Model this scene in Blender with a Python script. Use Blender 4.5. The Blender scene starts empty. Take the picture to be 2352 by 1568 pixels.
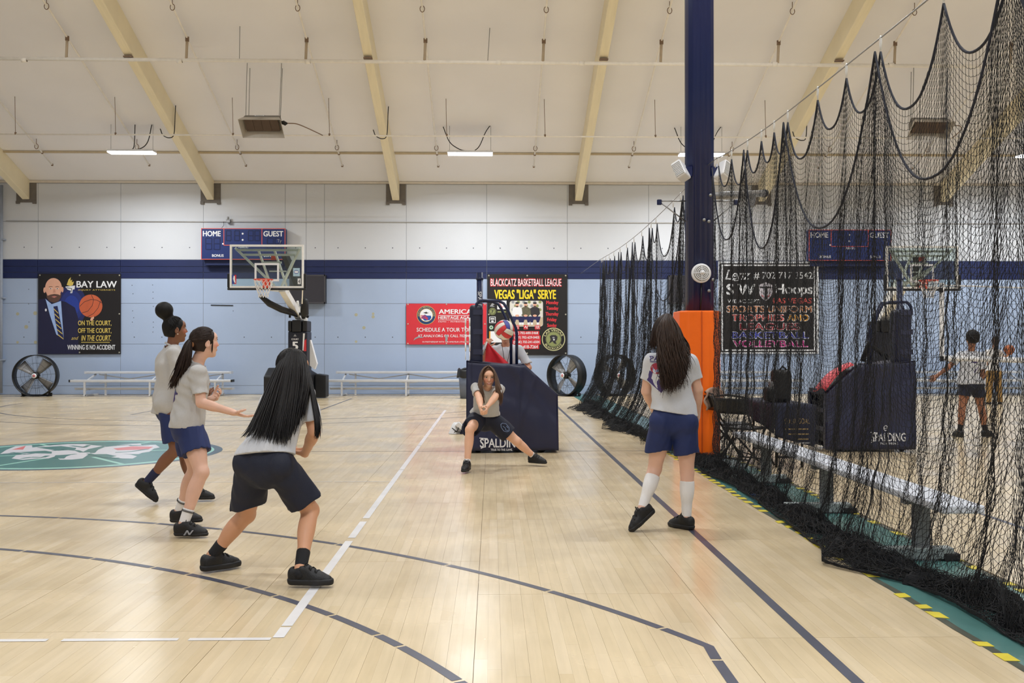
import bpy, math, random
import numpy as np
from mathutils import Vector, Matrix
from mathutils.bvhtree import BVHTree

S = bpy.context.scene
COL = S.collection
random.seed(11)
rng = np.random.default_rng(11)
PI = math.pi

# ------------------------------------------------------------------ camera, world, exposure
cam = bpy.data.cameras.new('camera')
cam.sensor_width = 36.0
cam.lens = 35.005
cam.clip_start, cam.clip_end = 0.05, 120
camo = bpy.data.objects.new('camera', cam)
COL.objects.link(camo)
camo.location = (0, 0, 1.4)
camo.rotation_euler = (math.radians(90.3), 0, math.radians(-1.152))
S.camera = camo

wd = bpy.data.worlds.new('world')
S.world = wd
wd.use_nodes = True
wd.node_tree.nodes['Background'].inputs[0].default_value = (0.02, 0.02, 0.022, 1)
wd.node_tree.nodes['Background'].inputs[1].default_value = 1.0

S.view_settings.view_transform = 'Standard'
S.view_settings.look = 'None'
S.view_settings.exposure = 0.0
S.view_settings.gamma = 1.0
S.view_settings.use_curve_mapping = False
S.cycles.max_bounces = 8
S.cycles.diffuse_bounces = 5
S.cycles.glossy_bounces = 3
S.cycles.transparent_max_bounces = 8
S.cycles.use_denoising = True
S.cycles.sample_clamp_indirect = 4.0

LAMP_W = 234.0                      # watts of light per ceiling fixture
LAMP_COL = (0.90, 0.95, 1.0)
LAMP_ROWS = [(26.5, 6.53), (18.4, 9.35), (9.0, 10.1), (0.6, 7.2)]
LAMP_X = [-9.52, -0.58, 5.6, 14.75]

# ------------------------------------------------------------------ helpers
def lin(c):
    if isinstance(c, str):
        c = tuple(int(c[i:i+2], 16) for i in (0, 2, 4))
    return tuple(((v/255)/12.92 if v/255 <= 0.04045 else ((v/255+0.055)/1.055)**2.4) for v in c)

MATS = {}
def mat(name, c, rough=0.6, metal=0.0, var=0.06, scale=8.0, bump=0.0, bscale=60.0, spec=0.5, emit=0.0, alpha=1.0,
        attr=None, coat=0.0, trans=0.0, stretch=None):
    if name in MATS:
        return MATS[name]
    m = bpy.data.materials.new(name)
    m.use_nodes = True
    nt = m.node_tree
    b = nt.nodes['Principled BSDF']
    col = lin(c)
    b.inputs['Roughness'].default_value = rough
    b.inputs['Metallic'].default_value = metal
    b.inputs['Specular IOR Level'].default_value = spec
    b.inputs['Coat Weight'].default_value = coat
    b.inputs['Transmission Weight'].default_value = trans
    tc = nt.nodes.new('ShaderNodeTexCoord')
    vec = tc.outputs['Object']
    if stretch:
        mp = nt.nodes.new('ShaderNodeMapping')
        mp.inputs['Scale'].default_value = stretch
        nt.links.new(vec, mp.inputs[0])
        vec = mp.outputs[0]
    nz = nt.nodes.new('ShaderNodeTexNoise')
    nz.inputs['Scale'].default_value = scale
    nz.inputs['Detail'].default_value = 4
    nt.links.new(vec, nz.inputs['Vector'])
    mr = nt.nodes.new('ShaderNodeMapRange')
    mr.inputs[1].default_value, mr.inputs[2].default_value = 0.25, 0.75
    mr.inputs[3].default_value, mr.inputs[4].default_value = 1-var, 1+var
    nt.links.new(nz.outputs[0], mr.inputs[0])
    mul = nt.nodes.new('ShaderNodeVectorMath')
    mul.operation = 'SCALE'
    mul.inputs[0].default_value = col
    if attr:
        at_ = nt.nodes.new('ShaderNodeAttribute')
        at_.attribute_name = attr
        nt.links.new(at_.outputs['Color'], mul.inputs[0])
    nt.links.new(mr.outputs[0], mul.inputs['Scale'])
    nt.links.new(mul.outputs[0], b.inputs['Base Color'])
    if emit:
        b.inputs['Emission Color'].default_value = (*col, 1)
        b.inputs['Emission Strength'].default_value = emit
    if alpha < 1:
        b.inputs['Alpha'].default_value = alpha
    if bump:
        n2 = nt.nodes.new('ShaderNodeTexNoise')
        n2.inputs['Scale'].default_value = bscale
        n2.inputs['Detail'].default_value = 3
        nt.links.new(vec, n2.inputs['Vector'])
        bp = nt.nodes.new('ShaderNodeBump')
        bp.inputs['Strength'].default_value = bump
        bp.inputs['Distance'].default_value = 0.01
        nt.links.new(n2.outputs[0], bp.inputs['Height'])
        nt.links.new(bp.outputs[0], b.inputs['Normal'])
    MATS[name] = m
    return m

ORG = {}
def link(o, parent=None):
    COL.objects.link(o)
    if parent is not None:
        o.parent = parent
        ORG[o.name] = ORG.get(parent.name, Vector((0, 0, 0)))
    return o

def tag(o, label=None, cat=None, group=None, kind=None):
    if label: o['label'] = label
    if cat: o['category'] = cat
    if group: o['group'] = group
    if kind: o['kind'] = kind
    return o

def thing(name, label, cat, loc=(0, 0, 0), group=None, world=True, kind=None, rz=0.0):
    """an Empty at the base of a thing; its parts are given in world coordinates (world) or local ones"""
    o = bpy.data.objects.new(name, None)
    o.empty_display_size = 0.1
    COL.objects.link(o)
    o.location = loc
    o.rotation_euler = (0, 0, rz)
    ORG[o.name] = Vector(loc) if world else Vector((0, 0, 0))
    return tag(o, label, cat, group, kind)

def copy_tree(o, parent=None):
    c = o.copy()
    COL.objects.link(c)
    if parent is not None:
        c.parent = parent
    for ch in list(o.children):
        copy_tree(ch, c)
    return c

def np_mesh(name, V, F, mats, parent=None, smooth=False, mi=None, col=None, tone=None, local=False):
    """mesh from numpy arrays; F is an (n,3|4) array or list of such arrays"""
    V = np.asarray(V, dtype=np.float32)
    if parent is not None and not local:
        V = V - np.array(ORG.get(parent.name, (0, 0, 0)), dtype=np.float32)
    Fs = F if isinstance(F, list) and isinstance(F[0], np.ndarray) else [F]
    Fs = [np.asarray(f, dtype=np.int32) for f in Fs if len(f)]
    me = bpy.data.meshes.new(name)
    me.vertices.add(len(V))
    me.vertices.foreach_set('co', V.ravel())
    li = np.concatenate([f.ravel() for f in Fs])
    tot = np.concatenate([np.full(len(f), f.shape[1], np.int32) for f in Fs])
    st = np.concatenate([[0], np.cumsum(tot)[:-1]]).astype(np.int32)
    me.loops.add(len(li))
    me.loops.foreach_set('vertex_index', li)
    me.polygons.add(len(tot))
    me.polygons.foreach_set('loop_start', st)
    me.polygons.foreach_set('loop_total', tot)
    me.polygons.foreach_set('use_smooth', np.full(len(tot), bool(smooth)))
    if mi is not None:
        me.polygons.foreach_set('material_index', np.asarray(mi, np.int32))
    for m in (mats if isinstance(mats, (list, tuple)) else [mats]):
        me.materials.append(m)
    if col is not None:
        a = me.attributes.new('Col', 'FLOAT_COLOR', 'POINT')
        a.data.foreach_set('color', np.c_[col, np.ones(len(V))].astype(np.float32).ravel())
    if tone is not None:
        a = me.attributes.new('tone', 'FLOAT', 'FACE')
        a.data.foreach_set('value', np.asarray(tone, np.float32))
    me.update(calc_edges=True)
    return link(bpy.data.objects.new(name, me), parent)

class MB:
    """collects shapes, build() links them as one mesh object"""
    def __init__(self):
        self.v, self.f, self.m, self.s, self.cur, self.sm = [], [], [], [], 0, False
    def _add(self, vs, fs, sm=None):
        n = len(self.v)
        self.v += [tuple(v) for v in vs]
        for f in fs:
            self.f.append([i+n for i in f])
            self.m.append(self.cur)
            self.s.append(self.sm if sm is None else sm)
        return self
    def box(self, x0, x1, y0, y1, z0, z1, M=None):
        vs = [Vector((x, y, z)) for x in (x0, x1) for y in (y0, y1) for z in (z0, z1)]
        if M is not None: vs = [M @ v for v in vs]
        return self._add(vs, [(0, 1, 3, 2), (4, 6, 7, 5), (0, 4, 5, 1), (2, 3, 7, 6), (0, 2, 6, 4), (1, 5, 7, 3)], False)
    def bar(self, a, b, w, h, up=(0, 0, 1)):
        a, b = Vector(a), Vector(b)
        d = (b-a).normalized()
        s = d.cross(Vector(up))
        if s.length < 1e-4: s = d.cross(Vector((1, 0, 0)))
        s.normalize()
        u = s.cross(d)
        vs = [p + s*(i*w/2) + u*(j*h/2) for p in (a, b) for i, j in ((-1, -1), (1, -1), (1, 1), (-1, 1))]
        return self._add(vs, [(3, 2, 1, 0), (4, 5, 6, 7), (0, 1, 5, 4), (1, 2, 6, 5), (2, 3, 7, 6), (3, 0, 4, 7)], False)
    def tube(self, pts, r, n=8, caps=True, closed=False):
        pts = [Vector(p) for p in pts]
        k = len(pts)
        rs = r if isinstance(r, (list, tuple)) else [r]*k
        nrm = None
        vs = []
        for i, p in enumerate(pts):
            if closed: t = pts[(i+1) % k] - pts[i-1]
            else: t = pts[min(i+1, k-1)] - pts[max(i-1, 0)]
            t.normalize()
            if nrm is None:
                nrm = t.orthogonal().normalized()
            nrm = (nrm - t*nrm.dot(t))
            nrm = nrm.normalized() if nrm.length > 1e-6 else t.orthogonal().normalized()
            bn = t.cross(nrm)
            for j in range(n):
                a = 2*PI*j/n
                vs.append(p + (nrm*math.cos(a) + bn*math.sin(a))*rs[i])
        fs = []
        for i in range(k if closed else k-1):
            i2 = (i+1) % k
            for j in range(n):
                fs.append((i*n+j, i*n+(j+1) % n, i2*n+(j+1) % n, i2*n+j))
        self._add(vs, fs, True)
        if caps and not closed:
            n0 = len(self.v)-len(vs)
            self._add([], [], False)
            self.f += [[n0+j for j in reversed(range(n))], [n0+(k-1)*n+j for j in range(n)]]
            self.m += [self.cur]*2
            self.s += [False]*2
        return self
    def lathe(self, prof, n=24, M=None, sm=True):
        vs, fs = [], []
        for r, z in prof:
            for j in range(n):
                a = 2*PI*j/n
                vs.append(Vector((r*math.cos(a), r*math.sin(a), z)))
        if M is not None: vs = [M @ v for v in vs]
        for i in range(len(prof)-1):
            for j in range(n):
                fs.append((i*n+j, i*n+(j+1) % n, (i+1)*n+(j+1) % n, (i+1)*n+j))
        return self._add(vs, fs, sm)
    def xf(self, M):
        self.v = [tuple(M @ Vector(v)) for v in self.v]
        return self
    def prism(self, poly, f0, f1):
        """poly: 2D points; f0, f1: functions mapping (u,v) to the front and back points"""
        k = len(poly)
        vs = [f0(*p) for p in poly] + [f1(*p) for p in poly]
        fs = [list(range(k)), list(reversed(range(k, 2*k)))] + [(i, k+i, k+(i+1) % k, (i+1) % k) for i in range(k)]
        return self._add(vs, fs, False)
    def grid(self, fn, nu, nv, sm=True):
        vs = [fn(i/nu, j/nv) for i in range(nu+1) for j in range(nv+1)]
        fs = [(i*(nv+1)+j, (i+1)*(nv+1)+j, (i+1)*(nv+1)+j+1, i*(nv+1)+j+1) for i in range(nu) for j in range(nv)]
        return self._add(vs, fs, sm)
    def build(self, name, mats, parent=None, bevel=0.0, seg=2, local=False, solid=0.0, fix=True):
        off = Vector((0, 0, 0)) if (parent is None or local) else ORG.get(parent.name, Vector((0, 0, 0)))
        me = bpy.data.meshes.new(name)
        me.from_pydata([Vector(v)-off for v in self.v], [], self.f)
        for m in (mats if isinstance(mats, (list, tuple)) else [mats]):
            me.materials.append(m)
        me.polygons.foreach_set('material_index', self.m)
        me.polygons.foreach_set('use_smooth', self.s)
        me.update(calc_edges=True)
        if fix:
            import bmesh
            bm = bmesh.new(); bm.from_mesh(me)
            bmesh.ops.recalc_face_normals(bm, faces=bm.faces)
            bm.to_mesh(me); bm.free()
        o = link(bpy.data.objects.new(name, me), parent)
        if solid:
            md = o.modifiers.new('solid', 'SOLIDIFY'); md.thickness = solid; md.offset = 0
        if bevel:
            md = o.modifiers.new('bevel', 'BEVEL'); md.width = bevel; md.segments = seg; md.limit_method = 'ANGLE'
        return o

def smooth(pts, n=6):
    """Catmull-Rom through the points"""
    P = [Vector(p) for p in pts]
    P = [P[0]*2-P[1]]+P+[P[-1]*2-P[-2]]
    out = []
    for i in range(1, len(P)-2):
        for k in range(n):
            t = k/n
            a, b, c, d = P[i-1:i+3]
            out.append(.5*((2*b)+(c-a)*t+(2*a-5*b+4*c-d)*t*t+(3*b-a-3*c+d)*t**3))
    return out+[P[-2]]
def Rz(a): return Matrix.Rotation(a, 4, 'Z')
def T(*v): return Matrix.Translation(v)

_fonts = {}
def text_mesh(s, bold=0.0, shear=0.0, spacing=1.0):
    """triangulated outline of a string in the built-in font: verts (n,2), faces"""
    cu = bpy.data.curves.new('t', 'FONT')
    cu.body = s
    cu.size = 1.0
    cu.resolution_u = 3
    cu.offset = bold
    cu.shear = shear
    cu.space_character = spacing
    ob = bpy.data.objects.new('t', cu)
    me = ob.to_mesh()
    V = [(v.co.x, v.co.y) for v in me.vertices]
    F = [tuple(p.vertices) for p in me.polygons]
    ob.to_mesh_clear()
    bpy.data.objects.remove(ob)
    bpy.data.curves.remove(cu)
    return V, F

class Art:
    """flat print on a panel. rect is the artwork's own layout frame (x right, y down), O its top-left corner"""
    def __init__(self, parent, O, ex, ez, rect, W, Hh, lift=0.002):
        self.p, self.O, self.ex, self.ez = parent, Vector(O), Vector(ex), Vector(ez)
        self.n = self.ex.cross(self.ez)
        self.r, self.W, self.Hh, self.lift = rect, W, Hh, lift
        self.mb, self.mats = MB(), []
        self.cnt = 0
    def pt(self, x, y, l=0.0):
        x0, y0, x1, y1 = self.r
        return self.O + self.ex*((x-x0)/(x1-x0)*self.W) - self.ez*((y-y0)/(y1-y0)*self.Hh) + self.n*(self.lift+l)
    def _m(self, lst, m):
        if m not in lst: lst.append(m)
        return lst.index(m)
    def poly(self, pts, m, layer=1):
        self.mb.cur = self._m(self.mats, m)
        self.cnt += 1
        l = layer*0.0012+(self.cnt % 9)*0.00012
        self.mb.prism(pts, lambda u, v: self.pt(u, v, l), lambda u, v: self.pt(u, v, l-0.001))
        return self
    def rect(self, x0, y0, x1, y1, m, layer=1, rad=0):
        if rad:
            pts = []
            for cx, cy, a0 in ((x1-rad, y0+rad, -90), (x1-rad, y1-rad, 0), (x0+rad, y1-rad, 90), (x0+rad, y0+rad, 180)):
                pts += [(cx+rad*math.cos(math.radians(a0+t)), cy+rad*math.sin(math.radians(a0+t))) for t in (0, 30, 60, 90)]
            return self.poly(pts, m, layer)
        return self.poly([(x0, y0), (x1, y0), (x1, y1), (x0, y1)], m, layer)
    def ell(self, cx, cy, rx, ry, m, layer=1, n=28, a0=0, a1=360, rot=0):
        c, s = math.cos(math.radians(rot)), math.sin(math.radians(rot))
        k = n if abs(a1-a0) >= 360 else n+1
        pts = []
        for i in range(k):
            a = math.radians(a0+(a1-a0)*i/n)
            x, y = rx*math.cos(a), ry*math.sin(a)
            pts.append((cx+x*c-y*s, cy+x*s+y*c))
        return self.poly(pts, m, layer)
    def ring(self, cx, cy, r0, r1, m, layer=1, n=36, a0=0, a1=360, ky=1.0):
        self.mb.cur = self._m(self.mats, m)
        l = layer*0.0012
        for i in range(n):
            a, b = math.radians(a0+(a1-a0)*i/n), math.radians(a0+(a1-a0)*(i+1)/n)
            q = [(cx+r*math.cos(t), cy+r*math.sin(t)*ky) for r, t in ((r0, a), (r1, a), (r1, b), (r0, b))]
            self.mb._add([self.pt(u, v, l) for u, v in q], [(0, 1, 2, 3)], False)
        return self
    def line(self, pts, w, m, layer=1):
        for (ax, ay), (bx, by) in zip(pts, pts[1:]):
            dx, dy = bx-ax, by-ay
            d = math.hypot(dx, dy) or 1
            nx, ny = -dy/d*w/2, dx/d*w/2
            self.poly([(ax+nx, ay+ny), (bx+nx, by+ny), (bx-nx, by-ny), (ax-nx, ay-ny)], m, layer)
        return self
    def text(self, s, x0, y0, x1, y1, m, layer=3, bold=0.0, shear=0.0, spacing=1.0, arc=None):
        V, F = text_mesh(s, 0.0, shear, spacing)
        if not V: return self
        if bold:        # heavier strokes: copies shifted sideways, each a hair above the last
            b = abs(bold)*.8
            sh = [(0, 0), (b, 0), (-b, 0), (b*.6, b*.5), (-b*.6, -b*.5), (-b*.6, b*.5), (b*.6, -b*.5)]
            n0 = len(V)
            V = [(u+dx, v+dy) for dx, dy in sh for u, v in V]
            F = [tuple(i+n0*k for i in f) for k in range(len(sh)) for f in F]
        xs, ys = [v[0] for v in V], [v[1] for v in V]
        ax, bx, ay, by = min(xs), max(xs), min(ys), max(ys)
        tb = MB()
        l = layer*0.0012
        if arc:      # (cx, cy, r, height, start deg, end deg): letters along a circle
            cx, cy, r, hh, d0, d1 = arc
            out = []
            for u, v in V:
                t = math.radians(d0+(d1-d0)*(u-ax)/(bx-ax))
                rr = r + (hh*(v-ay)/(by-ay))*(1 if d1 > d0 else -1)
                out.append(self.pt(cx+rr*math.cos(t), cy+rr*math.sin(t), l+.0005+.00012*(len(out)//(n0 if bold else 10**9))))
        else:
            n1 = n0 if bold else len(V)
            out = [self.pt(x0+(u-ax)/(bx-ax)*(x1-x0), y1-(v-ay)/(by-ay)*(y1-y0), l+.0005+.00012*(i//n1)) for i, (u, v) in enumerate(V)]
        tb._add(out, F, False)
        tb.build('lettering', m, self.p, fix=False)
        return self
    def part(self, name):
        if self.mb.v: self.mb.build(name, self.mats, self.p, fix=False)
        self.mb, self.mats = MB(), []
        return self
    def done(self, pname='printed_artwork', tname=None):
        self.part(pname)
# ------------------------------------------------------------------ materials of the setting
M_ceil = mat('ceiling_membrane', (238, 236, 238), 0.85, var=0.03, scale=0.6, bump=0.15, bscale=2.5)
M_beam = mat('beam_paint', (240, 228, 196), 0.6, var=0.05, scale=1.5, bump=0.15, bscale=40, stretch=(8, 1, 1))
M_wallw = mat('wall_white_paint', (206, 208, 212), 0.7, var=0.025, scale=0.9, bump=0.12, bscale=30)
M_wallb = mat('wall_pale_blue_paint', (164, 180, 206), 0.65, var=0.035, scale=0.8, bump=0.12, bscale=30)
M_wallbase = mat('wall_joint', (140, 144, 152), 0.9)
M_stripe = mat('stripe_navy_paint', (17, 32, 80), 0.65, var=0.08, scale=2, bump=0.15, bscale=25)
M_dkgrey = mat('pocket_grey', (112, 106, 100), 0.8, var=0.1)
M_steel = mat('galvanised_steel', (150, 150, 150), 0.4, metal=0.7)
M_white = mat('white_paint', (232, 230, 226), 0.45)
M_pipe = mat('pipe_cream_paint', (244, 238, 228), 0.5)
M_rust = mat('brown_fitting', (128, 104, 84), 0.6)
M_black = mat('black_plastic', (14, 14, 16), 0.5)
M_blackm = mat('black_rubber', (30, 30, 32), 0.75)
M_navy = mat('navy_paint', (12, 27, 76), 0.3, var=0.05, scale=3)
M_orange = mat('orange_vinyl', (255, 112, 6), 0.4, var=0.04, bump=0.25, bscale=18)
M_alu = mat('aluminium', (206, 208, 212), 0.35, metal=0.2, var=0.05, scale=4)

def wood(name):
    m = bpy.data.materials.new(name)
    m.use_nodes = True
    nt = m.node_tree; N = nt.nodes; L = nt.links
    b = N['Principled BSDF']
    ge = N.new('ShaderNodeNewGeometry')
    at_ = N.new('ShaderNodeAttribute'); at_.attribute_name = 'tone'
    cr = N.new('ShaderNodeValToRGB')
    el = cr.color_ramp.elements
    el[0].color = (*lin((205, 184, 148)), 1); el[1].color = (*lin((222, 204, 173)), 1)
    for p, c in ((0.3, (212, 192, 156)), (0.7, (217, 198, 165))):
        e = el.new(p); e.color = (*lin(c), 1)
    L.new(at_.outputs['Fac'], cr.inputs[0])
    mp = N.new('ShaderNodeMapping'); mp.inputs['Scale'].default_value = (34, 2.2, 1)
    L.new(ge.outputs['Position'], mp.inputs[0])
    n1 = N.new('ShaderNodeTexNoise'); n1.inputs['Scale'].default_value = 1.0; n1.inputs['Detail'].default_value = 5
    L.new(mp.outputs[0], n1.inputs['Vector'])
    n2 = N.new('ShaderNodeTexNoise'); n2.inputs['Scale'].default_value = 1.3; n2.inputs['Detail'].default_value = 4
    L.new(ge.outputs['Position'], n2.inputs['Vector'])
    add = N.new('ShaderNodeMath'); add.operation = 'ADD'
    L.new(n1.outputs[0], add.inputs[0]); L.new(n2.outputs[0], add.inputs[1])
    mr = N.new('ShaderNodeMapRange')
    mr.inputs[1].default_value, mr.inputs[2].default_value, mr.inputs[3].default_value, mr.inputs[4].default_value = 0.6, 1.4, 0.90, 1.09
    L.new(add.outputs[0], mr.inputs[0])
    sc = N.new('ShaderNodeVectorMath'); sc.operation = 'SCALE'
    L.new(cr.outputs[0], sc.inputs[0]); L.new(mr.outputs[0], sc.inputs['Scale'])
    L.new(sc.outputs[0], b.inputs['Base Color'])
    r = N.new('ShaderNodeMapRange')
    r.inputs[1].default_value, r.inputs[2].default_value, r.inputs[3].default_value, r.inputs[4].default_value = 0.3, 0.7, 0.17, 0.30
    L.new(n2.outputs[0], r.inputs[0]); L.new(r.outputs[0], b.inputs['Roughness'])
    n3 = N.new('ShaderNodeTexNoise'); n3.inputs['Scale'].default_value = 9; n3.inputs['Detail'].default_value = 2
    L.new(ge.outputs['Position'], n3.inputs['Vector'])
    bp = N.new('ShaderNodeBump'); bp.inputs['Strength'].default_value = 0.05; bp.inputs['Distance'].default_value = 0.01
    L.new(n3.outputs[0], bp.inputs['Height']); L.new(bp.outputs[0], b.inputs['Normal'])
    b.inputs['Specular IOR Level'].default_value = 0.5
    return m
M_wood = wood('maple_floor')
M_under = mat('floor_joint', (96, 76, 52), 0.8)
M_line = mat('dark_line_paint', (74, 77, 92), 0.35, var=0.15, scale=5)
M_wline = mat('white_line_paint', (226, 224, 224), 0.3, var=0.08, scale=5)
M_green = mat('green_floor_paint', (84, 128, 124), 0.25, var=0.1, scale=2.5)
M_mint = mat('mint_paint', (150, 205, 190), 0.3)
M_teal = mat('teal_floor_paint', (62, 122, 118), 0.28, var=0.05, scale=3)
M_emb = mat('emblem_white_paint', (214, 214, 220), 0.3)
M_embr = mat('emblem_red_paint', (214, 110, 110), 0.3)
M_tapey = mat('tape_yellow', (222, 204, 62), 0.45, var=0.12, scale=10)
M_tapek = mat('tape_black', (72, 76, 64), 0.5, var=0.3, scale=10)

RX0, RX1, RY0, RY1 = -16.2, 21.5, -4.3, 29.4
RIDGE = 12.55
def zc(y):
    return 6.25 + 0.352*(29.4-y) if y >= RIDGE else 6.25 + 0.352*(y-RY0)
def struct(o): return tag(o, kind='structure')

# ------------------------------------------------------------------ floor: slab, strips, lines
fl = MB().box(RX0, RX1, RY0, RY1, -0.12, -0.004).build('floor', M_under)
struct(fl)
SW = 1.22/20
LX0, LX1 = 2.30, 3.05                # the green painted strip between the two courts
near, far_v, far_f, far_t = [], [], [], []
def strips():
    k0, k1 = int(math.floor((RX0+0.08)/SW)), int(math.ceil((RX1+0.08)/SW))
    for k in range(k0, k1):
        xa = -0.08 + k*SW
        xb = xa + SW
        if xb > LX0 and xa < LX1: continue
        if xa < RX0 or xb > RX1: continue
        col = k//20
        off = (col*0.87) % 2.44
        seams = []
        y = 3.2 - off
        r2 = random.Random(k*7+1)
        while y < 29.3:
            c = y + 2.44
            a = y
            n = r2.choice((2, 2, 3))
            cuts = sorted(a + 2.44*(j+r2.uniform(-0.3, 0.3))/n for j in range(1, n))
            pts = [a] + cuts + [c]
            for p, q in zip(pts, pts[1:]):
                ga = 0.0016 if p == a else 0.0003
                gb = 0.0016 if q == c else 0.0003
                p2, q2 = max(p+ga, 3.3), min(q-gb, 29.36)
                if q2 - p2 > 0.05:
                    gx0 = 0.0013 if k % 20 == 0 else (0.0004 if k % 2 == 0 else 0.00015)
                    gx1 = 0.0013 if k % 20 == 19 else (0.0004 if k % 2 == 1 else 0.00015)
                    yield xa+gx0, xb-gx1, p2, q2
            y = c
allp = list(strips())
def inview(p):
    yc = max(p[3]-0.2, 3.5)
    if p[3] < 4.15: return False
    xm = (p[0]+p[1])/2
    px = 1130 + xm/yc*2287
    return 0 < px < 2352
vis = sorted([p for p in allp if inview(p)], key=lambda p: p[2]+p[3]*0.5)
nearset = set(vis[:290])
variants = {}
def plank_mesh(w, l, tone):
    me = bpy.data.meshes.new('plank')
    v = [(x, y, z) for x in (0, w) for y in (0, l) for z in (-0.004, 0)]
    me.from_pydata(v, [], [(0, 4, 5, 1), (2, 3, 7, 6), (0, 1, 3, 2), (4, 6, 7, 5), (1, 5, 7, 3)])
    me.materials.append(M_wood)
    a = me.attributes.new('tone', 'FLOAT', 'FACE')
    a.data.foreach_set('value', [tone]*5)
    me.update()
    return me
V, F, TN = [], [], []
prnd = random.Random(5)
for p in allp:
    tone = min(1, max(0, prnd.gauss(0.5, 0.17)))
    if p in nearset:
        o = bpy.data.objects.new('plank', plank_mesh(p[1]-p[0], p[3]-p[2], tone))
        o.location = (p[0], p[2], 0)
        link(o, fl)
    else:
        n = len(V)
        V += [(p[0], p[2], 0), (p[1], p[2], 0), (p[1], p[3], 0), (p[0], p[3], 0),
              (p[0], p[2], -.004), (p[1], p[2], -.004), (p[1], p[3], -.004), (p[0], p[3], -.004)]
        F += [(n, n+1, n+2, n+3), (n, n+4, n+5, n+1), (n+1, n+5, n+6, n+2), (n+2, n+6, n+7, n+3), (n+3, n+7, n+4, n)]
        TN += [tone]*5
tag(np_mesh('plank_field', V, F, M_wood, fl, tone=TN), kind='stuff')
# the floor behind and beside the planked field
MB().box(RX0, RX1, RY0, 3.3, -0.004, 0).build('rear_floor', mat('maple_rear', (211, 190, 155), 0.25, var=0.06, scale=3), fl)

def court_line(pts, w, m=None, closed=False, gaps=None, z=0.0012):
    """a painted line on the floor along 2D points; gaps: (length of a dash, gap)"""
    m = m or M_line
    if m is M_wline: z = 0.0018
    mb = MB()
    pts = [Vector((*p, 0)) for p in pts]
    segs = []
    acc, lim = 0.0, None
    rr = random.Random(int(abs(pts[0].x*100))+len(pts))
    lim = rr.uniform(0.3, 0.9)*(gaps or 99)
    run = [pts[0]]
    for a, b in zip(pts, pts[1:]):
        acc += (b-a).length
        if gaps and acc > lim:
            segs.append(run)
            run = [a + (b-a).normalized()*min(0.022, (b-a).length*0.8)]
            acc, lim = 0.0, rr.uniform(0.35, 1.2)*gaps
        run.append(b)
    segs.append(run)
    for r in segs:
        if len(r) < 2: continue
        L_, R_ = [], []
        for i, p in enumerate(r):
            t = (r[min(i+1, len(r)-1)] - r[max(i-1, 0)]).normalized()
            n = Vector((-t.y, t.x, 0))*w/2
            L_.append(p+n); R_.append(p-n)
        k = len(r)
        vs = [Vector((q.x, q.y, z)) for q in L_+R_]
        mb._add(vs, [(i, k+i, k+i+1, i+1) for i in range(k-1)], False)
    return mb.build('court_line', m, fl, fix=False)
def arc(cx, cy, r, a0, a1, n=90):
    return [(cx+r*math.cos(math.radians(a0+(a1-a0)*i/n)), cy+r*math.sin(math.radians(a0+(a1-a0)*i/n))) for i in range(n+1)]
def lin2(a, b, n=40):
    return [(a[0]+(b[0]-a[0])*i/n, a[1]+(b[1]-a[1])*i/n) for i in range(n+1)]
court_line(lin2((1.525, 3.4), (1.525, 27.9), 200), 0.055)
court_line(arc(-5.25, 1.38, 7.06, 120, 27.5, 160) + [(1.005, 4.45), (1.0, 3.6)], 0.05, gaps=1.0)
court_line(arc(-5.25, 1.5, 5.77, 115, 25, 160), 0.05, gaps=0.5)
court_line(lin2((-1.028, 22.0), (-1.028, 8.15), 60), 0.055, M_wline, gaps=3.5)
court_line(lin2((-1.028, 8.0), (-1.028, 7.32), 10), 0.055, M_wline)
court_line(lin2((-1.028, 7.2), (-1.028, 4.82), 12), 0.055, M_wline, gaps=1.6)
for a, b in ((-1.45, -1.06), (-2.05, -1.5), (-2.4, -2.12), (-3.6, -2.5)):
    court_line([(a, 4.8), (b, 4.8)], 0.04, M_wline)
court_line(lin2((-9, 10.36), (-1.06, 10.36), 40), 0.018, M_wline, gaps=0.8)
court_line(lin2((RX0+1, 13.36), (2.25, 13.36)), 0.022)
court_line(lin2((3.1, 13.36), (19, 13.36)), 0.022)
court_line(arc(-5.6, 24.9, 6.02, 180, 360, 120), 0.05)
court_line(arc(-5.6, 24.9, 7.1, 195, 345, 120), 0.04)
court_line([(-7.43, 27.0), (-7.43, 20.65), (-3.79, 20.65), (-3.79, 27.0)], 0.045)
court_line([(-12.9, 27.4), (1.52, 27.4)], 0.05)
court_line(lin2((4.1, 3.4), (4.1, 11.0), 30), 0.05)
court_line(lin2((6.2, 14.4), (9.5, 12.2), 20), 0.03, M_wline)
# centre circle with its emblem
ce = thing('court_emblem', 'round teal emblem with white and red swirls painted on the court floor', 'emblem', (-5.44, 13.2, 0.0))
mb = MB()
def disc(r0, r1, z, n=64):
    for i in range(n):
        a, b = 2*PI*i/n, 2*PI*(i+1)/n
        mb._add([(-5.44+r*math.cos(t), 13.2+r*math.sin(t), z) for r, t in ((r0, a), (r1, a), (r1, b), (r0, b))], [(0, 1, 2, 3)], False)
mb.cur = 0; disc(1.72, 1.83, 0.001)
mb.cur = 1; disc(1.60, 1.72, 0.001)
mb.cur = 2; disc(0.0, 1.60, 0.001)
mb.build('painted_disc', [mat('ring_dark', (70, 92, 104), 0.3), M_mint, M_teal], ce, fix=False)
mb = MB()
def fp(pts, z):
    mb.prism(pts, lambda u, v: Vector((u, v, z)), lambda u, v: Vector((u, v, z-0.0008)))
mb.cur = 3
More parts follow.
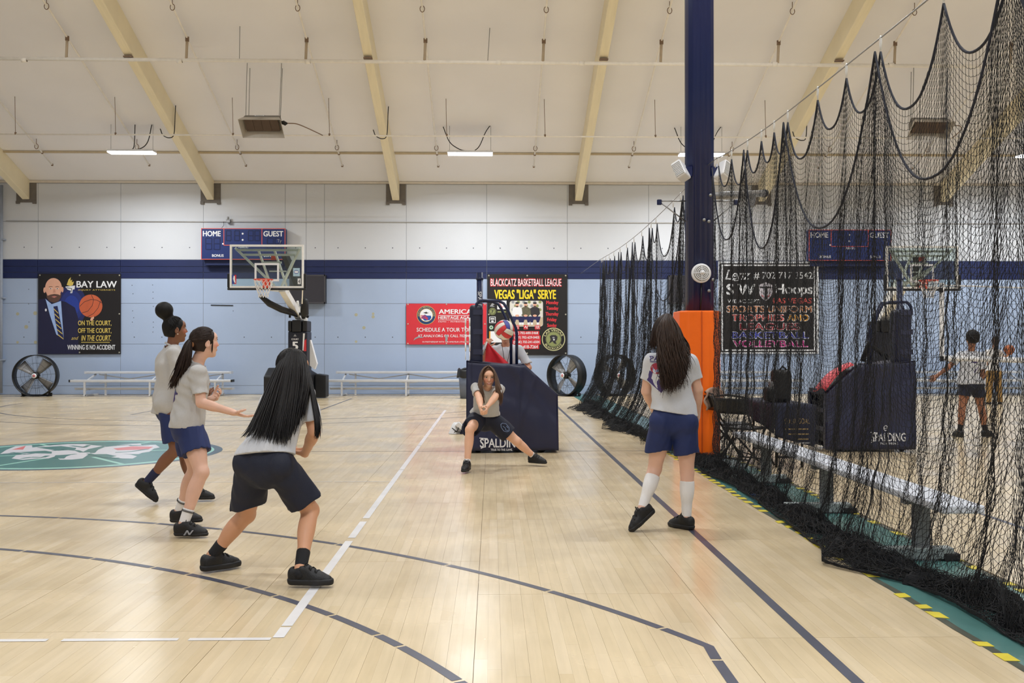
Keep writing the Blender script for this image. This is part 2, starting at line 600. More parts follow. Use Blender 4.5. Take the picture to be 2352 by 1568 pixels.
for a in (20, 75, 130, 200, 255, 310):
    ca, sa = math.cos(math.radians(a)), math.sin(math.radians(a))
    fp([(-5.44+0.6*ca-0.03*sa, 13.2+0.6*sa+0.03*ca), (-5.44+0.6*ca+0.03*sa, 13.2+0.6*sa-0.03*ca),
        (-5.44+1.6*ca+0.03*sa, 13.2+1.6*sa-0.03*ca), (-5.44+1.6*ca-0.03*sa, 13.2+1.6*sa+0.03*ca)], 0.0018)
mb.cur = 0
fp([(-6.41, 13.11), (-6.59, 13.67), (-6.69, 14.12), (-6.53, 14.28), (-6.38, 13.96), (-6.31, 14.12), (-6.23, 14.27), (-6.08, 14.43), (-5.85, 14.43), (-5.66, 14.26), (-5.41, 14.1), (-5.19, 14.45), (-5.08, 14.49), (-4.97, 14.25), (-4.8, 14.32), (-4.61, 13.93), (-4.64, 13.78), (-4.56, 13.35), (-4.61, 13.23), (-4.6, 13.07), (-4.82, 13.08), (-4.68, 13.01), (-4.53, 12.81), (-4.49, 12.55), (-4.62, 12.56), (-4.81, 12.69), (-5.03, 12.82), (-5.25, 13.09), (-5.12, 12.57), (-5.21, 12.45), (-5.35, 12.45), (-5.57, 12.83), (-5.55, 12.58), (-5.69, 12.58), (-5.8, 12.44), (-6.01, 12.59), (-6.13, 12.97), (-6.09, 13.1), (-6.33, 13.24)], 0.0024)
mb.cur = 1
for p in ([(-6.32, 13.96), (-6.06, 14.14), (-5.74, 13.88), (-5.66, 13.65), (-5.83, 13.51), (-6.07, 13.73)], [(-5.42, 13.29), (-5.51, 13.72), (-5.47, 14.23), (-5.37, 13.65), (-5.24, 13.29)], [(-5.27, 13.06), (-5.02, 13.08), (-4.8, 12.84), (-4.82, 12.71), (-5.05, 12.88)], [(-6.29, 13.31), (-6.01, 13.52), (-5.85, 13.37), (-5.76, 13.15), (-6.08, 13.21)],
          [(-5.62, 12.95), (-5.45, 13.05), (-5.4, 12.62), (-5.5, 12.6)], [(-5.2, 14.3), (-4.85, 14.2), (-5.1, 14.15)]):
    fp(p, 0.0032)
for q in [[(-5.89, 13.51), (-5.85, 13.69), (-5.59, 13.54), (-5.42, 13.29)], [(-5.26, 13.22), (-5.38, 13.65), (-5.43, 14.02), (-5.3, 14.22), (-5.13, 14.28)], [(-5.28, 13.15), (-5.08, 12.92), (-4.87, 12.69), (-4.69, 12.6)], [(-6.35, 13.31), (-6.05, 13.07), (-6.0, 13.26)], [(-5.88, 12.58), (-5.83, 12.73), (-5.67, 12.7), (-5.7, 12.9)], [(-5.94, 14.19), (-5.66, 13.95), (-5.72, 14.26)], [(-4.98, 13.28), (-4.81, 13.38), (-4.7, 13.71)], [(-5.38, 12.57), (-5.5, 12.96), (-5.42, 13.09)]]:
    for (ax, ay), (bx, by) in zip(q, q[1:]):
        d = math.hypot(bx-ax, by-ay) or 1
        nx, ny = -(by-ay)/d*.03, (bx-ax)/d*.03
        fp([(ax+nx, ay+ny), (bx+nx, by+ny), (bx-nx, by-ny), (ax-nx, ay-ny)], 0.0034)
mb.cur = 2
for p in ([(-5.2, 13.79), (-5.04, 14.09), (-4.73, 14.01), (-4.68, 13.63), (-5.06, 13.57)], [(-6.52, 13.67), (-6.58, 14.2), (-6.37, 13.67)]):
    fp(p, 0.0032)
mb.build('painted_swirl', [M_emb, M_teal, M_embr, M_mint], ce, fix=False)

# green strip between the courts with its worn hazard tape
gs = MB().box(LX0-0.01, LX1+0.01, 3.3, 29.36, -0.004, 0.0005).build('green_strip', M_green, fl)
for side, x in (('left', LX0+0.01), ('right', LX1)):
    ht = thing('hazard_tape', f'worn yellow and black hazard tape along the {"near" if side == "left" else "far"} edge of the green strip', 'tape', (x, 3.4, 0))
    pts = [(x+random.uniform(-.008, .008), 3.4+0.25*i) for i in range(74)]
    mb = MB()
    for (xa, ya), (xb, yb) in zip(pts, pts[1:]):
        mb._add([(xa-.022, ya, .002), (xa+.022, ya, .002), (xb+.022, yb, .002), (xb-.022, yb, .002)], [(0, 1, 2, 3)], False)
    mb.build('tape_strip', M_tapek, ht, fix=False)
    y = 3.45
    rr = random.Random(3 if side == 'left' else 4)
    while y < 16:
        l = rr.uniform(0.07, 0.13)
        if rr.random() < 0.9:
            dx = rr.uniform(-.012, .012)
            sk = rr.uniform(-.03, .03)
            m_ = MB()
            m_._add([(x-.034+dx, y+sk, .0035), (x+.034+dx, y, .0035), (x+.034+dx, y+l, .0035), (x-.034+dx, y+l+sk, .0035),
                     (x-.034+dx, y+sk, .002), (x+.034+dx, y, .002), (x+.034+dx, y+l, .002), (x-.034+dx, y+l+sk, .002)],
                    [(0, 1, 2, 3), (0, 4, 5, 1), (1, 5, 6, 2), (2, 6, 7, 3), (3, 7, 4, 0)], False)
            m_.build('yellow_patch', M_tapey, ht, fix=False)
        y += rr.uniform(0.19, 0.27)

# ------------------------------------------------------------------ walls
wb = struct(MB().box(RX0-0.2, RX1+0.2, RY1+0.008, RY1+0.3, -0.1, 6.9).build('wall_back', M_wallbase))
XS = [-16.2, -15.69, -13.285, -10.883, -8.473, -6.081, -5.469, -4.932, -2.528, -0.155, 2.227, 4.642, 7.04, 9.45, 11.85, 14.25, 16.65, 19.05, 21.5]
ROWS = [(0, .26, M_wallb, 0), (.26, 1.477, M_wallb, 0), (1.477, 2.668, M_wallb, 0), (2.668, 3.40, M_wallb, 0),
        (3.40, 3.575, M_stripe, .012), (3.575, 3.75, M_stripe, .018), (3.75, 3.95, M_stripe, .024),
        (3.95, 5.065, M_wallw, 0), (5.065, 6.19, M_wallw, 0)]
for xa, xb in zip(XS, XS[1:]):
    for za, zb, m, d in ROWS:
        g = 0.005
        MB().box(xa+g, xb-g, RY1-d, RY1+0.03, za+g, zb-g).build('panel' if m is not M_stripe else 'stripe_board', m, wb, bevel=0.003, seg=1)
mb = MB()
for xa, xb in zip(XS, XS[1:]):
    n = 3 if xb-xa > 2 else (1 if xb-xa > .45 else 0)
    for i in range(n):
        x = xa + (xb-xa)*(i+.5)/n
        for z in (4.31, 1.68):
            mb.lathe([(0, 0), (.018, 0)], 8, T(x, RY1-.002, z) @ Matrix.Rotation(PI/2, 4, 'X'))
for x, z in ((-10.55, 3.2), (-10.52, 2.95), (-9.95, 3.21), (-9.94, 3.0), (-9.94, 2.82), (-9.93, 2.58), (-10.53, 2.45), (-10.5, 2.25), (-10.54, 2.12), (-9.93, 2.12), (-9.93, 1.97), (-9.94, 1.83), (-7.6, 2.45), (-13.55, 3.08), (-13.55, 2.65), (-13.54, 2.12), (3.3, 1.95), (3.35, 2.9)):
    mb.lathe([(0, 0), (.014, 0)], 8, T(x, RY1-.002, z) @ Matrix.Rotation(PI/2, 4, 'X'))
tag(mb.build('bolt_hole', mat('bolt_shadow', (92, 96, 108), 0.8), wb), kind='stuff')
mb = MB()
for x, z, r in ((-13.87, 2.36, .05), (-13.36, 2.38, .06), (-13.62, 1.98, .06), (-13.87, 1.53, .04), (-13.35, 1.53, .05), (-4.0, 2.34, .05), (-3.5, 2.37, .04), (-3.5, 2.28, .05), (-3.77, 1.96, .05), (-4.0, 1.55, .04)):
    mb.lathe([(0, 0), (r, 0)], 7, T(x, RY1-.0015, z) @ Matrix.Rotation(PI/2, 4, 'X'))
mb.build('glue_stain', mat('glue_ochre', (176, 172, 146), 0.7), wb)
MB().bar((-8.25, RY1-.006, 2.62), (-7.6, RY1-.006, 2.61), .02, .025).build('scuff_strip', M_black, wb)
struct(MB().box(RX0, RX1, RY1-.05, RY1+.02, 6.195, 6.26).build('trim_1', mat('trim_cream', (214, 205, 192), .6)))
struct(MB().box(RX0-.3, RX0, RY0, RY1+.3, -.1, 12.6).build('wall_left', M_wallw))
struct(MB().box(RX1, RX1+.3, RY0, RY1+.3, -.1, 12.6).build('wall_right', M_wallw))
wf = struct(MB().box(RX0-.3, RX1+.3, RY0-.3, RY0, -.1, 6.9).build('wall_front', M_wallw))
for w_, y0_, y1_ in (('wall_front', RY0, RY0+.02),):
    MB().box(RX0, RX1, y0_, y1_, 0, 3.4).build('lower_panel', M_wallb, wf)
    MB().box(RX0, RX1, y0_, y1_+.01, 3.4, 3.95).build('stripe_board', M_stripe, wf)
for nm, x0, x1, pr in (('wall_left', RX0, RX0+.02, None), ('wall_right', RX1-.02, RX1, None)):
    pr = bpy.data.objects[nm]
    MB().box(x0, x1, RY0, RY1, 0, 3.4).build('lower_panel', M_wallb, pr)
    MB().box(x0-.005, x1+.005, RY0, RY1, 3.4, 3.95).build('stripe_board', M_stripe, pr)

# ceiling: two slopes meeting over the column line
mb = MB()
t_ = 0.15
for ya, yb in ((RIDGE, RY1+.3), (RY0-.3, RIDGE)):
    za, zb = zc(ya) if ya > RY0 else 6.25-.1, zc(yb) if yb < RY1 else 6.25-.1
    if ya == RIDGE: za = zc(RIDGE)
    vs = [(x, y, z+dz) for x in (RX0-.3, RX1+.3) for y, z in ((ya, za), (yb, zb)) for dz in (0, t_)]
    mb._add(vs, [(0, 1, 3, 2), (4, 6, 7, 5), (0, 4, 5, 1), (2, 3, 7, 6), (0, 2, 6, 4), (1, 5, 7, 3)], False)
struct(mb.build('ceiling', M_ceil))
BX = [-13.62, -8.26, -2.83, 2.56, 8.0, 13.45, 18.9]
for x in BX:
    mb = MB()
    ya, yb = RIDGE, 29.36
    vs = [(x+sx*.105, y, zc(y)+dz) for sx in (-1, 1) for y in (ya, yb) for dz in (-.56, .01)]
    mb._add(vs, [(0, 1, 3, 2), (4, 6, 7, 5), (0, 4, 5, 1), (2, 3, 7, 6), (0, 2, 6, 4), (1, 5, 7, 3)], False)
    struct(mb.build('roof_beam', M_beam, bevel=.01, seg=1))
    mb = MB().box(x-.29, x+.29, RY1-.02, RY1+.02, 5.62, 6.22).box(x-.29, x-.19, RY1-.06, RY1, 5.58, 5.66).box(x+.19, x+.29, RY1-.06, RY1, 5.58, 5.66)
    struct(mb.build('beam_pocket', M_dkgrey))  # dark slab on the wall face stands for the depth of the beam recess
mb = MB()
for xa, xb in zip(BX, BX[1:]):
    mb.bar((xa+.12, 27.8, zc(27.8)-.025), (xb-.12, 27.8, zc(27.8)-.025), .06, .05)
struct(mb.build('trim_2', mat('trim_tan', (196, 180, 150), .6)))
mb = MB().tube([(-14.28, 29.25, 0.05), (-14.28, 29.25, 6.1)], .05, 10)
for z in (1, 2.8, 4.5): mb.box(-14.36, -14.2, 29.2, 29.4, z, z+.04)
tag(mb.build('wall_pipe', mat('pipe_grey_blue', (150, 158, 172), .5)), 'grey pipe standing against the back wall at the left edge', 'pipe')

# thin bar with a hook across the white part of the wall
tag(MB().tube([(-14.2, 29.37, 5.07), (21, 29.37, 5.07)], .014, 6).build('wall_wire', mat('conduit_grey', (190, 188, 186), .6)), 'thin conduit running along the joint of the upper white wall', 'conduit')

# ------------------------------------------------------------------ pipes under the roof
sp = thing('sprinkler_line', 'cream sprinkler main crossing under the ceiling with sloping branch pipes', 'pipe', (0, 22.75, 7.9))
MB().tube([(-13.5, 22.75, 7.93), (17, 22.75, 7.86)], .042, 10).build('main_pipe', M_pipe, sp)
for k in range(-5, 7):
    x = -1.52 + 2.705*k
    mb = MB().tube([(x, 13.2, zc(13.2)-.18), (x, 28.17, zc(28.17)-.18)], .022, 8)
    mb.build('branch_pipe', M_pipe, sp)
    MB().tube([(x-.02, 22.75, 7.92), (x, 22.75, zc(22.75)-.17)], .032, 8).build('riser', mat('riser_tan', (190, 172, 148), .5), sp)
    mb = MB()
    mb.lathe([(.03, -.05), (.045, -.05), (.045, .05), (.03, .05)], 10, T(x, 22.75, zc(22.75)-.2))
    mb.build('clamp', M_rust, sp)
    for y in (21.7, 27.2):
        mb = MB()
        mb.tube([(x+.05*math.cos(a), y+.0, zc(y)-.20+.07*math.sin(a)) for a in [2*PI*i/10 for i in range(10)]], .009, 6, closed=True)
        mb.tube([(x, y, zc(y)-.135), (x, y, zc(y)+.01)], .008, 6)
        mb.build('pipe_hook', M_rust, sp)
    for y in (28.17, 27.55):
        MB().lathe([(.0, -.03), (.03, -.03), (.03, .03), (0, .03)], 8, T(x, y, zc(y)-.18)).build('end_fitting', M_rust, sp)
for x in (-13.0, -10.6, -7.1, -4.2, .15, 2.05, 6.5, 9.2, 12.0):
    mb = MB().lathe([(.043, -.06), (.055, -.06), (.055, .06), (.043, .06)], 10, T(x, 22.75, 7.895) @ Matrix.Rotation(PI/2, 4, 'Y'))
    mb.build('coupling', M_pipe, sp)
for x in (-11.6, -5.75, -.1, 4.9, 10.2):
    MB().tube([(x, 22.75, 7.9), (x+.05, 22.6, zc(22.6))], .008, 6).build('hanger_rod', M_steel, sp)
for x in BX[1:]:
    MB().bar((x-.1, 22.75, 7.98), (x+.1, 22.75, 7.98), .1, .03).build('saddle', M_rust, sp)

gp = thing('gas_line', 'thin cream gas pipe hung on rods below the ceiling', 'pipe', (0, 25.3, 6.74))
MB().tube([(-14, 25.3, 6.75), (17, 25.3, 6.75)], .02, 8).build('pipe_run', M_pipe, gp)
for x in (-12.0, -9.5, -6.55, -4.12, -1.15, 1.35, 4.17, 7.0, 9.8):
    MB().tube([(x, 25.3, 6.75), (x-.02, 25.3, zc(25.3)+.01)], .007, 6).lathe([(0, -.03), (.025, -.03), (.025, .03), (0, .03)], 8, T(x, 25.3, 6.77)).build('hanger_rod', M_rust, gp)

# ------------------------------------------------------------------ lamps
M_lens = mat('lamp_lens', (255, 255, 255), .4, emit=9.0, var=0.0)
M_house = mat('lamp_housing', (225, 226, 228), .5)
M_wire = mat('black_cable', (34, 34, 36), .6)
def ceiling_light(x, y, z, label, group=None, cables=False):
    t = thing('ceiling_light', label, 'light', (x, y, z), group, world=False)
    L_, Wd = 1.2, .34
    mb = MB()
    prof = [(-Wd/2, 0), (-Wd/2+.03, .055), (Wd/2-.03, .055), (Wd/2, 0)]
    mb.prism(prof, lambda u, v: Vector((-L_/2, u, v+.012)), lambda u, v: Vector((L_/2, u, v+.012)))
    mb.build('housing', M_house, t, local=True)
    MB().box(-L_/2+.01, L_/2-.01, -Wd/2+.01, Wd/2-.01, -.02, .011).build('lens', M_lens, t, local=True)
    for sx in (-1, 1):
        top = zc(y)-z
        MB().tube([(sx*.55, 0, .06), (sx*.55, 0, top+.02)], .005, 6).build('hanger_wire', M_steel, t, local=True)
    if cables:
        a = MB().tube(smooth([(-.08, 0, .07), (-.3, 0, .13), (-.55, 0, .32), (-.72, 0, zc(y)-z-.02)] if cables == 1 else [(0, 0, .07), (.06, 0, .2), (.08, 0, zc(y)-z)]), .012, 6)
        a.tube(smooth([(.1, 0, .07), (.25, 0, .22), (.42, 0, .6), (.6, 0, zc(y)-z+.1)] if cables == 1 else [(0, 0, .07), (.25, 0, .12), (.42, 0, .3), (.52, 0, zc(y)-z)]), .012, 6)
        a.build('cable', M_wire, t, local=True)
    ld = bpy.data.lights.new('lamp_light', 'AREA')
    ld.shape = 'RECTANGLE'; ld.size, ld.size_y = L_-.04, Wd-.04
    ld.spread = math.radians(158)
    ld.energy = LAMP_W
    ld.color = LAMP_COL
    lo = bpy.data.objects.new('lamp_light', ld)
    link(lo, t)
    lo.location = (0, 0, -.024)
    return t
names = ['white strip light with two loose cables hung over the left scoreboard side', 'white strip light with two curved cables hung over the middle of the far wall',
         'white strip light half hidden by the navy column', 'white strip light over the far right wall at the frame edge']
for i, x in enumerate(LAMP_X):
    ceiling_light(x, LAMP_ROWS[0][0], LAMP_ROWS[0][1], names[i], 'strip lights over the far end', 2 if i == 0 else 1)
for y, z in LAMP_ROWS[1:]:
    for x in LAMP_X:
        ceiling_light(x, y, z, 'white strip light hung high over the courts, above the frame', 'strip lights over the courts nearer the viewer')
for x, y in ((-8.26, 25.6), (-2.83, 25.6), (8.0, 25.6)):
    z = zc(y)
    tag(MB().tube(smooth([(x+.17, y, z-.02), (x+.16, y, z-.2), (x+.13, y, z-.75), (x+.02, y-.05, z-.86), (x-.15, y, z-.78), (x-.22, y, z-.62)]), .012, 6).build('loose_cable', M_wire),
        {-8.26: 'black cable looping under the beam left of the hung heater', -2.83: 'black cable looping under the middle beam', 8.0: 'black cable looping under the beam right of the column'}[x], 'cable')
# ------------------------------------------------------------------ banners on the back wall
EX, EZ = (1, 0, 0), (0, 0, 1)
K = mat('banner_black', (24, 21, 23), .45, bump=.2, bscale=6)
C_white = mat('print_white', (232, 232, 234), .5, var=.02)
C_gold = mat('print_gold', (214, 188, 96), .5, var=.02)
C_red = mat('print_red', (206, 50, 58), .5, var=.03)
C_yel = mat('print_yellow', (236, 208, 44), .5, var=.02)
C_navy = mat('print_navy', (30, 32, 78), .5)
C_blue = mat('print_blue', (40, 66, 150), .5)
C_skin = mat('print_skin', (222, 168, 142), .5, var=.05)
C_beard = mat('print_beard', (92, 66, 56), .6)
C_suit = mat('print_suit', (30, 30, 62), .5)
C_shirt = mat('print_shirt', (160, 186, 232), .5)
C_ball = mat('print_ball', (196, 96, 62), .5, var=.12, scale=3)
C_grey = mat('print_grey', (150, 150, 152), .5)
C_olive = mat('print_olive', (140, 146, 92), .5)
C_dk = mat('print_dark', (44, 42, 46), .5)
M_grom = mat('grommet', (200, 196, 180), .4, metal=.6)

def banner(name, label, x0, x1, z0, z1, m, frame=None, y=29.36, wav=.012):
    t = thing(name, label, 'banner', ((x0+x1)/2, y, z0))
    mb = MB()
    n = 14
    def fn(u, v):
        d = wav*math.sin(u*9+v*4)*math.sin(v*7-u*3)*0.0
        return Vector((x0+(x1-x0)*u, y-.012, z0+(z1-z0)*v))
    mb.box(x0, x1, y-.012, y, z0, z1)
    mb.build('banner_sheet', m, t, bevel=.003, seg=1)
    g = MB()
    for u in (0.02, .5, .98):
        for v in (0.02, .5, .98):
            if u == .5 and v == .5: continue
            g.lathe([(.008, 0), (.022, 0), (.022, .004), (.008, .004)], 10, T(x0+(x1-x0)*u, y-.0125, z0+(z1-z0)*v) @ Matrix.Rotation(PI/2, 4, 'X'))
    g.build('grommet', M_grom, t)
    return t, Vector((x0, y-.012, z1))

# law firm banner; layout frame = 322..1035 x 478..1168
t, O = banner('law_firm_banner', 'dark banner with a bald bearded man in suit and a basketball', -13.254, -10.853, 1.183, 3.535, K)
A = Art(t, O, EX, EZ, (322, 478, 1035, 1168), 2.401, 2.352)
for i, c in enumerate(((34, 40, 92), (36, 50, 118), (38, 60, 146))):
    A.ell(610, 755, 130-32*i, 180-45*i, mat(f'print_glow_{i}', c, .5), 1+i*.5)
A.poly([(325, 700), (395, 690), (470, 740), (560, 720), (640, 770), (668, 860), (672, 1166), (325, 1166)], C_suit, 3)
A.poly([(385, 695), (440, 740), (520, 712), (545, 1040), (480, 1000), (420, 820)], C_shirt, 4)
A.poly([(455, 760), (490, 755), (548, 1055), (500, 1020), (470, 880)], C_navy, 5)
for k in range(6):
    y = 775+k*44
    A.poly([(458+k*7, y), (496+k*9, y+38), (497+k*9, y+48), (459+k*7, y+11)], C_gold, 6)
A.poly([(325, 720), (388, 700), (470, 1000), (480, 1166), (325, 1166)], C_suit, 6)
A.poly([(520, 712), (560, 720), (600, 860), (560, 1166), (545, 1040)], C_suit, 6)
A.ell(455, 600, 72, 84, C_skin, 5).ell(455, 655, 60, 66, C_skin, 5).ell(378, 620, 10, 24, C_skin, 5).ell(532, 615, 9, 24, C_skin, 5)
A.poly([(392, 640), (405, 668), (430, 658), (462, 652), (494, 656), (512, 664), (524, 636), (520, 680), (496, 716), (458, 728), (420, 714), (398, 684)], C_beard, 6)
A.poly([(436, 676), (462, 670), (486, 674), (462, 686)], mat('print_lip', (190, 120, 110), .5), 7)
for x in (432, 488):
    A.ell(x, 607, 12, 4.5, C_white, 7).ell(x, 607, 4.5, 4.5, C_dk, 8)
    A.poly([(x-17, 591), (x, 586), (x+17, 590), (x+16, 593), (x, 590), (x-16, 595)], C_beard, 7)
A.poly([(455, 612), (468, 612), (474, 640), (450, 642)], mat('print_skin2', (204, 146, 122), .5), 6.5)
A.ell(390, 790, 8, 12, C_white, 7)
A.part('printed_portrait')
A.ell(776, 755, 100, 98, C_ball, 3)
A.line([(680, 760), (720, 720), (776, 700), (830, 705), (872, 730)], 4, C_dk, 4)
A.line([(700, 815), (750, 800), (790, 750), (800, 700), (780, 660)], 4, C_dk, 4)
A.line([(745, 850), (800, 820), (840, 770), (860, 710)], 4, C_dk, 4)
A.poly([(770, 880), (778, 856), (800, 846), (806, 856), (790, 882)], C_skin, 3)
A.part('printed_basketball')
A.poly([(568, 575), (584, 530), (604, 508), (600, 540), (616, 528), (612, 552), (630, 545), (622, 575), (600, 585)], C_gold, 3)
A.poly([(556, 590), (640, 580), (636, 612), (620, 615), (616, 645), (598, 645), (604, 625), (575, 615)], C_white, 3)
A.line([(566, 600), (612, 606), (606, 640)], 5, K, 4)
A.part('printed_torch')
A.text('BAY LAW', 652, 541, 1000, 598, C_white, bold=.03)
A.text('INJURY ATTORNEYS', 667, 612, 986, 627, C_gold, bold=.01, spacing=1.15)
A.text('ON THE COURT,', 667, 880, 955, 928, C_gold, 8, bold=.03)
A.text('OFF THE COURT,', 667, 945, 955, 993, C_gold, 8, bold=.03)
A.text('and', 610, 1015, 672, 1045, C_gold, 8, shear=.4)
A.text('IN THE COURT.', 695, 1006, 952, 1054, C_gold, 8, bold=.03, shear=.2)
A.rect(694, 1064, 940, 1069, C_gold, 4).part('printed_underline')
A.text('WINNING IS NO ACCIDENT', 576, 1088, 988, 1130, C_white, 8, bold=.03)
A.done()

# red academy banner; frame 147..942 x 524..921
M_redb = mat('banner_red', (208, 46, 58), .5, var=.03, bump=.12, bscale=6)
t, O = banner('academy_banner', 'red banner with white lettering and a round eagle seal', -2.522, -.16, 1.464, 2.667, M_redb)
A = Art(t, O, EX, EZ, (147, 524, 942, 921), 2.362, 1.203)
A.ell(345, 636, 94, 92, C_gold, 1).ell(345, 636, 90, 88, mat('print_seal', (26, 58, 104), .5), 2).ell(345, 636, 66, 64, C_gold, 3).ell(345, 636, 62, 60, C_white, 4)
A.poly([(292, 655), (330, 630), (350, 640), (390, 640), (396, 660), (380, 684), (330, 690)], mat('print_seal2', (40, 80, 160), .5), 5)
for k in range(3):
    A.line([(288, 640+k*14), (330, 640+k*12), (360, 665+k*8)], 6, C_red, 6)
A.poly([(315, 612), (340, 606), (345, 600), (352, 610), (372, 614), (350, 620), (342, 622)], C_dk, 6)
A.part('printed_seal')
A.text('AMERICAN HERITAGE ACADEMY', 0, 0, 0, 0, C_gold, 6, arc=(345, 636, 70, 14, 170, 370))
A.text('AMERICAN', 468, 578, 850, 624, C_white, bold=.03)
A.rect(464, 637, 900, 641, C_white).part('printed_rule').rect(464, 682, 900, 685, C_white).part('printed_rule')
A.text('HERITAGE ACADEMY', 464, 645, 890, 675, C_white, bold=.02)
A.text('FAITH  -  PATRIOTISM  -  SERVICE', 466, 694, 890, 706, C_white)
A.text('SCHEDULE A TOUR TODAY', 250, 758, 860, 796, C_white, bold=.015)
A.text('AT AHALV.ORG OR CALL 702-949-', 262, 824, 800, 850, C_white, bold=.015)
A.text('IN PARTNERSHIP WITH THE AMATEUR ATHLETIC UNION', 308, 888, 840, 902, C_white)
A.poly([(218, 884), (232, 858), (262, 842), (312, 846), (312, 856), (270, 856), (240, 868)], C_grey, 4)
A.part('tape_patch').poly([(530, 830), (556, 826), (558, 866), (550, 892), (534, 892), (534, 860)], C_grey, 4)
A.done()

# league banner; frame 960..1757 x 216..1025 (crop at 900,580)
t, O = banner('league_banner', 'black basketball league banner with red and yellow titles and a round green badge', -.141, 2.221, 1.156, 3.542, K)
A = Art(t, O, EX, EZ, (960, 216, 1757, 1025), 2.362, 2.386)
A.text('BLACKCATZ BASKETBALL LEAGUE', 990, 258, 1702, 342, C_red, 2, bold=.07)
A.text('BLACKCATZ BASKETBALL LEAGUE', 996, 266, 1696, 334, C_white, 4)
A.text('VEGAS "LIGA" SERYE', 1030, 370, 1645, 466, C_yel, bold=.05)
A.rect(1184, 483, 1515, 740, mat('print_pale', (214, 210, 200), .5), 1, rad=24)
A.poly([(1186, 648), (1513, 648), (1513, 716), (1500, 736), (1200, 736), (1186, 716)], mat('print_tan', (196, 178, 150), .5), 1.5)
for i in range(6):
    for j in range(3):
        A.ell(1216+i*54+(27 if j % 2 else 0), 496+j*38, 15, 15, C_olive if (i+j) % 2 else C_grey, 2, n=14) if 1216+i*54+(27 if j % 2 else 0) < 1500 else None
for x, cs in ((1258, C_white), (1342, mat('print_camo', (96, 92, 72), .5, var=.3, scale=20)), (1434, C_dk)):
    A.poly([(x-46, 560), (x-20, 545), (x+20, 545), (x+46, 560), (x+52, 612), (x+22, 648), (x-22, 648), (x-50, 612)], cs, 3)
    A.ell(x, 522, 17, 22, C_skin, 4).ell(x, 506, 19, 10, C_dk, 5).ell(x, 540, 13, 9, C_beard, 4.5)
    A.poly([(x-58, 640), (x+58, 640), (x+52, 668), (x+40, 700), (x+20, 700), (x+12, 672), (x-12, 672), (x-20, 700), (x-42, 700), (x-52, 668)], C_navy, 4)
    A.ell(x, 632, 20, 11, C_skin, 5).rect(x-40, 700, x-18, 724, C_white, 5).rect(x+18, 700, x+42, 724, C_white, 5)
A.rect(1230, 656, 1480, 664, C_white, 2.5).part('printed_group_photo')
for i, w in enumerate(('Monday', 'Tuesday', 'Thursday', 'Friday', 'Sunday')):
    A.text(w, 1548-(8 if i == 2 else 0)+(8 if i > 2 else 0), 482+i*57, 1670-(18 if i > 2 else 0), 528+i*57, C_red, 3, bold=.06)
for x0, x1, s in ((1218, 1278, 'MIKE'), (1322, 1366, 'AJ'), (1434, 1486, 'TOPE')):
    A.rect(x0, 726, x1, 770, C_red, 4).text(s, x0+6, 732, x1-6, 762, C_white, 8, bold=.02)
for i, (s, x0, x1) in enumerate((('(AJ) 702-600-5468', 1222, 1478), ('(JAY) 702-629-0405', 1222, 1490), ('(JUNE) 702-241-6504', 1212, 1492), ('702-418-7264', 1240, 1476))):
    A.rect(x0, 786+i*45, x1, 830+i*45, C_red, 4+.2*i).text(s, x0+8, 792+i*45, x1-12, 824+i*45, C_white, 8, bold=.02)
A.part('printed_label')
A.rect(1060, 482, 1152, 568, C_white, 1).line([(1080, 500), (1110, 550), (1140, 520)], 5, C_red, 2)
A.rect(1062, 588, 1146, 600, C_olive, 2)
A.ell(1012, 590, 36, 36, C_olive, 1).ring(1012, 590, 26, 31, C_dk, 2).text('7', 1000, 575, 1024, 606, C_dk, 4, bold=.03)
A.poly([(985, 540), (1010, 505), (1034, 520), (1014, 530), (1036, 545)], C_grey, 1)
A.rect(980, 642, 1044, 706, C_white, 1).rect(986, 648, 1038, 700, C_dk, 2).rect(992, 658, 1032, 670, C_white, 3).ell(1012, 688, 14, 8, C_white, 3)
A.ell(1000, 750, 22, 22, mat('print_leaf', (90, 140, 96), .5), 1).ring(1000, 750, 12, 17, C_white, 2)
A.rect(980, 788, 1140, 900, C_white, 1).rect(980, 788, 992, 900, mat('print_orange', (232, 160, 40), .5), 2)
A.part('printed_sponsor_marks')
A.ell(1620, 868, 116, 116, mat('print_cream', (206, 202, 150), .5), 1, n=40).ell(1620, 868, 108, 108, K, 2, n=40).ell(1620, 868, 78, 78, C_olive, 3, n=40).ring(1620, 868, 72, 75, C_dk, 4)
A.text('LAS VEGAS', 0, 0, 0, 0, mat('print_cream', (206, 202, 150), .5), 5, bold=.03, arc=(1620, 868, 82, 20, 200, 340))
A.text('BLACKCATZ', 0, 0, 0, 0, mat('print_cream', (206, 202, 150), .5), 5, bold=.03, arc=(1620, 868, 102, 20, 150, 30))
A.poly([(1582, 838), (1600, 826), (1640, 826), (1660, 842), (1656, 872), (1640, 890), (1652, 918), (1622, 908), (1612, 888), (1574, 912), (1592, 872)], C_dk, 5)
A.ell(1620, 852, 12, 8, C_grey, 6).ell(1624, 872, 8, 8, C_white, 6).part('printed_badge')
A.done()

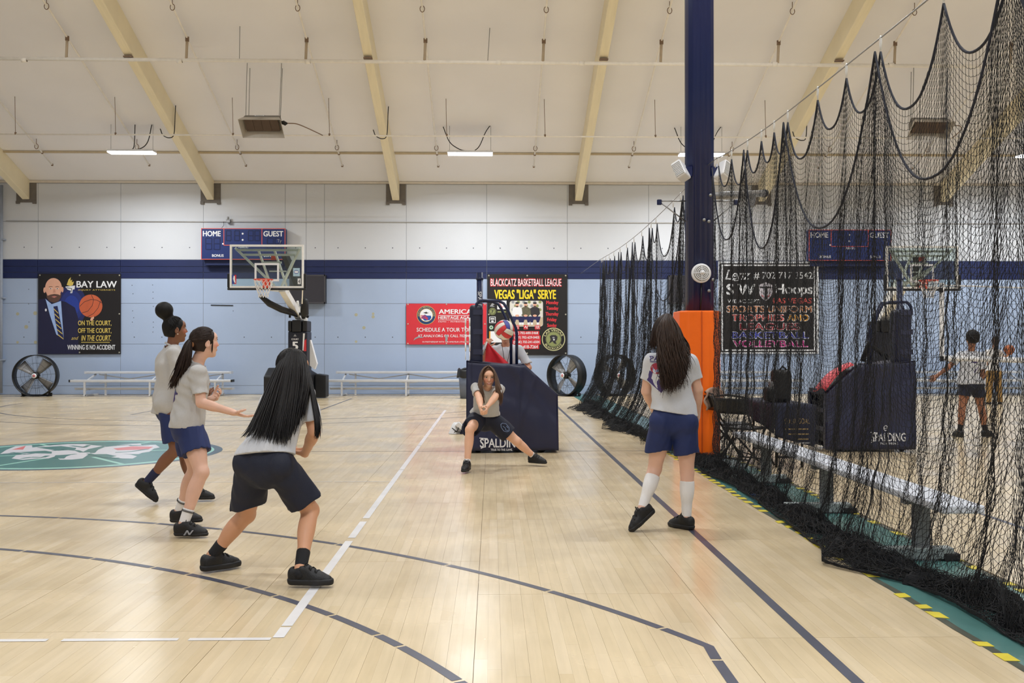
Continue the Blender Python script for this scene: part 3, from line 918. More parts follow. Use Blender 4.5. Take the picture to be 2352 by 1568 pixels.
# framed black banner behind the net; frame 160..1690 x 95..1490
t, O = banner('sports_club_banner', 'black banner with white double border and rows of coloured lettering, behind the net', 6.699, 9.691, 1.193, 3.93, mat('banner_white', (226, 228, 232), .5))
A = Art(t, O, EX, EZ, (140, 75, 1700, 1515), 2.992, 2.758)
A.rect(170, 105, 1665, 1480, K, 1).rect(190, 125, 1645, 1460, C_white, 2).rect(212, 148, 1622, 1438, K, 3)
A.part('printed_border')
A.text('Lenz', 245, 205, 640, 360, C_white, 5, shear=.35, bold=.01)
A.line([(330, 350), (400, 375), (450, 372)], 10, C_white, 5).part('printed_underline')
A.text('# 702 717 3542', 690, 240, 1605, 355, C_white, 5, bold=.01)
A.text('S W', 265, 425, 715, 595, C_white, 5, bold=.05)
A.text('Hoops', 1022, 425, 1608, 630, C_white, 5, bold=.04)
A.poly([(770, 440), (875, 400), (982, 440), (975, 590), (930, 650), (875, 690), (820, 650), (775, 590)], mat('print_shield', (196, 190, 196), .5), 4)
A.poly([(785, 465), (965, 465), (965, 490), (895, 490), (895, 660), (860, 660), (860, 490), (785, 490)], K, 5)
A.ring(875, 580, 50, 56, C_red, 5.5, a0=20, a1=160)
A.ring(875, 560, 70, 76, C_red, 5.5, a0=20, a1=160)
A.part('printed_shield')
A.text('WE ACCEPT:', 285, 665, 790, 722, C_white, 5)
A.text('LAS VEGAS', 990, 642, 1592, 726, mat('print_coral', (206, 86, 80), .5), 5, bold=.03)
def outl(s, x0, y0, x1, y1, m):
    A.text(s, x0-8, y0-7, x1+8, y1+7, C_white, 5, bold=.05)
    A.text(s, x0, y0, x1, y1, m, 6, bold=.02)
outl('SPORTS', 272, 768, 855, 862, mat('print_amber', (190, 120, 70), .5))
outl('UNIFORM', 908, 768, 1592, 862, mat('print_amber', (190, 120, 70), .5))
outl('TROPHIES', 345, 900, 1160, 995, mat('print_coral', (206, 86, 80), .5))
outl('AND', 1210, 900, 1545, 995, mat('print_orange', (232, 160, 40), .5))
outl('LEAGUES', 472, 1032, 1405, 1136, mat('print_maroon', (160, 44, 56), .5))
outl('BASKETBALL', 348, 1168, 1540, 1266, mat('print_royal', (50, 60, 160), .5))
outl('VOLLEYBALL', 368, 1300, 1530, 1398, mat('print_magenta', (206, 44, 140), .5))
A.done()

# ------------------------------------------------------------------ scoreboards (frame 83..790 x 90..352, crop at 440,500)
M_sb = mat('scoreboard_navy', (20, 42, 104), .4, var=.05)
M_sbo = mat('scoreboard_orange', (226, 96, 76), .45)
M_seg = mat('scoreboard_segment', (14, 28, 74), .35)
def scoreboard(label, x0):
    W_, H_ = 2.433, .908
    t = thing('scoreboard', label, 'scoreboard', (x0, 29.1, 3.934), 'scoreboards on the back wall')
    MB().box(x0, x0+W_, 29.1, 29.36, 3.934, 4.842).build('case', M_sb, t, bevel=.01)
    MB().box(x0+.1, x0+W_-.1, 29.2, 29.37, 3.78, 3.934).build('case_base', M_stripe, t)
    A = Art(t, Vector((x0, 29.1, 4.842)), EX, EZ, (83, 90, 790, 352), W_, H_, lift=.001)
    for a, b in (((83, 92), (790, 92)), ((83, 350), (790, 350)), ((85, 90), (85, 352)), ((788, 90), (788, 352)), ((274, 92), (274, 232)), ((274, 232), (594, 232)), ((594, 92), (594, 232))):
        A.line([a, b], 5, M_sbo, 2)
    def digit(x, y, w, h):
        for a, b in (((x, y), (x+w, y)), ((x, y+h/2), (x+w, y+h/2)), ((x, y+h), (x+w, y+h)), ((x, y), (x, y+h)), ((x+w, y), (x+w, y+h))):
            A.line([a, b], 8, M_seg, 1)
    for x in (295, 365, 480, 535): digit(x, 110, 40, 84)
    for x in (122, 192, 640, 705): digit(x, 172, 50, 96)
    digit(420, 262, 36, 60)
    A.ell(432, 135, 8, 8, C_white, 2, n=14).ell(432, 187, 8, 8, C_white, 2, n=14)
    A.ell(266, 220, 7, 7, C_white, 2, n=12)
    A.text('HOME', 98, 112, 248, 158, C_white, 3, bold=.04).text('GUEST', 606, 112, 774, 158, C_white, 3, bold=.04)
    A.text('BONUS', 175, 308, 273, 330, C_white, 3, bold=.03).text('BONUS', 610, 308, 705, 330, C_white, 3, bold=.03)
    A.text('PERIOD', 398, 240, 480, 256, C_white, 3, bold=.02)
    A.text('Ty', 722, 180, 760, 216, C_grey, 3)  # grey letters painted on for a reflection in the scoreboard face
    A.done('printed_face', 'lettering')
    MB().tube([(x0+.55, 29.2, 4.84), (x0+.6, 29.3, 4.95), (x0+.58, 29.36, 5.07)], .006, 5).build('cable', M_black, t)
    return t
scoreboard('navy scoreboard with orange outlines above the left glass backboard', -8.452)
scoreboard('navy scoreboard with orange outlines seen through the black net', 9.324)
b = thing('conduit_box', 'small grey junction box on the wall conduit above the left scoreboard', 'box', (-7.72, 29.3, 5.02))
MB().box(-7.78, -7.66, 29.26, 29.36, 5.03, 5.13).build('box_body', M_steel, b, bevel=.01)
MB().tube([(-7.72, 29.29, 5.1), (-7.72, 29.27, 5.2)], .03, 8).build('box_knob', M_steel, b)

# wall speaker panels
M_mesh = mat('speaker_cloth', (52, 50, 56), .8, var=.15, scale=60)
for lab, x0, x1 in (('black framed panel on the blue wall right of the left hoop', -5.558, -4.86), ('black framed panel on the blue wall left of the navy column', 5.189, 5.80)):
    t = thing('wall_panel', lab, 'panel', ((x0+x1)/2, 29.2, 2.66))
    if x0 < 0: x0 -= .35
    MB().box(x0, x1, 29.16, 29.38, 2.66, 3.5).build('cabinet', M_black, t, bevel=.01)
    MB().box(x0+.04, x1-.04, 29.15, 29.17, 2.7, 3.46).build('grille', M_mesh, t)
    mb = MB()
    for z in (2.68, 3.48): mb.box(x0+.01, x1-.01, 29.145, 29.165, z-.02, z+.02)
    for x in (x0+.02, x1-.02): mb.box(x-.02, x+.02, 29.145, 29.165, 2.66, 3.5)
    mb.build('frame', mat('speaker_frame', (70, 68, 72), .5), t)

# ------------------------------------------------------------------ bleachers
def bleacher(label, x0, x1):
    t = thing('bleacher', label, 'bench', ((x0+x1)/2, 28.7, 0), 'aluminium bleachers along the back wall')
    for nm, z, y, d0, d1, dz in (('seat_plank', .69, 28.95, 0.12, 0.1, .065), ('seat_plank', .47, 28.3, -.05, -.1, .065), ('foot_plank', .235, 28.58, 0, -.03, .055)):
        MB().box(x0+d0+.15, x1-d1-.15, y-.13, y+.13, z-dz, z).build(nm, M_alu, t, bevel=.008, seg=1)
        mb = MB()
        for x in (x0+d0+.15, x1-d1-.15): mb.box(x-.02, x+.02, y-.132, y+.132, z-dz-.003, z+.003)
        mb.build('end_cap', M_black if z == .47 else M_alu, t)
    for fx in (.11, .5, .89):
        x = x0+(x1-x0)*fx
        m = MB()
        m.bar((x, 28.2, .0), (x, 28.2, .42), .05, .05).bar((x+.28 if fx < .5 else x-.0, 29.0, 0), (x+.28 if fx < .5 else x, 29.0, .64), .05, .05)
        m.bar((x, 28.15, .03), (x, 29.15, .03), .05, .04).bar((x, 28.2, .4), (x, 29.0, .6), .04, .04).bar((x, 28.2, .19), (x, 28.75, .19), .04, .04)
        m.build('leg_frame', M_alu, t)
    mid = (x0+x1)/2
    for a, b in ((x0+.6, mid), (mid, x1-.6)):
        MB().bar((a, 29.02, .6), (b, 29.02, .34), .03, .03).build('cross_brace', M_alu, t)
        MB().bar((a, 29.05, .34), (b, 29.05, .6), .03, .03).build('cross_brace', M_alu, t)
    return t
bleacher('three-plank aluminium bleacher under the law firm banner', -11.95, -7.28)
bleacher('three-plank aluminium bleacher left of the navy net stand', -4.75, -.1)
bleacher('three-plank aluminium bleacher behind the net beside the orange pad', 4.3, 8.9)
bleacher('three-plank aluminium bleacher at the far right behind the boys', 11.1, 15.7)

# ------------------------------------------------------------------ drum fans
M_blade = mat('fan_blade', (150, 150, 152), .45, metal=.3)
def fan(label, x, y, z, r, depth, rz, stand=True):
    t = thing('drum_fan', label, 'fan', (x, y, 0), 'black drum fans along the back wall', world=False, rz=rz)
    R0 = T(0, 0, z) @ Matrix.Rotation(PI/2, 4, 'X')      # axis towards -y
    MB().lathe([(r, -depth/2), (r+.012, -depth/2), (r+.012, depth/2), (r, depth/2), (r-.006, depth/2), (r-.006, -depth/2), (r, -depth/2)], 40, R0).build('drum', M_black, t, local=True)
    for s in (-1, 1):
        mb = MB()
        for rr in (.14, r*.62):
            mb.tube([R0 @ Vector((rr*math.cos(a), rr*math.sin(a), s*depth*.47)) for a in [2*PI*i/28 for i in range(28)]], .0028, 5, closed=True)
        for i in range(12):
            a = 2*PI*i/12+.1
            mb.tube([R0 @ Vector((q*math.cos(a), q*math.sin(a), s*depth*.47)) for q in (.1, r)], .003, 5)
        mb.build('wire_guard', M_black, t, local=True)
    MB().lathe([(0, -.1), (.09, -.1), (.1, 0), (.09, .08), (0, .08)], 18, R0).build('motor_hub', M_black, t, local=True)
    mb = MB().lathe([(0, depth*.49), (.07, depth*.49), (.07, depth*.46), (0, depth*.46)], 18, R0)
    mb.build('badge', C_white, t, local=True)
    MB().lathe([(.015, depth*.5), (.035, depth*.5), (.03, depth*.495)], 12, R0).build('badge_emblem', C_red, t, local=True)
    for i in range(4):
        a = PI/2*i + .9
        mb = MB()
        def fn(u, v):
            q = .09 + (r*.9-.09)*u
            w = (.05+.09*u)*(v-.5)*2
            ca, sa = math.cos(a), math.sin(a)
            return R0 @ Vector((q*ca-w*sa, q*sa+w*ca, w*.55))
        mb.grid(fn, 5, 3)
        mb.build('blade', M_blade, t, local=True, solid=.006)
    mb = MB()
    for sx in (-1, 1):
        mb.bar((sx*r*.6, -depth*.35, .0), (sx*r*.6, depth*.35, .0), .05, .04)
        mb.bar((sx*r*.6, 0, .01), (sx*r*.66, 0, z-r*.72), .04, .04)
    mb.bar((-r*.6, 0, .03), (r*.6, 0, .03), .04, .04)
    mb.build('stand', M_blackm, t, local=True)
    for sx in (-1, 1):
        MB().lathe([(0, -.02), (.05, -.02), (.05, .02), (0, .02)], 12, T(sx*r*.66, depth*.3, .05) @ Matrix.Rotation(PI/2, 4, 'Y')).build('wheel', M_blackm, t, local=True)
    return t
fan('black drum fan standing under the law firm banner', -12.86, 28.35, .585, .575, .34, .12)
fan('black drum fan turned sideways right of the navy net stand', 2.12, 28.3, .585, .575, .38, -.78)
fan('black drum fan standing behind the hanging net', 3.5, 28.3, .585, .58, .40, .5)

# ------------------------------------------------------------------ portable basketball hoops
M_hoopw = mat('hoop_white_paint', (238, 236, 232), .4)
M_rim = mat('rim_orange', (226, 72, 40), .4)
M_pad = mat('black_padding', (20, 21, 25), .5, var=.08)
M_navyp = mat('navy_vinyl', (31, 35, 64), .42, var=.08, scale=3, bump=.3, bscale=5)
def glass_mat():
    m = bpy.data.materials.new('backboard_glass'); m.use_nodes = True
    nt = m.node_tree
    for n in list(nt.nodes): nt.nodes.remove(n)
    out = nt.nodes.new('ShaderNodeOutputMaterial')
    tr = nt.nodes.new('ShaderNodeBsdfTransparent'); tr.inputs[0].default_value = (.85, .91, .89, 1)
    gl = nt.nodes.new('ShaderNodeBsdfGlossy'); gl.inputs['Roughness'].default_value = .02
    fr = nt.nodes.new('ShaderNodeFresnel'); fr.inputs[0].default_value = 1.5
    nz = nt.nodes.new('ShaderNodeTexNoise'); nz.inputs['Scale'].default_value = 3
    ad = nt.nodes.new('ShaderNodeMath'); ad.operation = 'MULTIPLY_ADD'; ad.inputs[1].default_value = .03
    nt.links.new(nz.outputs[0], ad.inputs[0]); nt.links.new(fr.outputs[0], ad.inputs[2])
    mx = nt.nodes.new('ShaderNodeMixShader')
    nt.links.new(ad.outputs[0], mx.inputs[0]); nt.links.new(tr.outputs[0], mx.inputs[1]); nt.links.new(gl.outputs[0], mx.inputs[2])
    nt.links.new(mx.outputs[0], out.inputs[0])
    return m
M_glass = glass_mat()
M_cord = mat('net_cord_white', (230, 228, 226), .7)
def hoop(label, bx, full):
    """bx: centre of the board. The mast stands off to the right when the unit is turned (full)."""
    Yb = 24.95
    x0, x1 = bx-.918, bx+.918
    z0, z1 = 2.865, 3.945
    t = thing('basketball_hoop', label, 'hoop', (bx, 26.8, 0))
    g = MB().box(x0+.04, x1-.04, Yb-.006, Yb+.006, z0+.04, z1-.04).build('glass_board', M_glass, t)
    mb = MB()
    mb.box(x0, x1, Yb-.02, Yb+.04, z1-.05, z1).box(x0, x1, Yb-.02, Yb+.04, z0, z0+.045).box(x0, x0+.05, Yb-.02, Yb+.04, z0+.045, z1-.05).box(x1-.05, x1, Yb-.02, Yb+.04, z0+.045, z1-.05)
    mb.build('board_frame', M_hoopw, t)
    mb = MB()
    tx, tz = .305, .455
    zr = 3.03
    for a in ((bx-tx, bx+tx, zr+tz-.05, zr+tz), (bx-tx, bx+tx, zr, zr+.05), (bx-tx, bx-tx+.05, zr+.05, zr+tz-.05), (bx+tx-.05, bx+tx, zr+.05, zr+tz-.05)):
        mb.box(a[0], a[1], Yb-.009, Yb-.006, a[2], a[3])
    mb.build('target_square', C_white, t)
    mb = MB().box(x0-.06, x1+.06, Yb-.035, Yb+.05, z0-.055, z0+.0)
    mb.box(x0-.06, x0, Yb-.035, Yb+.05, z0, z0+.36).box(x1, x1+.06, Yb-.035, Yb+.05, z0, z0+.36)
    mb.build('edge_padding', M_pad, t, bevel=.02)
    # rim with its bracket and net
    ry = Yb-.38
    MB().tube([(bx+.229*math.cos(a), ry+.229*math.sin(a), 3.048) for a in [2*PI*i/36 for i in range(36)]], .012, 8, closed=True).build('rim', M_rim, t)
    mb = MB().box(bx-.09, bx+.09, Yb-.02, Yb-.008, 2.9, 3.06).bar((bx-.06, Yb-.01, 3.04), (bx-.1, ry+.21, 3.045), .03, .02).bar((bx+.06, Yb-.01, 3.04), (bx+.1, ry+.21, 3.045), .03, .02)
    mb.prism([(bx-.09, 3.05), (bx+.09, 3.05), (bx+.06, 2.86), (bx-.06, 2.86)], lambda u, v: Vector((u, Yb-.16, v)), lambda u, v: Vector((u, Yb-.02, v)))
    mb.build('rim_bracket', M_rim, t)
    mb = MB()
    n = 12
    lv = [(0, .229, 3.04), (1, .21, 2.95), (2, .185, 2.86), (3, .15, 2.77), (4, .125, 2.69), (5, .115, 2.61)]
    for i in range(n):
        for s in (-1, 1):
            pts = [(bx+r*math.cos(2*PI*(i+.5*s*k)/n), ry+r*math.sin(2*PI*(i+.5*s*k)/n), z) for k, r, z in lv]
            mb.tube(pts, .006, 5, caps=False)
    mb.build('net', M_cord, t)
    A = Art(t, Vector((x0, Yb-.007, z1)), EX, EZ, (527, 561, 697, 661), x1-x0, z1-z0, lift=.001)
    if full:
        A.rect(532, 631, 542, 652, C_blue, 1).rect(537.5, 631, 542, 652, C_red, 2).poly([(536, 633), (539, 634), (539, 641), (540.5, 650), (537, 648), (534.5, 640)], C_white, 3)
        A.rect(672.5, 615, 688, 634, mat('sticker_pale', (168, 196, 212), .5), 1).ell(680, 624, 6, 4, C_blue, 2).ell(680, 624, 5, 2.6, C_white, 3)
        A.rect(683, 639, 690, 652, C_white, 1).text('4', 684.5, 641, 688.5, 650.5, C_dk, 4, bold=.02)
    A.done('sticker', 'lettering')
    # lift frame behind the glass
    s = .62 if full else 0.0
    mb = MB()
    pt = (bx+.15*s*2, 26.15, 2.78)
    for a in ((x0+.12, Yb+.05, z1-.08), (x1-.12, Yb+.05, z1-.08)):
        mb.bar(a, (bx+(.12 if a[0] < bx else .42)*s, Yb+.55, 2.95), .06, .05)
    for dx in (-.22, .18):
        mb.bar((bx+dx, Yb+.05, z1-.14), (bx+dx+.2*s, Yb+.9, 2.98), .045, .05)
    mb.bar((x0+.15, Yb+.06, z1-.13), (x1-.15, Yb+.06, z1-.13), .05, .05).bar((x0+.3, Yb+.15, z1-.24), (x1-.25, Yb+.15, z1-.24), .04, .05)
    mb.bar((bx-.2, Yb+.3, z1-.42), (bx+.3, Yb+.3, z1-.42), .04, .05).bar((bx-.05, Yb+.5, 3.32), (bx+.38, Yb+.5, 3.32), .03, .03)
    mb.build('board_truss', M_hoopw, t)
    MB().box(bx+.05, bx+.2, Yb+.25, Yb+.3, z1-.36, z1-.24).build('red_tag', M_rim, t)
    MB().bar((bx+.36*s+.1, Yb+.6, z1-.2), (bx+.3+.45*s, Yb+1.0, 3.0), .16, .12).build('cylinder_cover', M_pad, t)
    # main arms down to the mast
    mx = bx+.55 if full else bx-.42     # mast top
    my = 26.6
    tx_ = bx+.36*s*1.2 if full else bx-.75
    mb = MB()
    if full:
        mb.bar((bx+.32, Yb+.35, 2.86), (mx-.04, my-.15, 2.2), .16, .17).bar((bx+.02, Yb+.25, 2.86), (bx+.42, Yb+.55, 2.82), .1, .1)
        mb.bar((mx+.1, my-.3, 2.62), (mx+.1, my-.1, 2.15), .07, .08).bar((mx-.05, my-.3, 2.6), (mx-.03, my-.1, 2.15), .05, .06).bar((mx-.05, my-.25, 2.42), (mx+.12, my-.25, 2.42), .06, .08)
        mb.bar((bx+.87, Yb+.1, 2.83), (bx+.78, Yb+.5, 2.5), .03, .03)
    else:
        mb.bar((bx+.25, Yb+.2, 3.35), (bx-.3, Yb+.6, 2.95), .07, .08).bar((bx-.36, Yb+.45, 3.0), (mx, my, 2.1), .26, .3)
        mb.bar((bx+.4, Yb+.1, 3.45), (bx-.4, Yb+.5, 2.95), .06, .07)
    mb.build('lift_arm', M_hoopw, t)
    mb = MB()
    for dx in (-.12, .12):
        mb.bar((mx+dx, my-.1, 1.9), (mx+dx*.9, my+.1, 2.35), .07, .16)
    mb.bar((mx-.1, my, 2.0), (mx+.1, my, 2.0), .3, .3)
    mb.build('mast_head', M_hoopw, t)
    if full:
        mb = MB()
        k = [(bx-.25, Yb+.35, 2.69), (bx-.05, Yb+.5, 2.5), (bx+.2, Yb+.75, 2.36), (bx+.42, Yb+1.1, 2.28), (mx-.05, my-.2, 2.22)]
        mb.tube(k, [.05, .085, .085, .075, .05], 12)
        mb.build('spring_cover', M_pad, t)
        MB().tube([(bx+.74, Yb+.9, 2.66), (bx+.76, Yb+.95, 2.6), (bx+.75, Yb+1.0, 2.25), (bx+.7, Yb+1.05, 2.14)], [.05, .1, .11, .04], 12).build('spring_cover', M_pad, t)
        MB().bar((bx+.3, my-.3, 2.28), (bx+.3, my-.3, 2.16), .05, .05).build('bracket', M_black, t)
        MB().bar((mx-.1, my-.35, 2.3), (mx+.25, my-.35, 2.18), .06, .07).build('link_bar', M_black, t)
    # padded mast and wheeled base
    MB().box(mx-.27, mx+.23, my-.45, my+.2, .3, 1.80).build('mast_pad', mat('mast_pad_navy', (18, 22, 38), .45), t, bevel=.03)
    MB().box(mx-.27, mx-.18, my-.46, my+.15, 1.80, 2.08).box(mx-.16, mx+.08, my-.5, my+.15, 1.79, 2.1).box(mx+.1, mx+.23, my-.46, my+.15, 1.80, 2.08).build('pad_top', M_pad, t, bevel=.025)
    mb = MB()
    mb.prism([(my-.7, .05), (my-.7, .64), (my-.2, .85), (my+1.3, .65), (my+1.5, .05)], lambda u, v: Vector((mx-.85, u, v)), lambda u, v: Vector((mx+.22, u, v)))
    mb.build('base_cover', M_pad, t, bevel=.04)
    for dx in (-.6, .1):
        MB().lathe([(0, -.03), (.06, -.03), (.06, .03), (0, .03)], 12, T(mx+dx, my-.5, .06) @ Matrix.Rotation(PI/2, 4, 'Y')).build('wheel', M_blackm, t)
    if full:
        A = Art(t, Vector((mx-.27, my-.45, 2.08)), EX, EZ, (747, 880, 906, 1450), .5, 1.78, lift=.003)
        A.poly([(872, 986), (888, 986), (876, 1130), (868, 1130)], C_white, 1).poly([(882, 1050), (900, 1030), (900, 1135), (878, 1135)], C_red, 1)
        A.text('COURT', 776, 1028, 836, 1042, C_white, 3, bold=.04).text('5', 781, 1055, 833, 1122, C_white, 3, bold=.05)
        A.poly([(792, 1012), (806, 992), (820, 1012)], C_grey, 1)
        A.done('printed_marking', 'lettering')
        MB().prism([(mx+.235, 1.58), (mx+.25, 1.58), (mx+.42, .95), (mx+.36, .8), (mx+.235, .9)], lambda u, v: Vector((u, my-.1, v)), lambda u, v: Vector((u, my+.1, v))).build('side_strap', C_white, t)
    return t
hoop('glass basketball backboard with white net on a padded portable stand, left of the court', -5.615, True)
hoop('glass basketball backboard on a portable stand seen through the black net', 10.87, False)
tag(MB().prism([(-4.82, .62), (-4.79, .66), (-4.52, .62), (-4.52, .02), (-4.82, .02)], lambda u, v: Vector((u, 27.2, v)), lambda u, v: Vector((u, 27.7, v))).build('black_crate', M_pad, None, bevel=.02), 'black covered crate on the floor right of the left hoop base', 'crate')

# ------------------------------------------------------------------ gas heaters
M_heat = mat('heater_steel', (112, 108, 102), .5, metal=.4)
M_ceram = mat('heater_ceramic', (86, 70, 60), .8)
def heater(label, x, y, z, group):
    t = thing('gas_heater', label, 'heater', (x, y, z), group, world=False)
    W_, D = .84, .36
    Q = T(0, 0, .15) @ Matrix.Rotation(-.62, 4, 'X') @ T(0, 0, -.15)      # the open side tips towards the court
    mb = MB()
    mb.prism([(-D/2, .22), (-D/2+.08, .36), (D/2-.08, .36), (D/2, .22), (D/2, .16), (-D/2, .16)], lambda u, v: Vector((-W_/2, u, v)), lambda u, v: Vector((W_/2, u, v)))
    mb.xf(Q).build('body', M_heat, t, local=True)
    mb = MB()
    z0, z1 = .0, .19
    q = [(-.5, -.29), (.5, -.29), (.5, .29), (-.5, .29)]
    p = [(-.42, -.19), (.42, -.19), (.42, .19), (-.42, .19)]
    vs = [(a, b, z0) for a, b in q] + [(a, b, z1) for a, b in p]
    mb._add(vs, [(i, (i+1) % 4, 4+(i+1) % 4, 4+i) for i in range(4)], False)
    mb.xf(Q).build('reflector', mat('heater_reflector', (186, 178, 166), .45, metal=.3), t, local=True, solid=.012)
    for i in range(4):
        MB().box(-.40+i*.201, -.205+i*.201, -.18, .18, .12, .18).xf(Q).build('burner_tile', M_ceram, t, local=True)
    O = Q @ Vector((-.13, -.295, .13))
    ezv = (Q.to_3x3() @ Vector((0, .1, .19))).normalized()
    A = Art(t, O, EX, ezv, (0, 0, 100, 40), .26, .10, lift=.012)
    A.rect(0, 0, 100, 40, C_dk, 1, rad=14).rect(5, 5, 95, 35, C_white, 2, rad=10)
    A.line([(18, 20), (82, 20)], 8, C_dk, 4)
    A.done('plate')
    for sx, sy in ((-.40, -.12), (-.38, .12), (.40, -.12), (.38, .12)):
        a0 = Q @ Vector((sx, sy, .35))
        MB().tube([a0, (sx+(.03 if sx < 0 else .05), a0.y, zc(y+a0.y)-z+.01)], .008, 6).build('hanger_rod', M_steel, t, local=True)
    MB().tube([(.42, 0, .2), (.5, 0, .2), (.55, -.02, .17), (.6, -.02, .18)], [.03, .05, .05, .02], 8).build('valve', M_black, t, local=True)
    MB().tube(smooth([(.6, -.02, .18), (.8, .1, .19), (1.0, .5, .17), (1.2, 25.3-y-.03, 6.75-z)]), .013, 7).build('gas_hose', M_rust, t, local=True)
    return t
heater('grey gas heater hung on rods left of the middle of the ceiling', -5.49, 23.9, 6.56, 'gas heaters under the ceiling')
heater('grey gas heater hung behind the black net at the upper right', 10.6, 23.9, 6.58, 'gas heaters under the ceiling')

# ------------------------------------------------------------------ column with orange pad
cx, cy = 2.635, 12.6
col = thing('support_column', 'tall navy steel column with round ribs rising from the orange pad', 'column', (cx, cy, 0), kind='structure')
mb = MB()
prof = []
n = 56
for i in range(n):
    a = 2*PI*i/n
    c, s = math.cos(a), math.sin(a)
    r = .165/max(abs(c), abs(s))
    r = min(r, .2) - .012*(0.5+.5*math.cos(a*16))
    prof.append((cx+r*c, cy+r*s))
mb.prism(prof, lambda u, v: Vector((u, v, 0.0)), lambda u, v: Vector((u, v, zc(RIDGE)+.01)))
o = mb.build('shaft', M_navy, col)
for p in o.data.polygons:
    if len(p.vertices) == 4: p.use_smooth = True
MB().box(cx-.2, cx+.2, cy-.2, cy+.2, 0, .03).build('base_plate', M_black, col)
mb = MB()
for x, z in ((2.74, 3.3), (2.66, 2.99), (2.72, 2.97), (2.77, 2.24), (2.72, 2.1)):
    mb.lathe([(0, .03), (.02, .03), (.02, 0)], 8, T(x, cy-.155, z) @ Matrix.Rotation(PI/2, 4, 'X'))
mb.build('bolt', M_steel, col)
pad = thing('column_pad', 'bright orange vinyl pad wrapped around the foot of the navy column', 'pad', (cx, cy, 0))
mb = MB()
rr = [(-.29, -.2), (-.2, -.27), (.06, -.29), (.14, -.27), (.235, -.15), (.235, .26), (-.29, .26)]
mb.prism(rr, lambda u, v: Vector((cx+u, cy+v, .045)), lambda u, v: Vector((cx+u, cy+v, 1.85)))
mb.build('pad_body', M_orange, pad, bevel=.02, seg=3)
MB().bar((cx-.03, cy-.287, .06), (cx-.03, cy-.287, 1.84), .012, .006, (0, 1, 0)).build('seam', mat('seam_orange', (206, 84, 10), .5), pad)
MB().box(cx-.24, cx+.2, cy-.22, cy+.22, 0.0, .045).build('foot_strip', M_black, pad)
# round siren on the column and its wire
sr = thing('round_horn', 'round white ribbed speaker on the front of the navy column', 'speaker', (2.63, 12.42, 2.32))
R1 = T(2.62, 12.435, 2.32) @ Matrix.Rotation(PI/2, 4, 'X')
MB().lathe([(0, 0), (.122, 0), (.122, .03), (.11, .045), (.1, .045)], 36, R1).build('housing', C_white, sr)
mb = MB()
for r in (.03, .05, .07, .09):
    mb.tube([R1 @ Vector((r*math.cos(a)+.005, r*math.sin(a)+.006, .055+.012*(1-r/.09))) for a in [2*PI*i/28 for i in range(28)]], .006, 6, closed=True)
mb.lathe([(0, .085), (.022, .08), (.028, .05)], 16, R1 @ T(.006, .008, 0))
for i in range(4):
    a = PI/2*i
    mb.tube([R1 @ Vector((.02*math.cos(a), .02*math.sin(a), .07)), R1 @ Vector((.1*math.cos(a), .1*math.sin(a), .052))], .005, 5)
mb.build('grille', C_white, sr)
MB().lathe([(0, .045), (.1, .045)], 32, R1).build('cone', mat('cone_grey', (170, 168, 160), .6), sr)
tag(MB().tube([(2.625, 12.43, 2.2), (2.62, 12.425, 2.0), (2.61, 12.43, 1.86)], .008, 6).build('horn_wire', M_black), 'thin black wire running down the column below the round speaker', 'wire')
# white box speakers either side, on brackets
for s, lab in ((-1, 'white box speaker on the left side of the navy column'), (1, 'white box speaker on the right side of the navy column')):
    t = thing('box_speaker', lab, 'speaker', (cx+s*.26, 12.45, 3.6), 'white speakers on the column', world=False, rz=s*.5)
    Mx = Matrix.Rotation(s*.5, 4, 'Y') @ Matrix.Rotation(-.3, 4, 'X')
    MB().box(-.07, .07, -.1, .08, -.12, .12, Mx).build('cabinet', C_white, t, local=True, bevel=.025, seg=3)
    mb = MB()
    for i in range(9): mb.box(-.058, .058, -.106, -.098, -.1+.022*i, -.092+.022*i, Mx)
    mb.build('grille', mat('grille_grey', (186, 186, 184), .6), t, local=True)
    MB().bar((-s*.02, .05, 0), (-s*.13, .06, 0), .05, .12).build('bracket', M_navy, t, local=True)
# steel side brackets and the silver pipe
for s, lab in ((-1, 'thin steel triangle bracket left of the column'), (1, 'thin steel triangle bracket right of the column behind the net')):
    t = thing('wall_bracket', lab, 'bracket', (cx, cy, 3.0))
    a = cx+s*.17
    L_ = .34 if s < 0 else .30
    MB().tube([(a, cy, 3.25), (a+s*L_, cy, 3.25)], .008, 6).build('arm', M_steel, t)
    MB().tube([(a, cy, 2.99), (a+s*L_, cy, 3.24)], .008, 6).build('strut', M_steel, t)
    MB().box(a+s*L_-.03, a+s*L_+.03, cy-.02, cy+.02, 3.2, 3.27).build('end_block', M_navy, t, bevel=.01)
t = thing('silver_pipe', 'silver pipe boom sticking out to the right behind the column', 'pipe', (3.2, 13.6, 3.4))
MB().tube([(2.7, 12.72, 3.33), (4.0, 14.6, 3.66)], .05, 14).build('pipe_tube', M_steel, t)
MB().tube([(4.0, 14.6, 3.66), (4.05, 14.67, 3.672)], .058, 14).build('end_plug', M_black, t)
MB().bar((3.75, 14.25, 3.58), (3.72, 14.25, 3.42), .09, .09).build('clamp', M_steel, t)
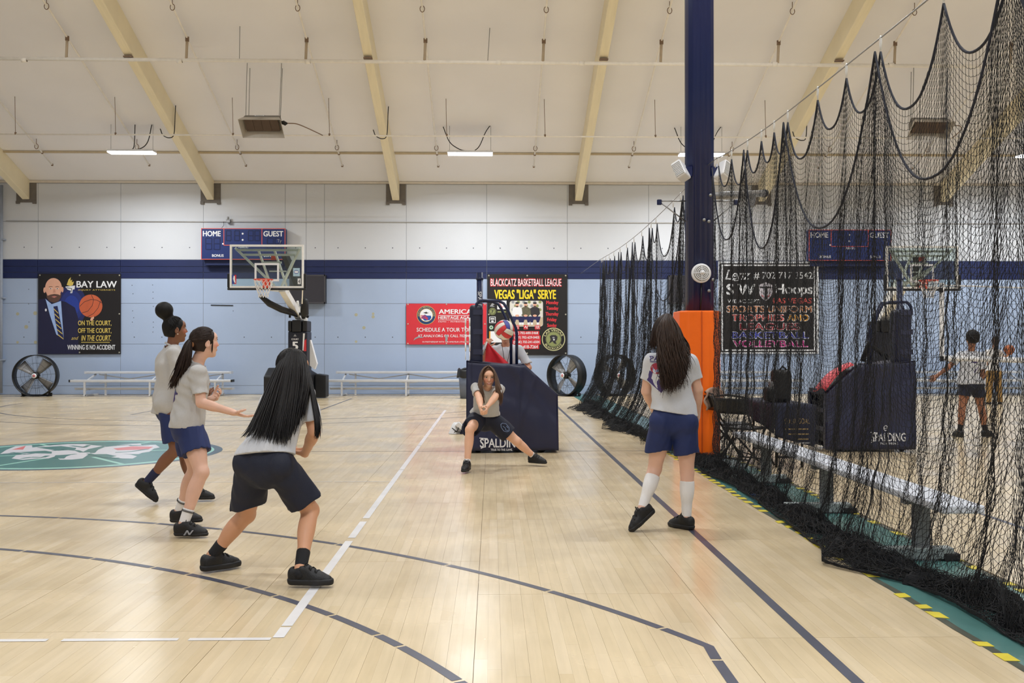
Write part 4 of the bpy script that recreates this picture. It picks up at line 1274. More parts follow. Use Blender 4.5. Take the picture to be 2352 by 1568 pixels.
# ------------------------------------------------------------------ volleyball post stands with vinyl skirts
M_navyd = mat('post_navy', (14, 29, 68), .3)
M_navypad = mat('pad_navy', (25, 29, 54), .45, var=.08, bump=.2, bscale=7)
def net_stand(label, x, y, flip, full):
    """local frame: post at the left end, skirt slopes down to the right (flip mirrors it)"""
    t = thing('net_stand', label, 'stand', (x, y, 0), 'padded volleyball post stands', world=False)
    s = -1 if flip else 1
    def X(v): return s*v
    D = .72
    out = [(0, .03), (1.215, .05), (1.2, .76), (.74, 1.185), (.4, 1.175), (.0, 1.215)]
    prm = [(X(a), b) for a, b in out]
    mb = MB()
    # front and back sheets with soft folds, side and top sheets
    def sheet(yy, sgn):
        def fn(u, v):
            xx = 1.2*u
            top = 1.215-.05*min(1, xx/.5) if xx < .74 else 1.185-(xx-.74)/.47*.43
            z = .035+(top-.035)*v
            f = .02*math.sin(xx*7+z*2)*(1-v) + .022*math.exp(-((xx-.70)/.03)**2)*(1 if v < .97 else 0) + .012*math.sin(z*9+xx*5) + .018*math.sin(xx*16)*(1-v)**2 + .014*math.exp(-((xx-.55-z*.35)/.03)**2) - .012*math.exp(-((z-1.0+xx*.45)/.035)**2)*(1 if .1 < xx < .68 else .3) + .012*math.exp(-((xx-1.45+z*.75)/.04)**2)
            return Vector((X(xx+.012*(1-v)*u), yy+sgn*f, z))
        mb.grid(fn, 44, 22)
    sheet(0, -1); sheet(D, 1)
    def edge(xx, w):
        top = 1.215 if xx < .5 else .76
        def fn(u, v): return Vector((X(xx+w*(1-v)), D*u, .035+(top-.035)*v+.0*u))
        mb.grid(fn, 8, 10)
    if not flip: edge(0, 0.0)
    if not flip: edge(1.2, .012)
    def top(u, v):
        xx = 1.2*u
        tz = 1.215-.05*min(1, xx/.5) if xx < .74 else 1.185-(xx-.74)/.47*.43
        return Vector((X(xx), D*v, tz - .03*math.sin(PI*v)*(1 if xx < .74 else .3)))
    mb.grid(top, 24, 6)
    mb.build('skirt', M_navyp, t, local=True, solid=.008)
    M_sm = mat('seam_navy', (28, 32, 60), .5)
    MB().bar((X(.07), -.012, .05), (X(.07), -.014, 1.2), .012, .006, (0, 1, 0)).build('seam', M_sm, t, local=True)
    MB().bar((X(.71), -.03, .06), (X(.71), -.03, .95), .01, .006, (0, 1, 0)).build('seam', M_sm, t, local=True)
    mb = MB()
    for a, b in (((.05, .1), (1.1, .1)), ((.05, D-.1), (1.1, D-.1))):
        mb.bar((X(a[0]), a[1], .06), (X(b[0]), b[1], .06), .1, .05)
    mb.build('base_frame', M_black, t, local=True)
    for wx in (.15, 1.0):
        for wy in (.1, D-.1):
            MB().lathe([(0, -.02), (.05, -.02), (.05, .02), (0, .02)], 12, T(X(wx), wy, .05) @ Matrix.Rotation(PI/2, 4, 'X')).build('wheel', M_blackm, t, local=True)
    px = .17 if full else .09
    MB().tube([(X(px), .3, .06), (X(px), .3, 2.40)], .042, 16).build('post', M_navyd, t, local=True)
    MB().lathe([(.043, 2.3), (.05, 2.3), (.05, 2.33), (.043, 2.33)], 16, T(X(px), .3, 0)).build('collar', M_navyd, t, local=True)
    # post padding with straps
    xa, xb = (.035, .21) if full else (-.02, .2)
    a0, a1 = sorted((X(xa), X(xb)))
    tp = 1.96 if full else 1.9
    MB().box(a0, a1, .14, .40, 1.17, tp).build('post_pad', M_navypad, t, bevel=.05, seg=4, local=True)
    mb = MB()
    for z in (1.33, 1.6, 1.86):
        mb.box(a0+.05, a1+.004, .132, .2, z-.035, z+.035)
    mb.build('strap', mat('strap_navy', (40, 44, 70), .5), t, local=True)
    # the twin bent rails
    for yy, dx in ((.16, 0), (.42, -.07)):
        k = [(.12, yy, 1.9), (.13, yy, 1.97), (.17, yy, 2.01), (.24, yy, 2.02), (.42, yy, 2.01), (.49, yy, 1.98), (.53, yy, 1.92), (.62, yy, 1.72), (.655, yy, 1.64), (.665, yy, 1.56), (.665, yy, 1.15)]
        if not full:
            k = [(-.02, yy, 1.86), (0, yy, 1.95), (.05, yy, 2.0), (.12, yy, 2.0), (.3, yy, 2.0), (.38, yy, 1.96), (.44, yy, 1.85), (.52, yy, 1.62), (.54, yy, 1.55), (.545, yy, 1.15)]
        MB().tube([(X(a+(dx if a > .3 else 0)), b, c) for a, b, c in k], .02, 10).build('rail', M_navyd, t, local=True)
    ez = (0, 0, 1)
    A = Art(t, Vector((.17, -.03, .30) if not flip else (-.62, -.034, .36)), EX, ez, (590, 700, 1150, 930), .56 if full else .47, .27 if full else .26, lift=.006)
    A.ring(830, 735, 24, 34, C_white, 1)
    A.line([(800, 742), (860, 732)], 8, C_white, 1)
    A.text('SPALDING', 598, 790, 1150, 890, C_white, 2, bold=.03)
    A.line([(590, 784), (700, 790)], 9, C_white, 1).line([(598, 902), (655, 884)], 9, C_white, 1)
    A.text('TRUE TO THE GAME.', 738, 903, 1026, 927, C_white, 2, bold=.02)
    A.done('brand_mark', 'lettering')
    if full:
        A = Art(t, Vector((X(px)+.027, .255, 2.14)), (0, 0, -1), (1, 0, 0), (0, 0, 100, 20), .36, .05, lift=.004)
        A.text('SPALDING', 0, 0, 100, 20, C_white, 2, bold=.02); A.done('mark', 'lettering')
    else:
        # open rear with shelves and a red cover hanging out
        mb = MB()
        for yy in (.03, D-.03): mb.box(*sorted((X(1.185), X(1.215))), yy-.04, yy+.04, .04, .78)
        for z in (.3, .55, .8): mb.box(*sorted((X(1.19), X(1.215))), .06, D-.06, z-.03, z+.03)
        mb.build('shelf_bar', M_navypad, t, local=True)
        MB().box(*sorted((X(.3), X(1.1))), .08, D-.08, .1, .74).build('dark_interior', M_black, t, local=True, bevel=.02)  # black box added to stand for the dark inside of the stand
        def fn(u, v):
            xx = .84+.38*u
            return Vector((X(xx), -.03+.5*v, 1.25-(xx-.74)*.93+.03*math.sin(v*5)+.07*math.sin(u*3)))
        MB().grid(fn, 10, 8).build('red_cover', mat('cover_red', (226, 78, 88), .5, bump=.3, bscale=10), t, local=True, solid=.01)
        MB().tube([(X(.3), .2, 1.25), (X(.55), .22, 1.45), (X(.62), .24, 1.2)], .04, 10).build('loose_strap', M_black, t, local=True)
    return t
net_stand('navy volleyball post stand with sloping vinyl skirt in the middle of the court', -.335, 13.12, False, True)
net_stand('navy volleyball post stand with a red cover, seen through the net', 5.64, 13.15, True, False)
# antenna rods beside the left stand
for i, (x, lab) in enumerate(((-.375, 'white and red striped net antenna leaning on the middle stand, outer one'), (-.32, 'white and red striped net antenna leaning on the middle stand, inner one'))):
    t = thing('net_antenna', lab, 'antenna', (x, 13.1, .9), 'antennas at the middle stand')
    M_r = mat('antenna_red', (206, 40, 52), .4)
    for k in range(3, 8):
        z0 = .9+.11*k
        MB().tube([(x+.004*k+.03-.035*(k/8.), 13.09, z0), (x+.004*(k+1)+.03-.035*((k+1)/8.), 13.09, z0+.11)], .005 if k < 4 else .010, 8).build('band', C_white if k % 2 or k > 3 else M_r, t)

# volleyball net strung on the other court
vn = thing('volleyball_net', 'thin volleyball net with white bands strung to the right on the other court', 'net', (6.1, 13.45, 0))
x0, x1, zt, zb = 6.1, 13.5, 2.27, 1.25
def dr(x): return -.05*math.sin(PI*min(1, (x-6.1)/7.4))*1.5
MB().box(x0, x0+.06, 13.44, 13.46, zb-.02, zt).build('side_band', C_white, vn)
MB().grid(lambda u, v: Vector((x0+(x1-x0)*u, 13.45, zb+dr(x0+(x1-x0)*u)+.075*(v-.5))), 30, 1).build('bottom_band', C_white, vn, solid=.006)
MB().grid(lambda u, v: Vector((x0+(x1-x0)*u, 13.45, zt-.03+dr(x0+(x1-x0)*u)+.02*(v-.5))), 30, 1).build('top_band', C_white, vn, solid=.006)
mb = MB()
for i in range(74):
    x = x0+.1*i
    mb.tube([(x, 13.45, zb+dr(x)), (x, 13.45, zt-.03+dr(x))], .0016, 3, caps=False)
for j in range(10):
    z = zb+.1*j
    mb.tube([(x0+(x1-x0)*i/20, 13.45, z+dr(x0+(x1-x0)*i/20)) for i in range(21)], .0016, 3, caps=False)
tag(mb.build('mesh_cord', M_black, vn), kind='stuff')
MB().tube([(5.55, 13.45, 2.22), (6.1, 13.45, 2.26)], .004, 5).tube([(5.55, 13.45, 1.22), (6.1, 13.45, 1.26)], .004, 5).build('tie_rope', M_black, vn)
MB().box(6.09, 6.13, 13.41, 13.45, 2.14, 2.2).box(6.1, 6.14, 13.41, 13.45, 1.2, 1.27).build('clip', M_black, vn)

# ------------------------------------------------------------------ volleyball in the air
vb = thing('volleyball', 'white, red and blue volleyball in the air before the navy stand', 'ball', (.128, 10.4, 1.575), world=False)
V, F = [], []
n = 12
faces6 = [((1, 0, 0), (0, 1, 0), (0, 0, 1)), ((-1, 0, 0), (0, 1, 0), (0, 0, 1)), ((0, 1, 0), (0, 0, 1), (1, 0, 0)), ((0, -1, 0), (0, 0, 1), (1, 0, 0)), ((0, 0, 1), (1, 0, 0), (0, 1, 0)), ((0, 0, -1), (1, 0, 0), (0, 1, 0))]
Rb = Matrix.Rotation(.5, 3, 'X') @ Matrix.Rotation(.75, 3, 'Y') @ Matrix.Rotation(.5, 3, 'Z')
M_vr, M_vb, M_vw = mat('ball_red', (206, 50, 56), .5), mat('ball_blue', (66, 74, 150), .5), mat('ball_white', (226, 220, 208), .5)
for fi, (nn, uu, vv) in enumerate(faces6):
    for k in range(3):
        mb = MB()
        def fn(u, v):
            a = -1+2*(k+.02+.96*u)/3
            b = -1+2*(.012+.976*v)
            a, b = math.tan(a*PI/4), math.tan(b*PI/4)
            p = Vector(nn)+Vector(uu)*a+Vector(vv)*b
            e = min(u, 1-u, v*3, (1-v)*3)
            return Rb @ (p.normalized()*(.105 - (.003 if e < .05 else 0)))
        mb.grid(fn, 7, 14)
        mb.build('panel', ((M_vw, M_vb, M_vw), (M_vr, M_vw, M_vr), (M_vw, M_vb, M_vw), (M_vw, M_vr, M_vw), (M_vb, M_vw, M_vr), (M_vw, M_vb, M_vw))[fi][k], vb, local=True)

# bin behind the middle stand, white bundle on the floor
t = thing('trash_bin', 'grey trash bin with black liner behind the navy stand', 'bin', (-.62, 27.0, 0))
MB().lathe([(0, 0), (.24, 0), (.29, .72), (.27, .72), (.23, .04), (0, .04)], 20, T(-.62, 27, 0)).build('bin_body', mat('bin_grey', (98, 106, 122), .6), t)
mb = MB()
def fn(u, v):
    a = 2*PI*u
    r = .3+.02*math.sin(a*5)+.03*v
    return Vector((-.62+r*math.cos(a), 27+r*math.sin(a), .80-.22*v+.03*math.sin(a*4)))
mb.grid(fn, 30, 4)
mb.build('liner', M_black, t, solid=.006)
t = thing('clothes_bundle', 'crumpled white and navy jacket lying on the floor left of the navy stand', 'jacket', (-.54, 16.1, 0))
def heap(cx_, cy_, rx, ry, h, seed, nu=20, nv=12):
    r_ = random.Random(seed)
    ph = [r_.uniform(0, 6) for _ in range(6)]
    def fn(u, v):
        a = 2*PI*u
        q = 1-v
        w = 1+.18*math.sin(3*a+ph[0])+.1*math.sin(5*a+ph[1])
        return Vector((cx_+rx*w*q*math.cos(a), cy_+ry*w*q*math.sin(a), .005+h*(1-q**2.2)*(1+.3*math.sin(4*a+ph[2])*q+.2*math.sin(9*a+ph[3])*q)))
    return MB().grid(fn, nu, nv)
heap(-.58, 16.1, .13, .14, .17, 3).build('white_part', C_white, t)
heap(-.44, 16.12, .10, .12, .15, 8).build('navy_part', C_navy, t)
mb = MB().prism([(-.6, .14), (-.53, .2), (-.35, .02), (-.4, .01)], lambda u, v: Vector((u, 15.95, v)), lambda u, v: Vector((u, 16.05, v)))
mb.build('sleeve', C_white, t, bevel=.015)
mb = MB().tube([(-.64, 15.96, .1), (-.56, 15.95, .04), (-.48, 15.96, .03)], .008, 5).tube([(-.62, 15.96, .02), (-.55, 15.95, .06), (-.53, 15.96, .12)], .008, 5)
mb.build('drawstring', M_black, t)

# ------------------------------------------------------------------ bench, table, chairs behind the net
t = thing('team_bench', 'long white team bench on grey legs behind the black net', 'bench', (2.82, 8.8, 0))
MB().box(2.69, 2.95, 5.9, 11.1, .40, .45).build('seat_plank', mat('bench_white', (218, 222, 232), .4, var=.06, scale=3), t, bevel=.01)
for y in (6.5, 8.35, 10.2):
    mb = MB().box(2.77, 2.87, y-.03, y+.03, .05, .40).box(2.7, 2.94, y-.04, y+.04, .37, .40)
    mb.build('leg', mat('bench_leg_grey', (120, 122, 124), .5), t)
    MB().box(2.47, 3.02, y-.05, y+.05, .012, .085).build('foot_bar', mat('foot_bar_grey', (150, 158, 158), .5), t, bevel=.006)
    MB().box(2.95, 3.06, y-.06, y+.04, .0, .05).box(2.44, 2.53, y-.06, y+.04, .0, .05).build('rubber_foot', M_blackm, t, bevel=.01)

t = thing('folding_table', 'folding table under a dark cloth behind the net', 'table', (3.44, 11.9, 0))
MB().box(3.22, 3.66, 11.25, 12.75, .70, .735).build('table_top', mat('table_grey', (120, 118, 116), .6), t, bevel=.008)
for y in (11.5, 12.5):
    mb = MB()
    for x in (3.3, 3.6): mb.tube([(x, y, 0), (x, y, .7)], .015, 8)
    mb.tube([(3.3, y, .12), (3.6, y, .12)], .012, 8)
    mb.build('leg_frame', M_black, t)
M_cloth = mat('cloth_navy', (26, 30, 54), .75, var=.1, bump=.2, bscale=20)
tc = thing('table_cloth', 'dark navy table cover with gold lettering hanging over the near end of the table', 'cloth', (3.44, 11.9, .74))
def cl(u, v):
    y = 11.23 + 1.5*u
    w = -.35+1.1*v    # across
    if w < 0: return Vector((3.205-.012*math.sin(y*9), y, .745+w*(.95-.45*u)))
    if w > .46: return Vector((3.675+.01*math.sin(y*8), y, .745-(w-.46)*.8))
    return Vector((3.205+w*1.02, y, .745))
mb = MB().grid(cl, 24, 24)
def clf(u, v):
    x = 3.2+.48*u
    return Vector((x - .03*v*u, 11.228-.02*v-.012*math.sin(u*8)*v, .745-(.36+.12*u)*v))
mb.grid(clf, 14, 12)
mb.build('cloth_sheet', M_cloth, tc, solid=.004)
A = Art(tc, Vector((3.27, 11.19, .60)), EX, (0, .03, 1), (1180, 1010, 1490, 1400), .33, .34, lift=.012)
C_gd = mat('cloth_gold', (150, 126, 80), .6)
A.text('YOUR GOAL', 1200, 1020, 1480, 1090, C_gd, 1)
for x0_, x1_, y_ in ((1210, 1460, 1150), (1250, 1470, 1215), (1340, 1460, 1280)):
    A.rect(x0_, y_, x1_, y_+16, C_gd, 1)
A.rect(1120, 1330, 1480, 1345, C_grey, 1)
A.done('print', 'lettering')
bp = thing('backpack', 'black backpack standing on the dark table cover', 'bag', (3.36, 11.7, .75))
MB().box(3.31, 3.50, 11.55, 11.8, .752, 1.13).build('main_body', M_black, bp, bevel=.04, seg=3)
MB().box(3.2, 3.34, 11.52, 11.75, .752, .93).build('front_pocket', M_black, bp, bevel=.05, seg=3)
MB().tube([(3.36, 11.6, 1.12), (3.4, 11.58, 1.17), (3.46, 11.6, 1.12)], .012, 8).build('handle', M_blackm, bp)
MB().box(3.26, 3.31, 11.6, 11.7, .9, .99).build('tag_patch', C_grey, bp, bevel=.01)
M_chair = mat('chair_black_metal', (44, 42, 40), .4, metal=.3)
def chair(label, x, y, rz):
    t = thing('folding_chair', label, 'chair', (x, y, 0), 'black folding chairs behind the net', world=False, rz=rz)
    # faces +x
    MB().box(-.2, .2, -.2, .2, .43, .455).build('seat', M_chair, t, local=True, bevel=.02)
    def fn(u, v):
        return Vector((-.27+.02*math.sin(PI*u)*-1-.06*v, -.2+.4*u, .62+.18*v))
    MB().grid(fn, 8, 4).build('backrest', M_chair, t, local=True, solid=.012)
    for sy in (-1, 1):
        MB().tube([(.26, sy*.22, 0), (-.22, sy*.22, .52), (-.33, sy*.21, .82)], .012, 8).build('front_leg', M_chair, t, local=True)
        MB().tube([(-.28, sy*.19, 0), (.05, sy*.19, .36), (.12, sy*.19, .44)], .012, 8).build('rear_leg', M_chair, t, local=True)
    MB().tube([(-.33, -.21, .82), (-.335, 0, .84), (-.33, .21, .82)], .012, 8).build('top_rail', M_chair, t, local=True)
    MB().tube([(.2, -.22, .07), (.2, .22, .07)], .009, 7).tube([(-.22, -.19, .09), (-.22, .19, .09)], .009, 7).build('stretcher', M_chair, t, local=True)
    return t
chair('black folding chair behind the net close to the orange pad', 2.98, 12.35, .15)
chair('black folding chair behind the net at the near corner of the table', 3.0, 11.72, .7)
t = thing('draped_sweater', 'pale and brown sweater draped over the chair by the orange pad', 'sweater', (2.72, 12.2, .62))
def fn(u, v):
    return Vector((2.62+.2*u+.02*math.sin(v*9), 12.16+.06*math.sin(u*5), .86-.24*v+.04*math.sin(u*PI)))
MB().grid(fn, 10, 10).build('cloth', mat('sweater_brown', (176, 146, 128), .9, var=.3, scale=12), t, solid=.02)
tag(MB().tube([(2.42, 9.3, .01), (2.5, 9.2, .02), (2.6, 9.22, .012), (2.66, 9.1, .02)], .012, 6).build('blue_wrapper', mat('wrapper_blue', (30, 110, 220), .2)), 'crinkled blue wrapper lying on the green strip', 'wrapper')

# ------------------------------------------------------------------ divider net
M_net = mat('net_cord', (15, 14, 17), .8, var=.1)
M_rope = mat('net_rope', (34, 36, 48), .8)
M_hook = mat('hook_white', (222, 222, 220), .5)
NX = 2.71
def zcab(y):
    # the cable sags between its fixings
    if y < 12.6: u = (y-4)/8.6; return 3.57 + .03*(1-4*u*(1-u)) - .02 + (.10 if y > 11.9 else .1*max(0, (y-9)/3)**2)
    u = (y-12.6)/12.4
    return 3.67 - .14*math.sin(PI*min(1, u))- .08*u
def tubes_np(lines, r, sides=3):
    """lines: list of (n,3) arrays; returns V, F"""
    Vs, Fs, off = [], [], 0
    for P in lines:
        P = np.asarray(P, float)
        n = len(P)
        if n < 2: continue
        t = np.empty_like(P)
        t[1:-1] = P[2:]-P[:-2]; t[0] = P[1]-P[0]; t[-1] = P[-1]-P[-2]
        t /= np.linalg.norm(t, axis=1)[:, None]+1e-9
        ref = np.array([.31, .53, .79])
        a = np.cross(t, ref); a /= np.linalg.norm(a, axis=1)[:, None]+1e-9
        b = np.cross(t, a)
        ring = [P + r*(a*math.cos(2*PI*j/sides)+b*math.sin(2*PI*j/sides)) for j in range(sides)]
        V = np.stack(ring, 1).reshape(-1, 3)
        i = np.arange(n-1)
        for j in range(sides):
            j2 = (j+1) % sides
            Fs.append(np.stack([i*sides+j, i*sides+j2, (i+1)*sides+j2, (i+1)*sides+j], 1)+off)
        Vs.append(V); off += len(V)
    return np.concatenate(Vs), np.concatenate(Fs)

def curtain(hooks, sagf, cell, fold, xoff, seed, rfac, relax, floor_shift):
    """netting hung from hooks (list of y); returns strand polylines and the rope line"""
    r_ = np.random.default_rng(seed)
    ys, zs = [], []
    for (y0, y1), sg in zip(zip(hooks, hooks[1:]), sagf):
        n = 40
        u = np.linspace(0, 1, n, endpoint=False)
        # catenary-like, steep at the hooks
        sag = abs(y1-y0)*sg
        s = 1-np.abs(2*u-1)**2.3
        yy = y0+(y1-y0)*u
        zz = (zcab(y0)-.1)*(1-u)+(zcab(y1)-.1)*u - sag*s
        ys.append(yy); zs.append(zz)
    ys = np.concatenate(ys+[[hooks[-1]]]); zs = np.concatenate(zs+[[zcab(hooks[-1])-.1]])
    xs = np.full_like(ys, NX+xoff)
    arc_ = np.concatenate([[0], np.cumsum(np.hypot(np.diff(ys), np.diff(zs)))])
    nc = int(arc_[-1]*rfac/cell)
    q = np.linspace(0, arc_[-1], nc)
    yq, zq = np.interp(q, arc_, ys), np.interp(q, arc_, zs)
    nr = int(3.7/cell)
    ph = np.cumsum(r_.normal(0, .25, nc)) + np.arange(nc)*.45
    ph2 = np.arange(nc)*.21+r_.uniform(0, 6)
    drift = np.interp(np.arange(nc), np.arange(0, nc+20, 20), r_.normal(0, .035, len(np.arange(0, nc+20, 20))))
    drift2 = np.interp(np.arange(nc), np.arange(0, nc+14, 14), r_.normal(0, .07, len(np.arange(0, nc+14, 14))))
    k = np.arange(nr)
    Z = zq[:, None]-cell*k[None, :]
    depth = np.clip((3.5-Z)/3.4, 0, 1)
    X = NX+xoff+fold*np.sin(ph)[:, None]*np.clip(.12+depth*.9, 0, 1)+fold*.7*np.sin(ph2)[:, None]*depth - floor_shift*(.12*depth+.88*depth**7)*(1-np.clip((yq[:, None]-10.9)/.9, 0, 1)*(yq[:, None] < 12.6)) + .012*np.sin(k[None, :]*.9+ph[:, None]*2)*depth
    X += drift2[:, None]*depth*.35
    rel = np.clip(depth*1.5, 0, 1)*relax
    Y = yq[:, None]*(1-rel) + np.linspace(hooks[0], hooks[-1], nc)[:, None]*rel + drift[:, None]*depth + .018*np.sin(k[None, :]*.5+ph2[:, None]*3)*depth + .03*np.cos(ph)[:, None]*depth
    zf = .03
    vis = Z > zf
    lines = []
    P = np.stack([X, Y, Z], 2)
    for i in range(nc):
        m = int(vis[i].sum())
        if m > 1:
            L_ = P[i, :m]
            end = L_[-1].copy(); end[2] = .02
            lines.append(np.vstack([L_, end]))
    for j in range(nr):
        idx = np.where(vis[:, j])[0]
        if len(idx) < 2: continue
        for run in np.split(idx, np.where(np.diff(idx) > 1)[0]+1):
            if len(run) > 1:
                L_ = P[run, j]
                # short sag between neighbouring strands
                mid = (L_[1:]+L_[:-1])/2
                mid[:, 2] -= .008
                full = np.empty((len(L_)*2-1, 3)); full[0::2] = L_; full[1::2] = mid
                lines.append(full)
    rope = np.stack([xs, ys, zs], 1)
    return lines, rope

dn = thing('divider_net', 'black divider net hung in swags from a cable between the two courts', 'net', (2.6, 8, 0))
parts = []
hA = [11.85, 11.2, 10.5, 9.95, 9.5, 9.06, 8.22, 7.55, 6.88, 5.91, 5.1, 4.3, 3.5]
hB = [12.02, 10.5, 9.06, 6.88, 5.1, 3.5]
sA = [.42, .46, .5, .55, .55, .48, .46, .5, .52, .5, .5, .5]
sB = [.6, .76, .5, .58, .55]
rope_lines = []
L1, r1 = curtain(hA, sA, .045, .035, 0.0, 1, 1.0, .62, .17)
L2, r2 = curtain(hB, sB, .045, .045, -.04, 2, 1.0, .55, .15)
hC = [24.6, 24.3, 23.66, 22.96, 22.1, 21.0, 20.0, 18.95, 17.97, 16.9, 16.4, 14.83, 14.25, 13.9, 13.0]
hD = [24.6, 23.66, 21.0, 18.95, 16.9, 13.9, 12.9]
L3, r3 = curtain(hC, [.9, .5, .5, .4, .42, .42, .42, .42, .45, .55, .4, .45, .6, .6], .06, .05, .02, 3, 1.0, .12, .45)
L4, r4 = curtain(hD, [.9, .75, .7, .8, .45, .9], .06, .06, -.03, 4, 1.0, .05, .45)
V, F = tubes_np(L1+L2, .00155)
tag(np_mesh('near_netting', V, F, M_net, dn, smooth=True), kind='stuff')
V, F = tubes_np(L3+L4, .0021)
tag(np_mesh('far_netting', V, F, M_net, dn, smooth=True), kind='stuff')
mb = MB()
for r_ in (r1, r2, r3, r4):
    mb.tube([tuple(p) for p in r_[::2]], .0085, 6)
mb.build('top_rope', M_rope, dn)
MB().tube([(NX, y, zcab(y)) for y in np.linspace(3.4, 12.42, 40)], .006, 6).build('cable', M_steel, dn)
MB().tube([(NX, y, zcab(y)) for y in np.linspace(12.78, 25.2, 40)] + [(2.6, 29.35, 3.55)], .006, 6).build('cable', M_steel, dn)
hk0 = None
for y in sorted(set(hA+hB+hC+hD)):
    z = zcab(y)
    mb = MB().tube([(NX, y, z-.09), (NX, y-.012, z-.04), (NX, y-.008, z), (NX, y, z+.012), (NX, y+.012, z), (NX, y+.012, z-.05), (NX, y, z-.10)], .006, 6)
    mb.build('hook', M_hook, dn)
# the slack lying on the floor
lines = []
pr = np.random.default_rng(9)
PY = np.array([3.4, 4.2, 4.8, 5.3, 5.8, 6.34, 6.8, 7.6, 8.8, 9.8, 10.9, 12.2, 13.4, 15.6, 16.3, 16.9, 18.5, 20.1, 21.2, 22.2, 23.5, 25])
PL = np.array([2.52, 2.50, 2.49, 2.50, 2.46, 2.14, 2.28, 2.32, 2.38, 2.42, 2.34, 2.38, 2.3, 2.24, 2.02, 1.9, 2.1, 1.90, 1.95, 1.72, 2.1, 2.4])
PR = np.array([2.85, 2.82, 2.78, 2.75, 2.68, 2.62, 2.58, 2.58, 2.62, 2.66, 2.66, 2.7, 2.6, 2.6, 2.5, 2.5, 2.45, 2.4, 2.45, 2.4, 2.5, 2.7])
def pile_h(u, y): return (.03+.085*np.sin(PI*np.clip(u, 0, 1))**.8)*(1+.35*np.sin(y*5.1)+.2*np.sin(y*13+u*4))
for i in range(2600):
    y = pr.uniform(3.5, 24.5) if i % 3 == 0 else pr.uniform(3.5, 12.6)
    n = 14
    u = pr.uniform(0, 1)
    yy, uu = y, u
    P = []
    a = pr.uniform(0, 6.28)
    for k in range(n):
        l, r_ = np.interp(yy, PY, PL), np.interp(yy, PY, PR)
        h = pile_h(np.array(uu), yy)
        P.append((l+(r_-l)*uu, yy, max(.006, float(h)*pr.uniform(.5, 1.12))))
        a += pr.normal(0, .7)
        yy += .055*math.cos(a)*1.4
        uu = min(1.05, max(-.06, uu+.055*math.sin(a)/.4))
    lines.append(np.array(P))
V, F = tubes_np(lines, .0018)
tag(np_mesh('slack_netting', V, F, M_net, dn, smooth=True), kind='stuff')
# the matted heart of the pile
yv = np.linspace(3.45, 24.6, 420)
nu = 9
uu = np.linspace(0.06, .94, nu)
l, r_ = np.interp(yv, PY, PL), np.interp(yv, PY, PR)
jit = .04*np.sin(yv*6.3)+.03*np.sin(yv*14.7+1)+.02*np.sin(yv*31)
Xm = (l+.07+jit*1.3)[:, None]+((r_-l-.12)[:, None]*uu[None, :])
Zm = .004+.75*pile_h(uu[None, :]*np.ones((len(yv), 1)), yv[:, None])*np.sin(PI*np.linspace(0, 1, nu))[None, :] + .01*pr.normal(0, 1, (len(yv), nu))*np.sin(PI*np.linspace(0, 1, nu))[None, :]
Ym = np.repeat(yv[:, None], nu, 1)
V = np.stack([Xm, Ym, Zm], 2).reshape(-1, 3)
i, j = np.meshgrid(np.arange(len(yv)-1), np.arange(nu-1), indexing='ij')
a = (i*nu+j).ravel()
F = np.stack([a, a+1, a+nu+1, a+nu], 1)
tag(np_mesh('matted_netting', V, F, mat('net_matted', (17, 17, 20), .95, var=.4, scale=30, bump=.8, bscale=60), dn, smooth=False), kind='stuff')
